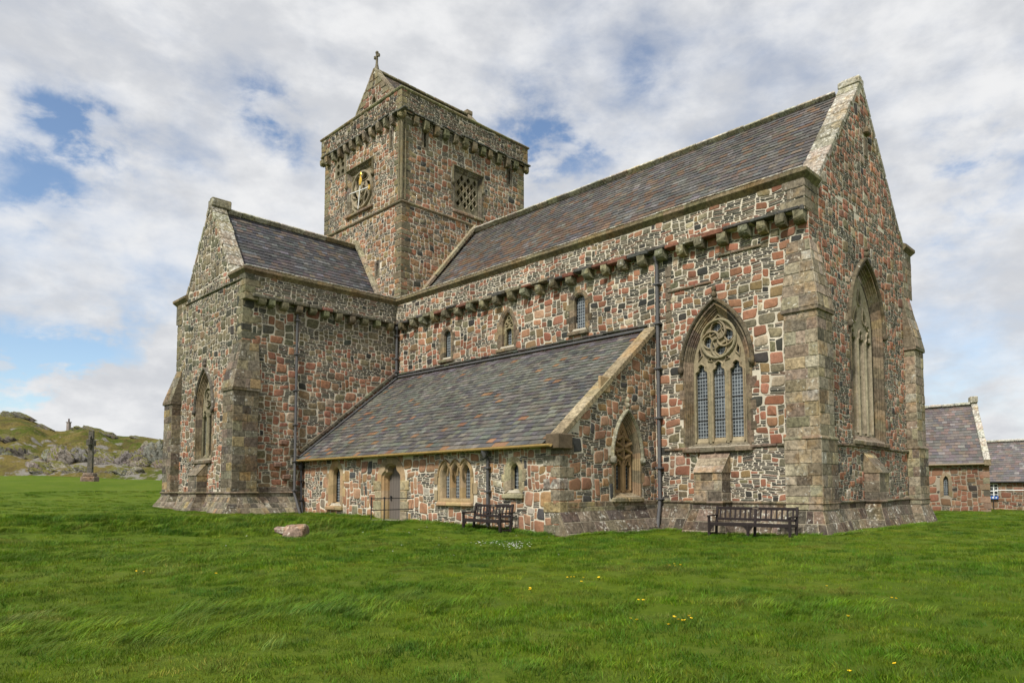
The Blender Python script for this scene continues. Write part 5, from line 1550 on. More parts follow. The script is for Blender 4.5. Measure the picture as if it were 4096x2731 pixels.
# ---- windows set in place
def build_windows():
    cu, w, v0, vs, va, k = WIN['big']
    lg = [light(18.43, .265, 3.16, 5.50, 5.90), light(19.11, .265, 3.16, 5.52, 5.94), light(19.79, .265, 3.16, 5.50, 5.90)]
    cc = (19.12, 6.70); foils = []
    for q in range(4):
        a = q * math.pi / 2 + .35
        foils.append(tear(cc[0] + .34 * math.cos(a), cc[1] + .34 * math.sin(a), a + 2.0, .56, .42, bend=.45))
    foils += [[(18.32, 6.02), (18.46, 6.18), (18.40, 6.46), (18.30, 6.30)], [(19.92, 6.02), (19.94, 6.30), (19.84, 6.46), (19.78, 6.18)], [(18.98, 7.38), (19.26, 7.38), (19.12, 7.53)], [(18.70, 5.98), (18.86, 5.94), (18.80, 6.10)], [(19.54, 5.98), (19.44, 6.10), (19.38, 5.94)]]
    ribs = [(circle(cc[0], cc[1], .66, 28), .11, .10, True), ([(18.77, 3.1), (18.77, 5.55)], .12, .09, False), ([(19.45, 3.1), (19.45, 5.55)], .12, .09, False)]
    for q in range(4):
        a = q * math.pi / 2 - .35
        ribs.append(([(cc[0] + r * math.cos(a + r * 2.9), cc[1] + r * math.sin(a + r * 2.9)) for r in np.linspace(.02, .63, 10)], .085, .085, False))
    window(F_CS, WIN['big'], PROF, P_WEATH, sillcol=TAN_D, lights=lg, foils=foils, ribs=ribs, hood=(.36, .15, 5.80), traccol=(.30, .25, .16, .15), label='three tall leaded lights under a swirling wheel of stone tracery')
    cu, w, v0, vs, va, k = WIN['east']
    lg = [light(cu - .74, .27, 3.5, 6.75, 7.25), light(cu, .27, 3.5, 6.75, 7.25), light(cu + .74, .27, 3.5, 6.75, 7.25)]
    foils = [tear(cu - .42, 7.78, 1.2, .62, .36), tear(cu + .42, 7.78, 1.9, .62, .36, bend=-.35), tear(cu, 8.45, 1.57, .62, .36, bend=0), tear(cu - .74, 7.42, .3, .26, .2), tear(cu + .74, 7.42, 2.8, .26, .2)]
    ribs = [([(cu - .37, 3.4), (cu - .37, 6.8)], .15, .10, False), ([(cu + .37, 3.4), (cu + .37, 6.8)], .15, .10, False)]
    window(F_CE, WIN['east'], PROF_E, P_WEATH, sillcol=TAN_D, lights=lg, foils=foils, ribs=ribs, trac=-.26, hood=(.50, .16, 7.25), traccol=(.32, .275, .19, .2), label='tall pointed window with deep moulded reveals in the gable end')
    cu, w, v0, vs, va, k = WIN['south']
    lg = [light(cu - .38, .27, 3.2, 5.0, 5.45), light(cu + .38, .27, 3.2, 5.0, 5.45)]
    foils = [tear(cu + .2 * math.cos(a), 6.05 + .2 * math.sin(a), a + 1.9, .32, .24, bend=.5) for a in (.3, 2.4, 4.5)]
    ribs = [(circle(cu, 6.05, .46, 22), .10, .09, True), ([(cu, 3.1), (cu, 5.3)], .14, .09, False)]
    window(F_TS, WIN['south'], PROF, P_WEATH, sillcol=TAN_D, lights=lg, foils=foils, ribs=ribs, hood=(.36, .15, 5.45), traccol=(.235, .205, .135, .2), hoodcol=(.12, .105, .085, .5))
    cu, w, v0, vs, va, k = WIN['ais_e']
    lg = [light(cu - .265, .165, 1.5, 2.3, 2.55), light(cu + .265, .165, 1.5, 2.3, 2.55)]
    foils = []; ribs = [([(cu, 1.45), (cu, 2.45)], .16, .07, False)]
    OR = (.34, .225, .115, .05)
    for zc, hw in ((2.78, .30), (3.18, .28)):
        for sg in (-1, 1):
            foils.append([(cu + sg * .06, zc), (cu + sg * .17, zc + .15), (cu + sg * (hw + .05), zc + .02), (cu + sg * .17, zc - .13)])
    foils.append([(cu, 3.42), (cu + .07, 3.52), (cu, 3.66), (cu - .07, 3.52)])
    for zc in (2.98, ):
        for a in (.42, math.pi - .42, -.42, math.pi + .42): ribs.append(([(cu, zc), (cu + .22 * math.cos(a), zc + .22 * math.sin(a)), (cu + .47 * math.cos(a), zc + .42 * math.sin(a))], .13, .12, False))
    for zc in (2.58, 3.38): ribs.append(([(cu - .36, zc + (.16 if zc < 3 else -.14)), (cu, zc), (cu + .36, zc + (.16 if zc < 3 else -.14))], .12, .10, False))
    ribs.append(([(cu, 2.45), (cu, 3.5)], .10, .10, False))
    window(F_AE, WIN['ais_e'], PROF, PAL((2, (.25, .205, .13, .2)), (2, (.20, .165, .105, .2)), (1, (.29, .21, .12, .1))), lights=lg, foils=foils, ribs=ribs, hood=(.31, .12, 2.60), traccol=OR, hoodcol=(.24, .22, .16, .6), label='two light window under leafy orange sandstone tracery')
    window(F_CS, WIN['w1'], PROF_S, P_WEATH, sillcol=TAN_D, seg=.3, sill=True)
    cu, w, v0, vs, va, k = WIN['w2']
    window(F_CS, WIN['w2'], PROF_S, P_WEATH, sillcol=TAN_D, seg=.3, lights=[arch(cu, .21, 7.98, 8.62, 8.74, kind='round')], foils=[circle(cu - .15, 8.93, .085, 9), circle(cu + .15, 8.93, .085, 9), circle(cu, 9.17, .095, 9)], trac=-.14, traccol=(.245, .205, .12, .4), lead=False)
    window(F_CS, WIN['w3'], PROF_S, P_WEATH, sillcol=TAN_D, seg=.3)
    window(F_AS, WIN['l1'], [(.32, -.02), (.31, .025), (.10, .027), (.02, -.04), (0, -.19)], P_BUFF, seg=.45, sillcol=BUFF)
    window(F_AS, WIN['rl'], [(.27, -.02), (.26, .025), (.10, .027), (.02, -.04), (0, -.19)], PAL((2, (.34, .29, .18, .3)), (1, (.28, .24, .15, .3))), seg=.35, sillcol=(.34, .29, .19, .3))
    # three lancets side by side in one dressed surround
    mb = MB()
    holes = [ring_(WIN[k], .10) for k in ('t0', 't1', 't2')]
    out = [(10.44, 1.10), (10.44, 2.02), (10.52, 2.32), (10.89, 2.66), (11.17, 2.46), (11.46, 2.66), (11.75, 2.46), (12.03, 2.66), (12.40, 2.32), (12.48, 2.02), (12.48, 1.10)]
    plate(mb, F_AS, out, holes, .035, .02, (.345, .255, .14, .1))
    for a, b in zip(out, out[1:]):
        mb.add([F_AS(np.array(a), .035), F_AS(np.array(b), .035), F_AS(np.array(b), -.02), F_AS(np.array(a), -.02)], [[0, 1, 2, 3]], BUFF)
    for k in ('t0', 't1', 't2'):
        loft(mb, F_AS, [(ring_(WIN[k], .10), .036), (ring_(WIN[k], .05), -.01), (ring_(WIN[k], .03), -.06), (ring_(WIN[k], 0), -.19)], BUFF, seg=.35, pal=P_BUFF)
        cu, w, v0 = WIN[k][:3]
        mb.add([F_AS(np.array((cu - .3, v0 - .12)), .036), F_AS(np.array((cu + .3, v0 - .12)), .036), F_AS(np.array((cu + .2, v0)), -.19), F_AS(np.array((cu - .2, v0)), -.19)], [[0, 1, 2, 3]], BUFF)
        pts = [p for p in ring_(WIN[k], .20) if p[1] > 1.95]
        sweep2(mb, F_AS, pts, .075, .02, .085, (.28, .20, .105, .2))
    for sx, zz, ww in ((10.36, 1.35, .12), (10.36, 1.95, .12), (12.56, 1.6, .12)): cbox(mb, F_AS(np.array((sx, zz)), .0), (ww, .035, .2), bev=.01, col=jit((.3, .235, .14, .1)))
    tw = mb.build('triple_window', M_STONE, ABBEY)
    for k in ('t0', 't1', 't2'):
        gb = MB(); g = np.array(ring_(WIN[k], .01)); cu, w, v0 = WIN[k][:3]
        gb.add(F_AS(g, -.2), [list(range(len(g)))[::-1]], (0, 0, 0, 0), uv=np.stack([g[:, 0] - cu + .05, g[:, 1] - v0, np.zeros(len(g))], -1)); gb.build('glass', M_GLASS, tw)
    sb = MB(); chain(sb, F_AS(np.array((10.46, 1.05)), .06), F_AS(np.array((12.46, 1.05)), .06), .7, .16, .14, BUFF, bev=.03); sb.build('sill', M_STONE, tw)
    # square belfry windows
    sp = WIN['ts']; cu, w, v0, vs, va, k = sp; cv = (v0 + va) / 2
    foils = []; ribs = [(circle(cu, cv, 1.04, 30), .16, .12, True)]
    for q in range(6):
        a = q * math.pi / 3 + .2
        foils.append(tear(cu + .68 * math.cos(a), cv + .68 * math.sin(a), a + 2.1, .74, .46, bend=.45))
    for q in range(3):
        a = q * 2 * math.pi / 3 + .6; foils.append(tear(cu + .21 * math.cos(a), cv + .21 * math.sin(a), a + 1.9, .34, .24, bend=.4))
    foils += [[(cu + sx * 1.06, cv + sy * 1.06), (cu + sx * 1.06, cv + sy * .82), (cu + sx * .86, cv + sy * 1.0)] for sx in (-1, 1) for sy in (-1, 1)]
    big = [(cu - .02, cv - .02), (cu + .02, cv - .02), (cu, cv + .02)]
    PR = [(.24, -.02), (.23, .03), (.16, .032), (.13, -.03), (.06, -.05), (.04, -.10), (0, -.12)]
    win = window(F_WS, sp, PR, P_ASH_DK, lights=foils[:1], foils=foils[1:], ribs=ribs, trac=-.15, glass=False, hood=(.26, .12, 19.3), sill=True, traccol=(.29, .25, .17, .2), hoodcol=(.16, .14, .09, .3), name='belfry_window', label='square belfry window filled with a wheel of curling stone tracery')
    win['label'] = 'square belfry window filled with a wheel of curling stone tracery'
    sp = WIN['te']; cu, w, v0, vs, va, k = sp
    foils = []
    nx, nz = 4, 4
    dx, dz = 2 * w / 3.5, (va - v0) / 3.6
    for r_ in range(-1, 9):
        for c_ in range(-1, 5):
            x = cu - w + c_ * dx + (dx / 2 if r_ % 2 else 0); z = v0 + .10 + r_ * dz / 2
            if cu - w + .1 < x < cu + w - .1 and v0 + .2 < z < va - .2:
                foils.append([(x - dx * .33, z), (x - dx * .16, z + dz * .26), (x, z + dz * .36), (x + dx * .16, z + dz * .26), (x + dx * .33, z), (x + dx * .16, z - dz * .26), (x, z - dz * .36), (x - dx * .16, z - dz * .26)])
    ok = [f for f in foils if min(p[0] for p in f) > cu - w + .01 and max(p[0] for p in f) < cu + w - .01 and min(p[1] for p in f) > v0 + .01 and max(p[1] for p in f) < va - .01]
    window(F_WE, sp, PR, P_ASH_DK, lights=ok[:1], foils=ok[1:], trac=-.15, glass=False, hood=(.26, .12, 19.1), traccol=(.27, .235, .16, .2), hoodcol=(.16, .14, .09, .3), name='belfry_window', label='square belfry window filled with a diamond lattice of stone')
    # small pierced panel of six openings
    mb = MB(); hs = []
    for r_ in range(3):
        for c_ in range(2): hs.append(circle(-6.33 + c_ * .52, 20.42 + r_ * .42, .16, 10))
    plate(mb, F_WS, [(-6.68, 20.18), (-6.68, 21.52), (-5.44, 21.52), (-5.44, 20.18)], hs, .02, .3, (.20, .175, .115, .25))
    mb.build('pierced_panel', M_STONE, ABBEY)
build_windows()

def build_clock():
    ck = bpy.data.objects.new('clock', None); COL.objects.link(ck); ck.parent = ABBEY
    h0 = .10
    def hand(pa, pb, leaf):
        mb = MB(); a = F_WS(np.array(pa), h0 + (.03 if leaf == 'leaf' else 0)); b = F_WS(np.array(pb), h0 + (.03 if leaf == 'leaf' else 0))
        tube(mb, [a, b], .035, (.7, .7, .7, 0), 6)
        d = (b - a) / np.linalg.norm(b - a)
        if leaf == 'leaf':
            for s, rr in ((.62, .05), (.0, 0)): pass
            pts = [(-.78, .02), (-.70, .10), (-.55, .17), (-.40, .15), (-.30, .05), (-.22, .03), (-.16, .10), (-.08, .06), (.02, .01)]
            side = np.cross(d, (0, -1, 0))
            V = []; 
            for t, wd in pts: V += [b + d * t + side * wd + np.array((0, -.03, 0)), b + d * t - side * wd + np.array((0, -.03, 0)), b + d * t + side * wd * .3 + np.array((0, -.07, 0)), b + d * t - side * wd * .3 + np.array((0, -.07, 0))]
            F = []
            for k in range(len(pts) - 1):
                o = 4 * k
                F += [[o, o + 4, o + 6, o + 2], [o + 2, o + 6, o + 7, o + 3], [o + 3, o + 7, o + 5, o + 1], [o, o + 1, o + 5, o + 4]]
            mb.add(V, F, (1, 1, 1, 0), mat=1)
        else:
            side = np.cross(d, (0, -1, 0)); V = []
            for k in range(12):
                r = .17 if k % 2 == 0 else .07; t = math.pi * k / 6
                V.append(b + d * r * math.cos(t) + side * r * math.sin(t) + np.array((0, -.03, 0)))
            V2 = [v + np.array((0, .04, 0)) for v in V]
            mb.add(V + V2, [list(range(12)), list(range(12, 24))[::-1]] + [[k, (k + 1) % 12, 12 + (k + 1) % 12, 12 + k] for k in range(12)], (1, 1, 1, 0), mat=1)
        mb.build('clock_hand', [M_WHITE, M_GOLD], ck)
    hand((-3.84, 17.55), (-3.52, 19.62), 'leaf'); hand((-4.80, 18.70), (-2.74, 18.52), 'star')
build_clock()

# ---- door
def build_door():
    cu, w, v0, vs, va, k = WIN['door']
    tre = []
    for p in arch(cu, w, v0, vs, va, n=10, kind='pointed', cusp=.26): tre.append(p)
    mb = MB()
    def rg(o): return arch(cu, w + o, v0, vs, va + o * .9, n=10, kind='pointed', cusp=.26 * max(0, 1 - o * 2.5))
    loft(mb, F_AS, [(rg(.42), -.02), (rg(.41), .03), (rg(.13), .032), (rg(.10), -.03), (rg(.05), -.06), (rg(.03), -.15), (rg(0), -.22), (rg(0), -.33)], BUFF, seg=.42, pal=P_BUFF)
    for sg in (-1, 1):
        for q, z in enumerate(np.arange(.34, 1.75, .40)):
            cbox(mb, F_AS(np.array((cu + sg * (w + .34 + .06 * (q % 2)), z + .19)), .0), (.22 + .06 * (q % 2), .045, .19), bev=.02, col=jit((.30, .26, .17, .3)))
    d = mb.build('doorway', M_STONE, ABBEY)
    lb = MB(); g = np.array(rg(.01)); lb.add(F_AS(g, -.3), [list(range(len(g)))[::-1]], (0, 0, 0, 0), uv=np.stack([g[:, 0] - cu + 1, g[:, 1], np.zeros(len(g))], -1))
    dr = lb.build('door', M_DOOR, d)
    hb = MB(); tube(hb, [F_AS(np.array((cu - .40, 1.28)), -.29), F_AS(np.array((cu - .40, 1.28)), -.24)], .045, (.1, .1, .1, 0), 10); tube(hb, [F_AS(np.array((cu - .40, 1.17)), -.29), F_AS(np.array((cu - .40, 1.17)), -.25)], .03, (.1, .1, .1, 0), 10)
    hb.build('handle', M_IRON, d)
    sb = MB(); cbox(sb, (7.35, -A_ - .45, .33), (.95, .5, .07), bev=.03, col=(.30, .27, .21, .3)); sb.build('doorstep', M_STONE, d)
build_door()

# ---- rainwater goods
def pipe(pts, r=.055, mat=M_LEAD, bands=(), hopper=None):
    mb = MB(); tube(mb, pts, r, (.2, .2, .2, 0), 8)
    for z in bands:
        for a, b in zip(pts, pts[1:]):
            if min(a[2], b[2]) <= z <= max(a[2], b[2]):
                t = (z - a[2]) / (b[2] - a[2] + 1e-9); c = [a[k] + t * (b[k] - a[k]) for k in range(3)]
                cbox(mb, c, (r * 1.9, r * 1.5, .035), bev=.01, col=(.2, .2, .2, 0)); break
    if hopper is not None:
        x, y, z = hopper; tube(mb, [(x, y, z - .16), (x, y, z), (x, y, z + .10)], [r, .13, .14], (.2, .2, .2, 0), 6)
    mb.build('downpipe', mat, ABBEY)
def build_pipes():
    pipe([(16.80, -.12, 9.95), (16.82, -.14, 1.15), (16.95, -.52, .0)], .068, bands=(9.0, 7.55, 5.9, 4.1, 2.3, 1.2), hopper=(16.8, -.12, 9.95))
    pipe([(.16, -.16, 10.05), (.16, -.16, 7.5)], .068, bands=(9.6, 8.4, 7.7), hopper=(.16, -.16, 10.0))
    pipe([(.12, -5.58, 10.0), (.12, -5.56, 1.42), (.68, -5.52, .4)], .062, bands=(9.5, 7.9, 6.2, 4.6, 2.9, 1.55), hopper=(.12, -5.58, 9.98))
    pipe([(.18, -5.28, 2.85), (.22, -5.26, 1.2), (.55, -5.35, .4)], .055, mat=M_IRON, bands=(2.0, 1.1), hopper=(.18, -5.28, 2.62))
    pipe([(13.33, -5.40, 2.85), (13.33, -5.22, 2.62), (13.33, -5.22, .15)], .055, bands=(2.3, 1.5, .8), hopper=(13.33, -5.36, 2.8))
    mb = MB()
    # half round gutter along the aisle eave
    xs = np.linspace(.12, B_ - .05, 13)
    for a, b in zip(xs[:-1], xs[1:]):
        V = []; n = 9
        for x in (a, b):
            for k in range(n):
                t = math.pi + math.pi * k / (n - 1); V.append((x, -5.46 + .075 * math.cos(t), 2.96 + .085 * math.sin(t)))
        mb.add(V, [[k, k + 1, n + k + 1, n + k] for k in range(n - 1)], (.4, .3, .15, 0), smooth=True)
        mb.add(np.array(V) * [1, 1, 1] + [0, 0, .004], [[k, n + k, n + k + 1, k + 1] for k in range(n - 1)], (.4, .3, .15, 0), smooth=True)
        tube(mb, [(b - .02 + 0, -5.46 - .08 * math.cos(t), 2.96 - .09 * math.sin(t)) for t in np.linspace(0, math.pi, 7)], .012, (.4, .3, .15, 0), 5)
    mb.add([(B_ - .05, -5.46 + .075 * math.cos(t), 2.96 + .085 * math.sin(t)) for t in np.linspace(math.pi, 2 * math.pi, 9)], [list(range(9))], (.4, .3, .15, 0))
    mb.build('gutter', M_GUTTER, ABBEY)
build_pipes()
# ------------------------------------------------------------------ benches
def bench(label, loc, rz, Lb, Db, nsl, mid, plaque):
    """park bench: back along +y side, seat facing -y"""
    t = thing('park_bench', label, 'bench', loc, group='wooden benches against the church walls'); t.rotation_euler = (0, 0, rz)
    c = (.03, .02, .02, 0)
    def part(name, fn, parent=t, mat=M_BENCH):
        mb = MB(); fn(mb); return mb.build(name, mat, parent)
    h, d = Lb / 2, Db / 2
    xs = [-h + .04, h - .04] + ([0.0] if mid else [])
    for x in xs:
        part('leg', lambda mb: cbox(mb, (x, -d + .04, .31 if x else .21), (.036, .036, .31 if x else .21), bev=.006, col=c))
        def rear(mb):
            beam(mb, (x, d - .14, 0), (x, d - .10, .45), .07, .07, c, .006, (0, 1, 0)); beam(mb, (x, d - .10, .42), (x, d - .02, .93), .07, .06, c, .006, (0, 1, 0))
        part('leg', rear)
    def seat(mb):
        n = 6
        for k in range(n): cbox(mb, (0, -d + .06 + k * (Db - .18) / (n - 1), .435 - .006 * k), (h - .02, (Db - .18) / (n - 1) / 2 - .006, .014), bev=.004, col=c)
        cbox(mb, (0, -d + .035, .385), (h - .06, .018, .045), bev=.004, col=c)
        for x in xs: cbox(mb, (x, -.02, .385), (.025, d - .08, .035), bev=.004, col=c)
        for x in xs[:2]:
            cbox(mb, (x, -.02, .10), (.02, d - .09, .025), bev=.004, col=c)
        for x in xs:
            for sg in ((1,) if x < -.1 else (-1,) if x > .1 else (-1, 1)):
                mb.add([(x + sg * .03, -d + .03, .34), (x + sg * .16, -d + .03, .34), (x + sg * .03, -d + .03, .20), (x + sg * .03, -d + .06, .34), (x + sg * .16, -d + .06, .34), (x + sg * .03, -d + .06, .20)], [[0, 1, 2], [3, 5, 4], [1, 4, 5, 2], [0, 2, 5, 3], [0, 3, 4, 1]], c)
    part('seat', seat)
    def rails(mb):
        beam(mb, (-h + .05, d - .03, .865), (h - .05, d - .03, .865), .045, .085, c, .008); beam(mb, (-h + .05, d - .085, .535), (h - .05, d - .085, .535), .04, .075, c, .006)
    def slats(mb):
        for k in range(nsl):
            x = -h + .16 + (Lb - .32) * k / (nsl - 1)
            wd = .055
            if mid and abs(x) < .05: wd = .09
            beam(mb, (x, d - .083, .55), (x, d - .033, .84), wd, .02, c, .004, (0, 1, 0)) if False else cbox(mb, (x, d - .058, .70), (wd / 2, .010, .155), ((1, 0, 0), (0, .987, -.165), (0, .165, .987)), .004, c)
    bk = part('backrest', rails)
    part('back_slats', slats, bk)
    if plaque: part('plaque', lambda mb: cbox(mb, (.0, d - .056, .865), (.10, .005, .025), bev=.002, col=c), bk, M_PLAQUE)
    for x in xs[:2]:
        def arm(mb):
            beam(mb, (x, -d - .01, .635), (x, d - .06, .655), .075, .04, c, .012); tube(mb, [(x - .04, -d + .02, .63), (x + .04, -d + .02, .63)], .035, c, 10)
        part('armrest', arm)
    return t
bench('shorter dark brown slatted bench before the lean-to aisle wall by the downpipe', (13.88, -5.70, .165), rad(-2.0), 1.98, .60, 11, False, True)
bench('longer dark brown slatted bench with centre leg below the large choir window', (21.17, -1.55, .085), rad(2.0), 2.68, .62, 15, True, True)

# ------------------------------------------------------------------ iron handrail
def build_rail():
    gp = lambda x, y: float(gz(x, y))
    t = thing('handrail', 'thin black iron handrail with two posts beside the plank door', 'railing', (8.87, -6.0, gp(8.87, -6.0)))
    oz = np.array(t.location)
    zt = 1.25
    for y in (-6.92, -6.38):
        mb = MB(); tube(mb, [np.array((8.87, y, gp(8.87, y) - .15)) - oz, np.array((8.87, y, zt + .02)) - oz], .021, (.02, .02, .02, 0), 8); blob(mb, np.array((8.87, y, zt + .03)) - oz, (.03, .03, .03), (.02, .02, .02, 0))
        mb.build('post', M_IRON, t)
    for z in (zt, zt - .42):
        mb = MB(); tube(mb, [np.array((8.87, -6.93, z)) - oz, np.array((8.87, -A_, z)) - oz], .017, (.02, .02, .02, 0), 8); mb.build('rail', M_IRON, t)
build_rail()

# ------------------------------------------------------------------ high cross
def build_cross():
    x, y = -38.7, -4.6; z = float(gz(x, y))
    t = thing('stone_cross', 'tall weathered grey high cross on a stepped pink base out on the lawn', 'cross', (x, y, z))
    # broad face turned west, so it is seen nearly edge on
    t.rotation_euler = (0, 0, rad(150)); t.scale = (.68, .68, .84)
    c = (.125, .115, .095, .35)
    mb = MB()
    for k, (h0, h1, a, b) in enumerate(((-.2, .50, .86, .80), (.48, .84, .70, .62))):
        cbox(mb, (0, 0, (h0 + h1) / 2), (a, b, (h1 - h0) / 2), bev=.12, col=jit((.20, .152, .12, .4)))
    mb.build('pedestal', M_STONE, t)
    mb = MB(); V = []; F = []
    zs = [.8, 1.8, 2.8, 3.3, 3.55, 3.8, 4.05, 4.3, 4.6, 5.12]; ws = [.36, .33, .30, .29, .27, .30, .27, .27, .25, .23]
    for zz, w in zip(zs, ws): V += [(-w, -.25, zz), (w, -.25, zz), (w, .25, zz), (-w, .25, zz)]
    for k in range(len(zs) - 1):
        for j in range(4): F.append([4 * k + j, 4 * k + (j + 1) % 4, 4 * k + 4 + (j + 1) % 4, 4 * k + 4 + j])
    F.append([4 * (len(zs) - 1) + j for j in range(4)])
    mb.add(V, F, c)
    for s in (-1, 1):
        for zz in (1.4, 2.2, 2.95, 3.75, 4.35, 4.8):
            blob(mb, (0, s * .25, zz), (.12, .06, .12), jit(c), amp=.1)
    mb.build('shaft', M_STONE, t)
    for s in (-1, 1):
        mb = MB(); cbox(mb, (s * .62, 0, 3.92), (.36, .21, .25), bev=.04, col=c); cbox(mb, (s * .98, 0, 3.92), (.10, .23, .31), bev=.05, col=c)
        for q in (-1, 1): blob(mb, (s * .6, q * .21, 3.92), (.13, .07, .13), jit(c), amp=.1)
        mb.build('arm', M_STONE, t)
    mb = MB()
    for q in range(4):
        for a in np.linspace(.35, 1.22, 5)[:-1]:
            a0 = q * math.pi / 2 + a; a1 = a0 + .2175
            beam(mb, (.62 * math.cos(a0), 0, 3.92 + .62 * math.sin(a0)), (.62 * math.cos(a1), 0, 3.92 + .62 * math.sin(a1)), .28, .16, c, .03, (0, 1, 0))
    mb.build('ring', M_STONE, t)
build_cross()

# ------------------------------------------------------------------ boulders in the hollow
def rock(name, label, loc, size, seed, col, ax=None, cat='boulder'):
    rng = np.random.default_rng(seed)
    n1, n2 = 26, 18; V = []; F = []
    nrm = rng.normal(size=(11, 3)); nrm /= np.linalg.norm(nrm, axis=1)[:, None]; off = rng.uniform(.70, .95, 11)
    nrm = np.concatenate([nrm, np.eye(3), -np.eye(3)]); off = np.concatenate([off, rng.uniform(.66, .80, 6)])
    for i in range(n2 + 1):
        th = math.pi * i / n2
        for k in range(n1):
            f = 2 * math.pi * k / n1
            d = np.array((math.sin(th) * math.cos(f), math.sin(th) * math.sin(f), math.cos(th)))
            r = 1.0
            for q, o in zip(nrm, off):
                m = d @ q
                if m > o / 1.0 * .999: r = min(r, o / m)
            r *= 1 + .04 * math.sin(7 * d[0] + 3 * d[2]) * math.sin(6 * d[1] + 4)
            V.append(d * r * np.array(size))
    for i in range(n2):
        for k in range(n1): F.append([i * n1 + k, (i + 1) * n1 + k, (i + 1) * n1 + (k + 1) % n1, i * n1 + (k + 1) % n1])
    mb = MB(); mb.add(V, F, col, smooth=False)
    o = mb.build(name, M_STONE); o.location = loc; o.rotation_euler = (rng.uniform(-.12, .12), rng.uniform(-.12, .12), rng.uniform(-.4, .4) if ax is None else ax)
    if cat: tag(o, label, cat)
    return o
def place(x, y, dz=0): return (x, y, float(gz(x, y)) + dz)
rock('boulder', 'broad flat pink granite boulder bedded in the grassy hollow', place(10.80, -10.85, .64), (.64, .44, .16), 5, (.26, .19, .15, .6), ax=.85)
rock('boulder', 'squarish pink boulder with dark split face leaning under the flat one', place(11.38, -10.98, .36), (.42, .40, .40), 9, (.215, .155, .12, .6), ax=.7)
rock('stone', 'small grey pink stone at the foot of the pink boulders', place(11.0, -11.6, .08), (.26, .18, .16), 12, (.36, .28, .22, .4), cat='stone')
rock('stone', 'single small pale grey stone lying alone in the grass', place(9.95, -12.75, .06), (.24, .18, .15), 14, (.40, .39, .36, .4), cat='stone')

# ------------------------------------------------------------------ crags on the hill
CR = [(180, 1890, 90, 26, 82, 'low pale rock at the foot of the hill left of the cross'), (300, 1884, 110, 34, 82, 'broken grey rocks at the hill foot just left of the cross shaft'), (470, 1888, 100, 32, 82, 'small pale rocks at the hill foot between cross and church'), (560, 1886, 90, 40, 82, 'pointed pale rock at the hill foot near the church'), (350, 1822, 110, 60, 88, 'pale lichened crag straight behind the cross shaft'),
      (250, 1842, 205, 96, 88, 'broad pale lichened crag left of the high cross'), (190, 1868, 140, 40, 85, 'low grey rock slab at the foot of the broad left crag'), (415, 1856, 130, 72, 86, 'sloping grey crag directly right of the high cross'),
      (455, 1806, 150, 56, 91, 'pale rounded crag above and right of the high cross'), (520, 1858, 100, 76, 86, 'jagged pale crag midway between cross and church'), (600, 1842, 130, 110, 88, 'tall slanting grey crag beside the church corner'),
      (655, 1868, 120, 66, 86, 'low pale crag partly hidden by the church corner'), (620, 1796, 90, 44, 93, 'small upper crag near the church corner'), (40, 1815, 120, 56, 90, 'dark heathery crag at the left picture edge'),
      (110, 1830, 100, 34, 90, 'thin slanting rock rib on the left slope'), (60, 1668, 120, 32, 116, 'dark rock crest on the left skyline'), (150, 1712, 120, 26, 113, 'flat dark rock ledge below the left skyline'),
      (320, 1716, 90, 20, 116, 'dark rock crest right of the chimney'), (412, 1738, 80, 26, 112, 'dark skyline rock above the high cross'), (30, 1760, 90, 26, 102, 'small grey ledge halfway up the left slope'), (245, 1770, 70, 24, 100, 'small dark ledge halfway up the hill below the chimney'),
      (560, 1752, 70, 12, 114, 'low pale skyline rock left of the church')]
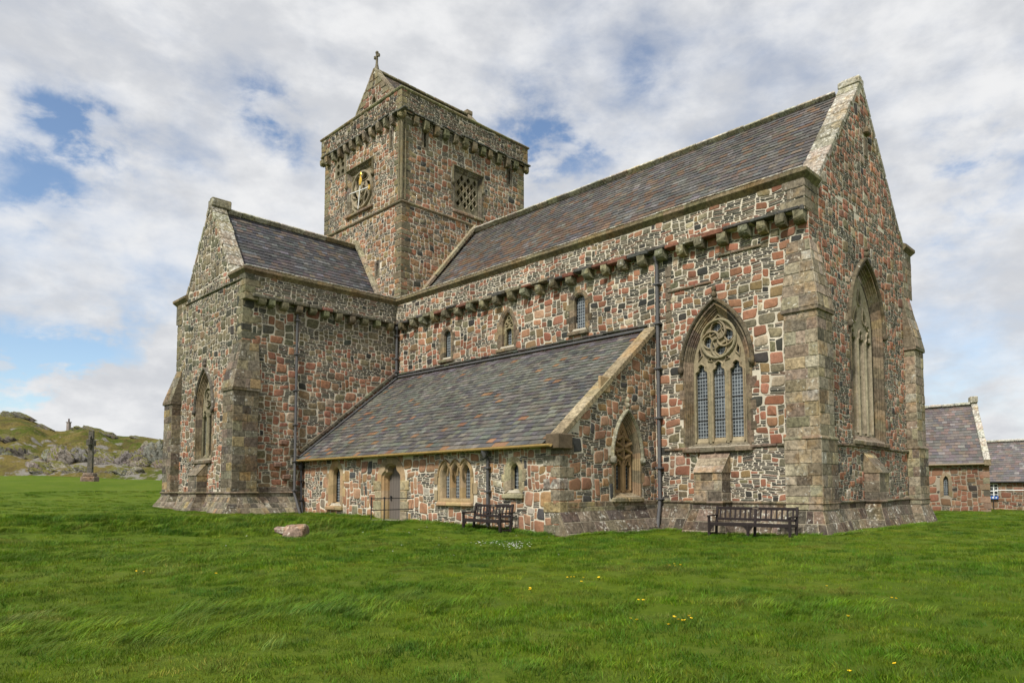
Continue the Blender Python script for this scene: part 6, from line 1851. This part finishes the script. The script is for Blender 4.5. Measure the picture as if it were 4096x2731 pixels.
def build_crags():
    for k, (u, v, pw, ph, D, lab) in enumerate(CR):
        rng = np.random.default_rng(200 + k)
        best = None
        for D in np.arange(D0 + .5, D1 + 2, .5):
            x_, y_, z_ = hill_pt(u, D); vv = np.array((x_, y_, z_)) - CAMPOS; pv = PY - FPX * (vv @ UP) / (vv @ FW)
            if best is None or abs(pv - v) < best[0]: best = (abs(pv - v), D, x_, y_, z_)
        _, D, x_, y_, zc = best; p = (x_, y_)
        rx, rz = pw / 2 / FPX * D * 1.3, ph / 2 / FPX * D * 1.55
        ry = max(rx * .45, 1.0)
        mb = MB()
        dark = k >= 13
        for q in range(7 if pw > 60 else 3):
            nf = 16; n1, n2 = 22, 16
            nrm = rng.normal(size=(nf, 3)); nrm[:, 2] *= .8; nrm /= np.linalg.norm(nrm, axis=1)[:, None]; off = rng.uniform(.5, .95, nf)
            s = rng.uniform(.38, .72); V = []; F = []
            c = np.array((rng.uniform(-.62, .62) * rx, rng.uniform(-.4, .4) * ry, rng.uniform(-.55, .35) * rz))
            tilt = rng.uniform(.35, .8)
            for i in range(n2 + 1):
                th = math.pi * i / n2
                for j in range(n1):
                    f = 2 * math.pi * j / n1
                    d = np.array((math.sin(th) * math.cos(f), math.sin(th) * math.sin(f), math.cos(th))); r = 1.0
                    for w_, o in zip(nrm, off):
                        m = d @ w_
                        if m > o: r = min(r, o / m)
                    # strata tilted to the right
                    r *= 1 + .05 * math.sin(18 * (d[2] * math.cos(tilt) + d[0] * math.sin(tilt))) + .03 * math.sin(23 * d[0] + 9 * d[1])
                    V.append(d * r * np.array((rx * s, ry * s, rz * s * 1.15)))
            V = np.array(V)
            ct, st = math.cos(-.35), math.sin(-.35)
            V = np.stack([V[:, 0] * ct - V[:, 2] * st, V[:, 1], V[:, 0] * st + V[:, 2] * ct], -1) + c
            for i in range(n2):
                for j in range(n1): F.append([i * n1 + j, (i + 1) * n1 + j, (i + 1) * n1 + (j + 1) % n1, i * n1 + (j + 1) % n1])
            mb.add(V, F, jit((.120, .112, .095, .25) if dark else (.175, .162, .138, .5), rng, .2))
        o = mb.build('crag', M_CRAG); o.location = (p[0], p[1], zc); o.rotation_euler = (0, 0, math.atan2(E1[1], E1[0]))
        tag(o, lab, 'rock outcrop', 'rock outcrops on the hill')
build_crags()

# ------------------------------------------------------------------ chimney of a house behind the hill
def build_chimney():
    D = 128; u = 268
    lat = (u - PX) / FPX * D; p = CAMPOS[:2] + E1 * lat + E2 * D
    hor = PY + FPX * FW[2] / np.hypot(FW[0], FW[1]) + 5 + (2048 - u) * .0035
    zz = lambda v: 1.6 + (hor - v) / FPX * D
    z0, z1 = zz(1722), zz(1690)
    t = thing('chimney', 'square grey chimney stack with one pot rising behind the hill crest', 'chimney', (p[0], p[1], z0)); t.rotation_euler = (0, 0, .55)
    mb = MB(); H = z1 - z0
    cbox(mb, (0, 0, H / 2 - 1.2), (.26, .26, H / 2 + 1.2), bev=.02, col=(.27, .235, .21, .1)); mb.build('stack', M_STONE, t)
    mb = MB(); cbox(mb, (0, 0, H + .05), (.34, .34, .07), bev=.02, col=(.22, .2, .18, .1)); mb.build('chimney_cap', M_STONE, t)
    mb = MB(); tube(mb, [(0, 0, H + .1), (0, 0, H + .5), (0, 0, H + .55), (0, 0, H + .68)], [.15, .11, .15, .13], (.13, .09, .075, 0), 10); mb.build('chimney_pot', M_STONE, t)
    mb = MB(); mb.add([(-3, -1, -1.8), (3, -1, -1.8), (.35, .0, -.1), (-.35, 0, -.1), (-3, 1, -1.8), (3, 1, -1.8)], [[0, 1, 2, 3], [5, 4, 3, 2], [1, 5, 2], [4, 0, 3]], (.13, .13, .14, 0)); mb.build('roof', M_SLATE, t)
build_chimney()

# ------------------------------------------------------------------ houses to the north east
def house(label, x0, x1, y0, y1, zg, ze, zr, seed, lanc=(), win=None, coping=True):
    t = thing('stone_house', label, 'house', (0, 0, 0))
    F = Frame((0, y0, 0), (1, 0, 0), (0, -1, 0)); FE = Frame((x1, 0, 0), (0, 1, 0), (1, 0, 0))
    ym = (y0 + y1) / 2
    mb = MB()
    hs = [ring_(w, .025) for w in lanc] + ([[(win[0], win[2]), (win[0], win[3]), (win[1], win[3]), (win[1], win[2])]] if win else [])
    ex = [ring_(w, .22) for w in lanc]
    sp = dict(mw=.85, mh=.44, pb=.90, th=.08, tw=.25)
    rubble(mb, F, [(x0, zg - .4), (x1, zg - .4), (x1, ze), (x0, ze)], P_FAR, hs, ex, sp, seed=seed, mortar=(.34, .29, .225, 0))
    rubble(mb, FE, [(y0, zg - .4), (y1, zg - .4), (y1, ze), (y0, ze)], P_FAR, spec=sp, seed=seed + 1, mortar=(.34, .29, .225, 0))
    rubble(mb, FE, [(y0, ze), (y1, ze), (ym, zr)], P_FAR, spec=sp, seed=seed + 2, mortar=(.34, .29, .225, 0))
    mb.add([(x0, y1, zg - .4), (x0, y0, zg - .4), (x0, y0, ze), (x0, ym, zr), (x0, y1, ze)], [[0, 1, 2, 3, 4]], MORTAR); mb.add([(x1, y1, zg - .4), (x0, y1, zg - .4), (x0, y1, ze), (x1, y1, ze)], [[0, 1, 2, 3]], MORTAR)
    z = zg - .2; k = 0
    while z < ze - .3:
        a, b = ((.30, .2), (.2, .3))[k % 2]; cbox(mb, (x1 + .02 - a, y0 - .02 + b, z + .2), (a, b, .19), bev=.02, col=pick(PAL((2, (.25, .17, .12, .1)), (1, (.22, .19, .13, .2)), (1, (.12, .10, .085, .1))), 1)[0]); z += .4; k += 1
    mb.build('wall', M_STONE, t)
    rb = MB()
    xe = x1 - (.30 if coping else 0)
    slates(rb, [(x0, y0 - .18, ze - .08), (xe, y0 - .18, ze - .08), (xe, ym, zr), (x0, ym, zr)], .245, .36, P_SL_FAR); slates(rb, [(xe, y1 + .18, ze - .08), (x0, y1 + .18, ze - .08), (x0, ym, zr), (xe, ym, zr)], .6, .8, P_SL_FAR)
    r = rb.build('roof', M_SLATE, t)
    gb = MB(); chain(gb, (x0, ym, zr + .07), (xe, ym, zr + .07), .9, .42, .20, (.42, .40, .33, .9), bev=.06); gb.build('ridge', M_STONE, r)
    if coping:
        cb = MB()
        for ya in (y0 - .2, y1 + .2): chain(cb, (x1 - .13, ya, ze + .02), (x1 - .13, ym, zr + .12), .65, .38, .24, (.42, .39, .31, .9), bev=.03)
        cbox(cb, (x1 - .15, ym, zr + .32), (.24, .34, .22), bev=.04, col=LICH); cbox(cb, (x1 - .12, y0 - .1, ze - .02), (.2, .2, .2), bev=.03, col=TAN); cb.build('gable_coping', M_STONE, r)
    gb = MB(); tube(gb, [(x0, y0 - .24, ze - .10), (x1 - .1, y0 - .24, ze - .10)], .065, (.3, .25, .2, 0), 8); gb.build('gutter', M_TAN if coping else M_IRON, t)
    for w in lanc:
        mb = MB(); loft(mb, F, [(ring_(w, .24), -.02), (ring_(w, .23), .025), (ring_(w, .03), .027), (ring_(w, 0), -.16)], TAN, seg=.4, pal=PAL((2, (.27, .21, .13, .1)), (1, (.22, .18, .12, .1)))); wn = mb.build('window', M_STONE, t)
        gb = MB(); g = np.array(ring_(w, 0)); gb.add(F(g, -.17), [list(range(len(g)))[::-1]], (0, 0, 0, 0), uv=np.stack([g[:, 0], g[:, 1], g[:, 0] * 0], -1)); gb.build('pane', M_GLASS, wn)
    if win:
        a, b, c0, c1 = win
        mb = MB()
        for zz in (c0, (c0 + c1) / 2, c1): cbox(mb, ((a + b) / 2, y0 + .04, zz), ((b - a) / 2, .035, .04), bev=.005, col=(.7, .7, .7, 0))
        for xx in (a, (a + b) / 2, b): cbox(mb, (xx, y0 + .035, (c0 + c1) / 2), (.04, .035, (c1 - c0) / 2), bev=.005, col=(.7, .7, .7, 0))
        for zz in (c0 * .75 + c1 * .25, c0 * .25 + c1 * .75): cbox(mb, ((a + b) / 2, y0 + .04, zz), ((b - a) / 2, .03, .02), bev=.005, col=(.7, .7, .7, 0))
        wn = mb.build('window', M_WHITE, t)
        gb = MB(); gb.add([(a, y0 + .09, c0), (b, y0 + .09, c0), (b, y0 + .09, c1), (a, y0 + .09, c1)], [[0, 1, 2, 3]], (0, 0, 0, 0), uv=np.array([(.05, .05, 0)] * 4)); gb.build('pane', M_GLASS, wn)
    return t
house('red stone house with purple grey slate roof and pale gable coping beyond the church', 9.0, 20.95, 30.0, 36.0, -.08, 3.10, 7.15, 60, lanc=[(18.42, .13, 1.0, 1.95, 2.25, 'pointed')])
_h = [o for o in bpy.data.objects if o.name.startswith('stone_house')][0]
def _skew(o):
    for ch in o.children:
        if ch.type == 'MESH':
            n = len(ch.data.vertices); co = np.zeros(n * 3, np.float32); ch.data.vertices.foreach_get('co', co); co = co.reshape(-1, 3)
            co[:, 0] -= .42 * (co[:, 1] - 30.0); ch.data.vertices.foreach_set('co', co.ravel()); ch.data.update()
        _skew(ch)
_skew(_h)
house('lower stone house with grey slate roof at the right picture edge', 16.5, 40.0, 44.0, 50.0, -.38, 2.0, 5.3, 70, win=(18.0, 18.62, .62, 1.75), coping=False)

def build_sign():
    t = thing('blue_sign', 'small blue sign with three white symbols below the far house window', 'sign', (18.30, 43.80, -.36))
    mb = MB(); cbox(mb, (0, 0, 1.02), (.36, .02, .12), bev=.008, col=(.05, .1, .4, 0)); mb.build('sign_board', M_BLUE, t)
    mb = MB()
    for k in (-1, 0, 1):
        tube(mb, [(k * .22, -.021, 1.02), (k * .22, -.027, 1.02)], .075 if k < 1 else .06, (.8, .8, .8, 0), 12)
    mb.build('symbols', M_WHITE, t)
    mb = MB(); tube(mb, [(0, .03, -.2), (0, .03, 1.1)], .03, (.1, .1, .1, 0), 8); mb.build('post', M_IRON, t)
    p = thing('barrier_pole', 'long thin white horizontal barrier pole before the far house', 'barrier', (21.5, 41.5, float(gz(21.5, 41.5))))
    mb = MB(); tube(mb, [(-2.6, 0, 1.62), (6.0, 0, 1.62)], .035, (.7, .7, .7, 0), 8); mb.build('bar', M_WHITE, p)
    for x in (2.9, 5.9):
        mb = MB(); tube(mb, [(x, 0, -.1), (x, 0, 1.62)], .05, (.5, .5, .5, 0), 8); mb.build('post', M_WHITE, p)
build_sign()
# ------------------------------------------------------------------ grass, one mass of tufts
def tuft_mesh(name, nb, rad_, hmin, hmax, wd, lean, seed, tint):
    rng = np.random.default_rng(seed)
    V = []; F = []; C = []
    for k in range(nb):
        a = rng.uniform(0, 6.283); r = rad_ * math.sqrt(rng.random())
        x, y = r * math.cos(a), r * math.sin(a)
        h = rng.uniform(hmin, hmax); w = wd * rng.uniform(.7, 1.3)
        b = rng.uniform(0, 6.283); fx, fy = math.cos(b), math.sin(b)
        lx = lean[0] + rng.normal() * .32; ly = lean[1] + rng.normal() * .32
        o = len(V)
        for s, ws in ((0, 1.0), (.45, .9), (.8, .6)):
            px, py = x + lx * h * s * s, y + ly * h * s * s; pz = h * s * (1 - .25 * s * math.hypot(lx, ly)) - .01
            V += [(px - fx * w * ws, py - fy * w * ws, pz), (px + fx * w * ws, py + fy * w * ws, pz)]
        px, py = x + lx * h, y + ly * h; V.append((px, py, max(.3, 1 - .35 * math.hypot(lx, ly)) * h))
        F += [[o, o + 1, o + 3, o + 2], [o + 2, o + 3, o + 5, o + 4], [o + 4, o + 5, o + 6]]
        c = np.array(tint) * rng.uniform(.72, 1.3)
        if rng.random() < .10: c = np.array((1.9, 1.35, 1.6)) * .8
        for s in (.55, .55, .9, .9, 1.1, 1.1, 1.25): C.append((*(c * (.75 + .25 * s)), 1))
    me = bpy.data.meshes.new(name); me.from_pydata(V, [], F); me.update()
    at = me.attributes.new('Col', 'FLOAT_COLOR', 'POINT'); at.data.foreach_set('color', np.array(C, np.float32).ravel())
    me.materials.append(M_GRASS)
    return bpy.data.objects.new(name, me)
def build_grass():
    src = bpy.data.collections.new('grass_tufts')
    TF = [('tuft_a', 78, .17, .028, .060, .0030, (.25, .1), 1, (1, 1, 1)), ('tuft_b', 70, .17, .03, .065, .0030, (.1, .25), 2, (1.1, 1.05, 1.0)),
          ('tuft_c', 64, .15, .040, .080, .0032, (.45, .15), 3, (.85, 1.0, .9)), ('tuft_d', 55, .15, .03, .06, .0034, (.0, .1), 4, (1.35, 1.15, 1.3)),
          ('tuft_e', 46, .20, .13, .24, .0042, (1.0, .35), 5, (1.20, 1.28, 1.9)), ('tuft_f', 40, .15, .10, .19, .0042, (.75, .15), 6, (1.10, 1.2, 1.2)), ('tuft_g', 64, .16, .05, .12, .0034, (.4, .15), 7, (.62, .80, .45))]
    for k, a in enumerate(TF): src.objects.link(tuft_mesh(*a))
    rng = np.random.default_rng(77)
    pts = []
    def inb(x, y):
        """keep off the buildings"""
        k = ((x > -8.9) & (x < 23.3) & (y > -.9) & (y < 11)) | ((x > -8.9) & (x < .75) & (y > -9.0) & (y < 0)) | ((x > -.1) & (x < 17.05) & (y > -5.2) & (y < 0)) | ((x > 6.4) & (x < 8.3) & (y > -6.0) & (y < -5))
        return k
    hd = np.array([FW[0], FW[1]]) / np.hypot(FW[0], FW[1])
    for d0, d1, dens, sc in ((2.5, 9, 34, .95), (9, 14, 24, 1.05), (14, 21, 16, 1.15), (21, 34, 10, 1.25), (34, 60, 3.0, 1.4)):
        area = (d1 ** 2 - d0 ** 2) * 1.02
        n = int(area * dens)
        ang = rng.uniform(-1.02, 1.02, n); r = np.sqrt(rng.uniform(d0 ** 2, d1 ** 2, n))
        c, s = np.cos(ang), np.sin(ang)
        dx = hd[0] * c + hd[1] * s; dy = -hd[0] * s + hd[1] * c
        x = CAMPOS[0] + dx * r; y = CAMPOS[1] + dy * r
        k = ~inb(x, y)
        x, y = x[k], y[k]
        f1 = fbm(x / 2.6, y / 2.6, 5); f2 = fbm(x / 6, y / 6 + 9, 8)
        idx = rng.integers(0, 4, len(x))
        idx = np.where((f1 > .10) & (rng.random(len(x)) < .45), 2, idx)
        idx = np.where((f1 < -.16) & (rng.random(len(x)) < .5), 3, idx)
        sz = sc * rng.uniform(.75, 1.25, len(x)) * (1 + .4 * f1)
        pts.append(np.stack([x, y, idx, sz], -1))
    P = np.concatenate(pts)
    # long wind-laid grass in streaks
    ex = []
    def clump(u, v, n, spread, kinds, sc):
        d = pdir(u, v); t = -(1.6 - .05) / d[2]; c = CAMPOS + d * t
        for k in range(n):
            q = rng.normal(size=2) * np.array(spread); x = c[0] + E1[0] * q[0] + E2[0] * q[1]; y = c[1] + E1[1] * q[0] + E2[1] * q[1]
            if not inb(np.array(x), np.array(y)): ex.append((x, y, rng.choice(kinds), sc * rng.uniform(.6, 1.15)))
    for u, v, n, sp, kd, sc in ((950, 2450, 34, (.75, .28), [4], .85), (1350, 2420, 30, (.7, .25), [4, 5], .85), (620, 2500, 40, (.8, .35), [4], .8), (330, 2560, 30, (.7, .3), [4], .75), (1650, 2450, 22, (.6, .25), [5], .7),
                                (3150, 2420, 40, (.7, .4), [5], .8), (3350, 2440, 26, (.5, .35), [5], .8), (2950, 2400, 22, (.5, .4), [5], .7), (450, 2270, 26, (1.2, .6), [4], .9), (1700, 2380, 18, (.8, .4), [4], .7),
                                (3300, 2650, 14, (.7, .2), [5], .6), (2300, 2660, 14, (.8, .2), [5], .6), (150, 2480, 26, (.6, .5), [4], .7), (800, 2340, 24, (1.0, .5), [4], .7)):
        clump(u, v, n, sp, kd, sc)
    # rank growth at the foot of walls and round the boulders
    def fringe(a, b, n, off, kinds, sc):
        for k in range(n):
            t = rng.random(); x = a[0] + (b[0] - a[0]) * t + rng.normal() * off; y = a[1] + (b[1] - a[1]) * t + rng.normal() * off
            ex.append((x, y, rng.choice(kinds), sc * rng.uniform(.5, 1.2)))
    fringe((1, -5.35), (6.2, -5.35), 240, .10, [2, 5], .9); fringe((8.6, -5.35), (16.4, -5.35), 380, .10, [2, 5, 5], 1.0)
    fringe((17.2, -5.4), (17.05, -.6), 220, .08, [2, 5], .8); fringe((17.1, -.62), (21.4, -.7), 220, .10, [2, 5], .8); fringe((21.4, -1.0), (23.4, -1.0), 50, .06, [2, 5], .7); fringe((23.42, -.8), (23.42, 10.2), 340, .08, [2, 5], .75)
    fringe((.9, -9.05), (-8.6, -9.05), 300, .09, [2, 3], .8); fringe((.75, -8.8), (.75, -5.6), 70, .07, [2, 5], .8)
    fringe((11.4, -10.6), (12.6, -10.5), 90, .25, [4, 5], 1.25); fringe((9.6, -11.2), (10.6, -11.9), 90, .30, [2, 5], 1.0); fringe((12.9, -6.1), (14.9, -6.1), 60, .2, [2, 5], .8); fringe((20.0, -1.9), (22.4, -1.8), 60, .25, [2, 5], .8)
    # rougher dark grass on the bank of the hollow
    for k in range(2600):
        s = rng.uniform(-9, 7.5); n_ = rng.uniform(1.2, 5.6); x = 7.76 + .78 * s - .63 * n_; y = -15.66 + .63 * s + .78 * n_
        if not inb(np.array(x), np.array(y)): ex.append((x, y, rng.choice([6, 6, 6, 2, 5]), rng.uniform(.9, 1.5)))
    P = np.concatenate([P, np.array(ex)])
    z = gz(P[:, 0], P[:, 1]) - .004
    n = len(P)
    me = bpy.data.meshes.new('grass'); me.vertices.add(n)
    me.vertices.foreach_set('co', np.stack([P[:, 0], P[:, 1], z], -1).astype(np.float32).ravel())
    a = me.attributes.new('kind', 'INT', 'POINT'); a.data.foreach_set('value', P[:, 2].astype(np.int32))
    rot = np.stack([rng.normal(0, .06, n), rng.normal(0, .06, n), np.where((P[:, 2] >= 4) & (P[:, 2] < 6), rng.normal(.75, .5, n), rng.uniform(0, 6.28, n))], -1)
    a = me.attributes.new('turn', 'FLOAT_VECTOR', 'POINT'); a.data.foreach_set('vector', rot.astype(np.float32).ravel())
    a = me.attributes.new('size', 'FLOAT', 'POINT'); a.data.foreach_set('value', P[:, 3].astype(np.float32))
    o = bpy.data.objects.new('grass', me); COL.objects.link(o); struct(o, 'stuff')
    o['label'] = 'short windblown green lawn grass with longer pale tussocks'; o['category'] = 'grass'
    ng = bpy.data.node_groups.new('scatter tufts', 'GeometryNodeTree')
    ng.interface.new_socket('Geometry', in_out='INPUT', socket_type='NodeSocketGeometry'); ng.interface.new_socket('Geometry', in_out='OUTPUT', socket_type='NodeSocketGeometry')
    gi = ng.nodes.new('NodeGroupInput'); go = ng.nodes.new('NodeGroupOutput')
    ci = ng.nodes.new('GeometryNodeCollectionInfo'); ci.inputs['Collection'].default_value = src; ci.inputs['Separate Children'].default_value = True; ci.inputs['Reset Children'].default_value = True
    ip = ng.nodes.new('GeometryNodeInstanceOnPoints'); ip.inputs['Pick Instance'].default_value = True
    def attr(nm, ty):
        nd = ng.nodes.new('GeometryNodeInputNamedAttribute'); nd.data_type = ty; nd.inputs['Name'].default_value = nm
        return [s for s in nd.outputs if s.enabled][0]
    ng.links.new(gi.outputs[0], ip.inputs['Points']); ng.links.new(ci.outputs[0], ip.inputs['Instance'])
    ng.links.new(attr('kind', 'INT'), ip.inputs['Instance Index'])
    ng.links.new(attr('turn', 'FLOAT_VECTOR'), ip.inputs['Rotation']); ng.links.new(attr('size', 'FLOAT'), ip.inputs['Scale'])
    ng.links.new(ip.outputs[0], go.inputs[0])
    md = o.modifiers.new('scatter', 'NODES'); md.node_group = ng
build_grass()

# ------------------------------------------------------------------ flowers
def gpoint(u, v, z=.05):
    d = pdir(u, v); c = None
    for _ in range(6):
        t = (z - CAMPOS[2]) / d[2]; c = CAMPOS + d * t; z = float(gz(c[0], c[1])) + .05
    return c[0], c[1], z - .05
def build_dandelions():
    spots = [(2667, 2251), (2680, 2255), (2695, 2250), (2702, 2258), (2720, 2256), (2270, 2304), (2285, 2303), (2296, 2302), (2325, 2322), (2336, 2305), (2397, 2306), (2118, 2348), (2122, 2355), (2553, 2392), (2573, 2395), (2522, 2466),
             (2548, 2474), (2695, 2462), (2715, 2470), (2758, 2457), (2762, 2466), (2730, 2478), (2675, 2492), (2740, 2476), (3566, 2384), (3582, 2386), (3390, 2459), (3582, 2644), (3397, 2675), (545, 2273), (577, 2275), (862, 2291), (3306, 2338)]
    mb = MB(); r = .021
    V = [(0, 0, .052)]; n = 10
    for k in range(n): V.append((r * math.cos(6.283 * k / n), r * math.sin(6.283 * k / n), .047 + (.004 if k % 2 else 0)))
    for k in range(n): V.append((r * .5 * math.cos(6.283 * k / n), r * .5 * math.sin(6.283 * k / n), .036))
    mb.add(V, [[0, 1 + k, 1 + (k + 1) % n] for k in range(n)] + [[1 + k, 1 + n + k, 1 + n + (k + 1) % n, 1 + (k + 1) % n] for k in range(n)], (1, 1, 0, 0))
    head = mb.build('flower_head', M_YELLOW)
    mb = MB(); tube(mb, [(0, 0, -.03), (.003, .002, .02), (0, 0, .042)], .0035, (.1, .15, .05, 0), 5)
    stem = mb.build('stem', M_STEM)
    for k, (u, v) in enumerate(spots):
        x, y, z = gpoint(u, v)
        t = thing('dandelion', 'single yellow dandelion flower open in the short lawn grass', 'flower', (x, y, z), 'yellow dandelions scattered in the lawn')
        s = RNG.uniform(.75, 1.1); t.scale = (s, s, s); t.rotation_euler = (RNG.uniform(-.3, .3), RNG.uniform(-.3, .3), RNG.uniform(0, 6))
        h = head if k == 0 else head.copy(); st = stem if k == 0 else stem.copy()
        if k: COL.objects.link(h); COL.objects.link(st)
        h.parent = t; st.parent = t
build_dandelions()
def build_daisies():
    mb = MB(); rng = np.random.default_rng(5)
    P = [(1975 + rng.normal() * 55, 2171 + rng.normal() * 5) for _ in range(40)] + [(2065 + rng.normal() * 28, 2178 + rng.normal() * 7) for _ in range(55)] + [(rng.uniform(1400, 2250), rng.uniform(2100, 2230)) for _ in range(22)] + [(rng.uniform(900, 1250), rng.uniform(2080, 2110)) for _ in range(14)] + [(3450 + rng.normal() * 60, 2110 + rng.normal() * 14) for _ in range(14)]
    for u, v in P:
        x, y, z = gpoint(u, v); z += .045 * rng.uniform(.9, 1.5); r = rng.uniform(.013, .020); n = 8
        V = [(x, y, z + .004)] + [(x + r * math.cos(6.283 * k / n), y + r * math.sin(6.283 * k / n), z + rng.uniform(-.003, .006)) for k in range(n)]
        mb.add(V, [[0, 1 + k, 1 + (k + 1) % n] for k in range(n)], (.8, .8, .8, 0))
        mb.add([(x + .003, y, z), (x - .003, y, z), (x, y, z - .06)], [[0, 1, 2]], (.1, .15, .05, 0), mat=1)
    o = mb.build('daisies', [M_PETAL, M_STEM]); struct(o, 'stuff'); o['label'] = 'drift of tiny white daisies in the lawn before the bench'; o['category'] = 'daisies'
build_daisies()
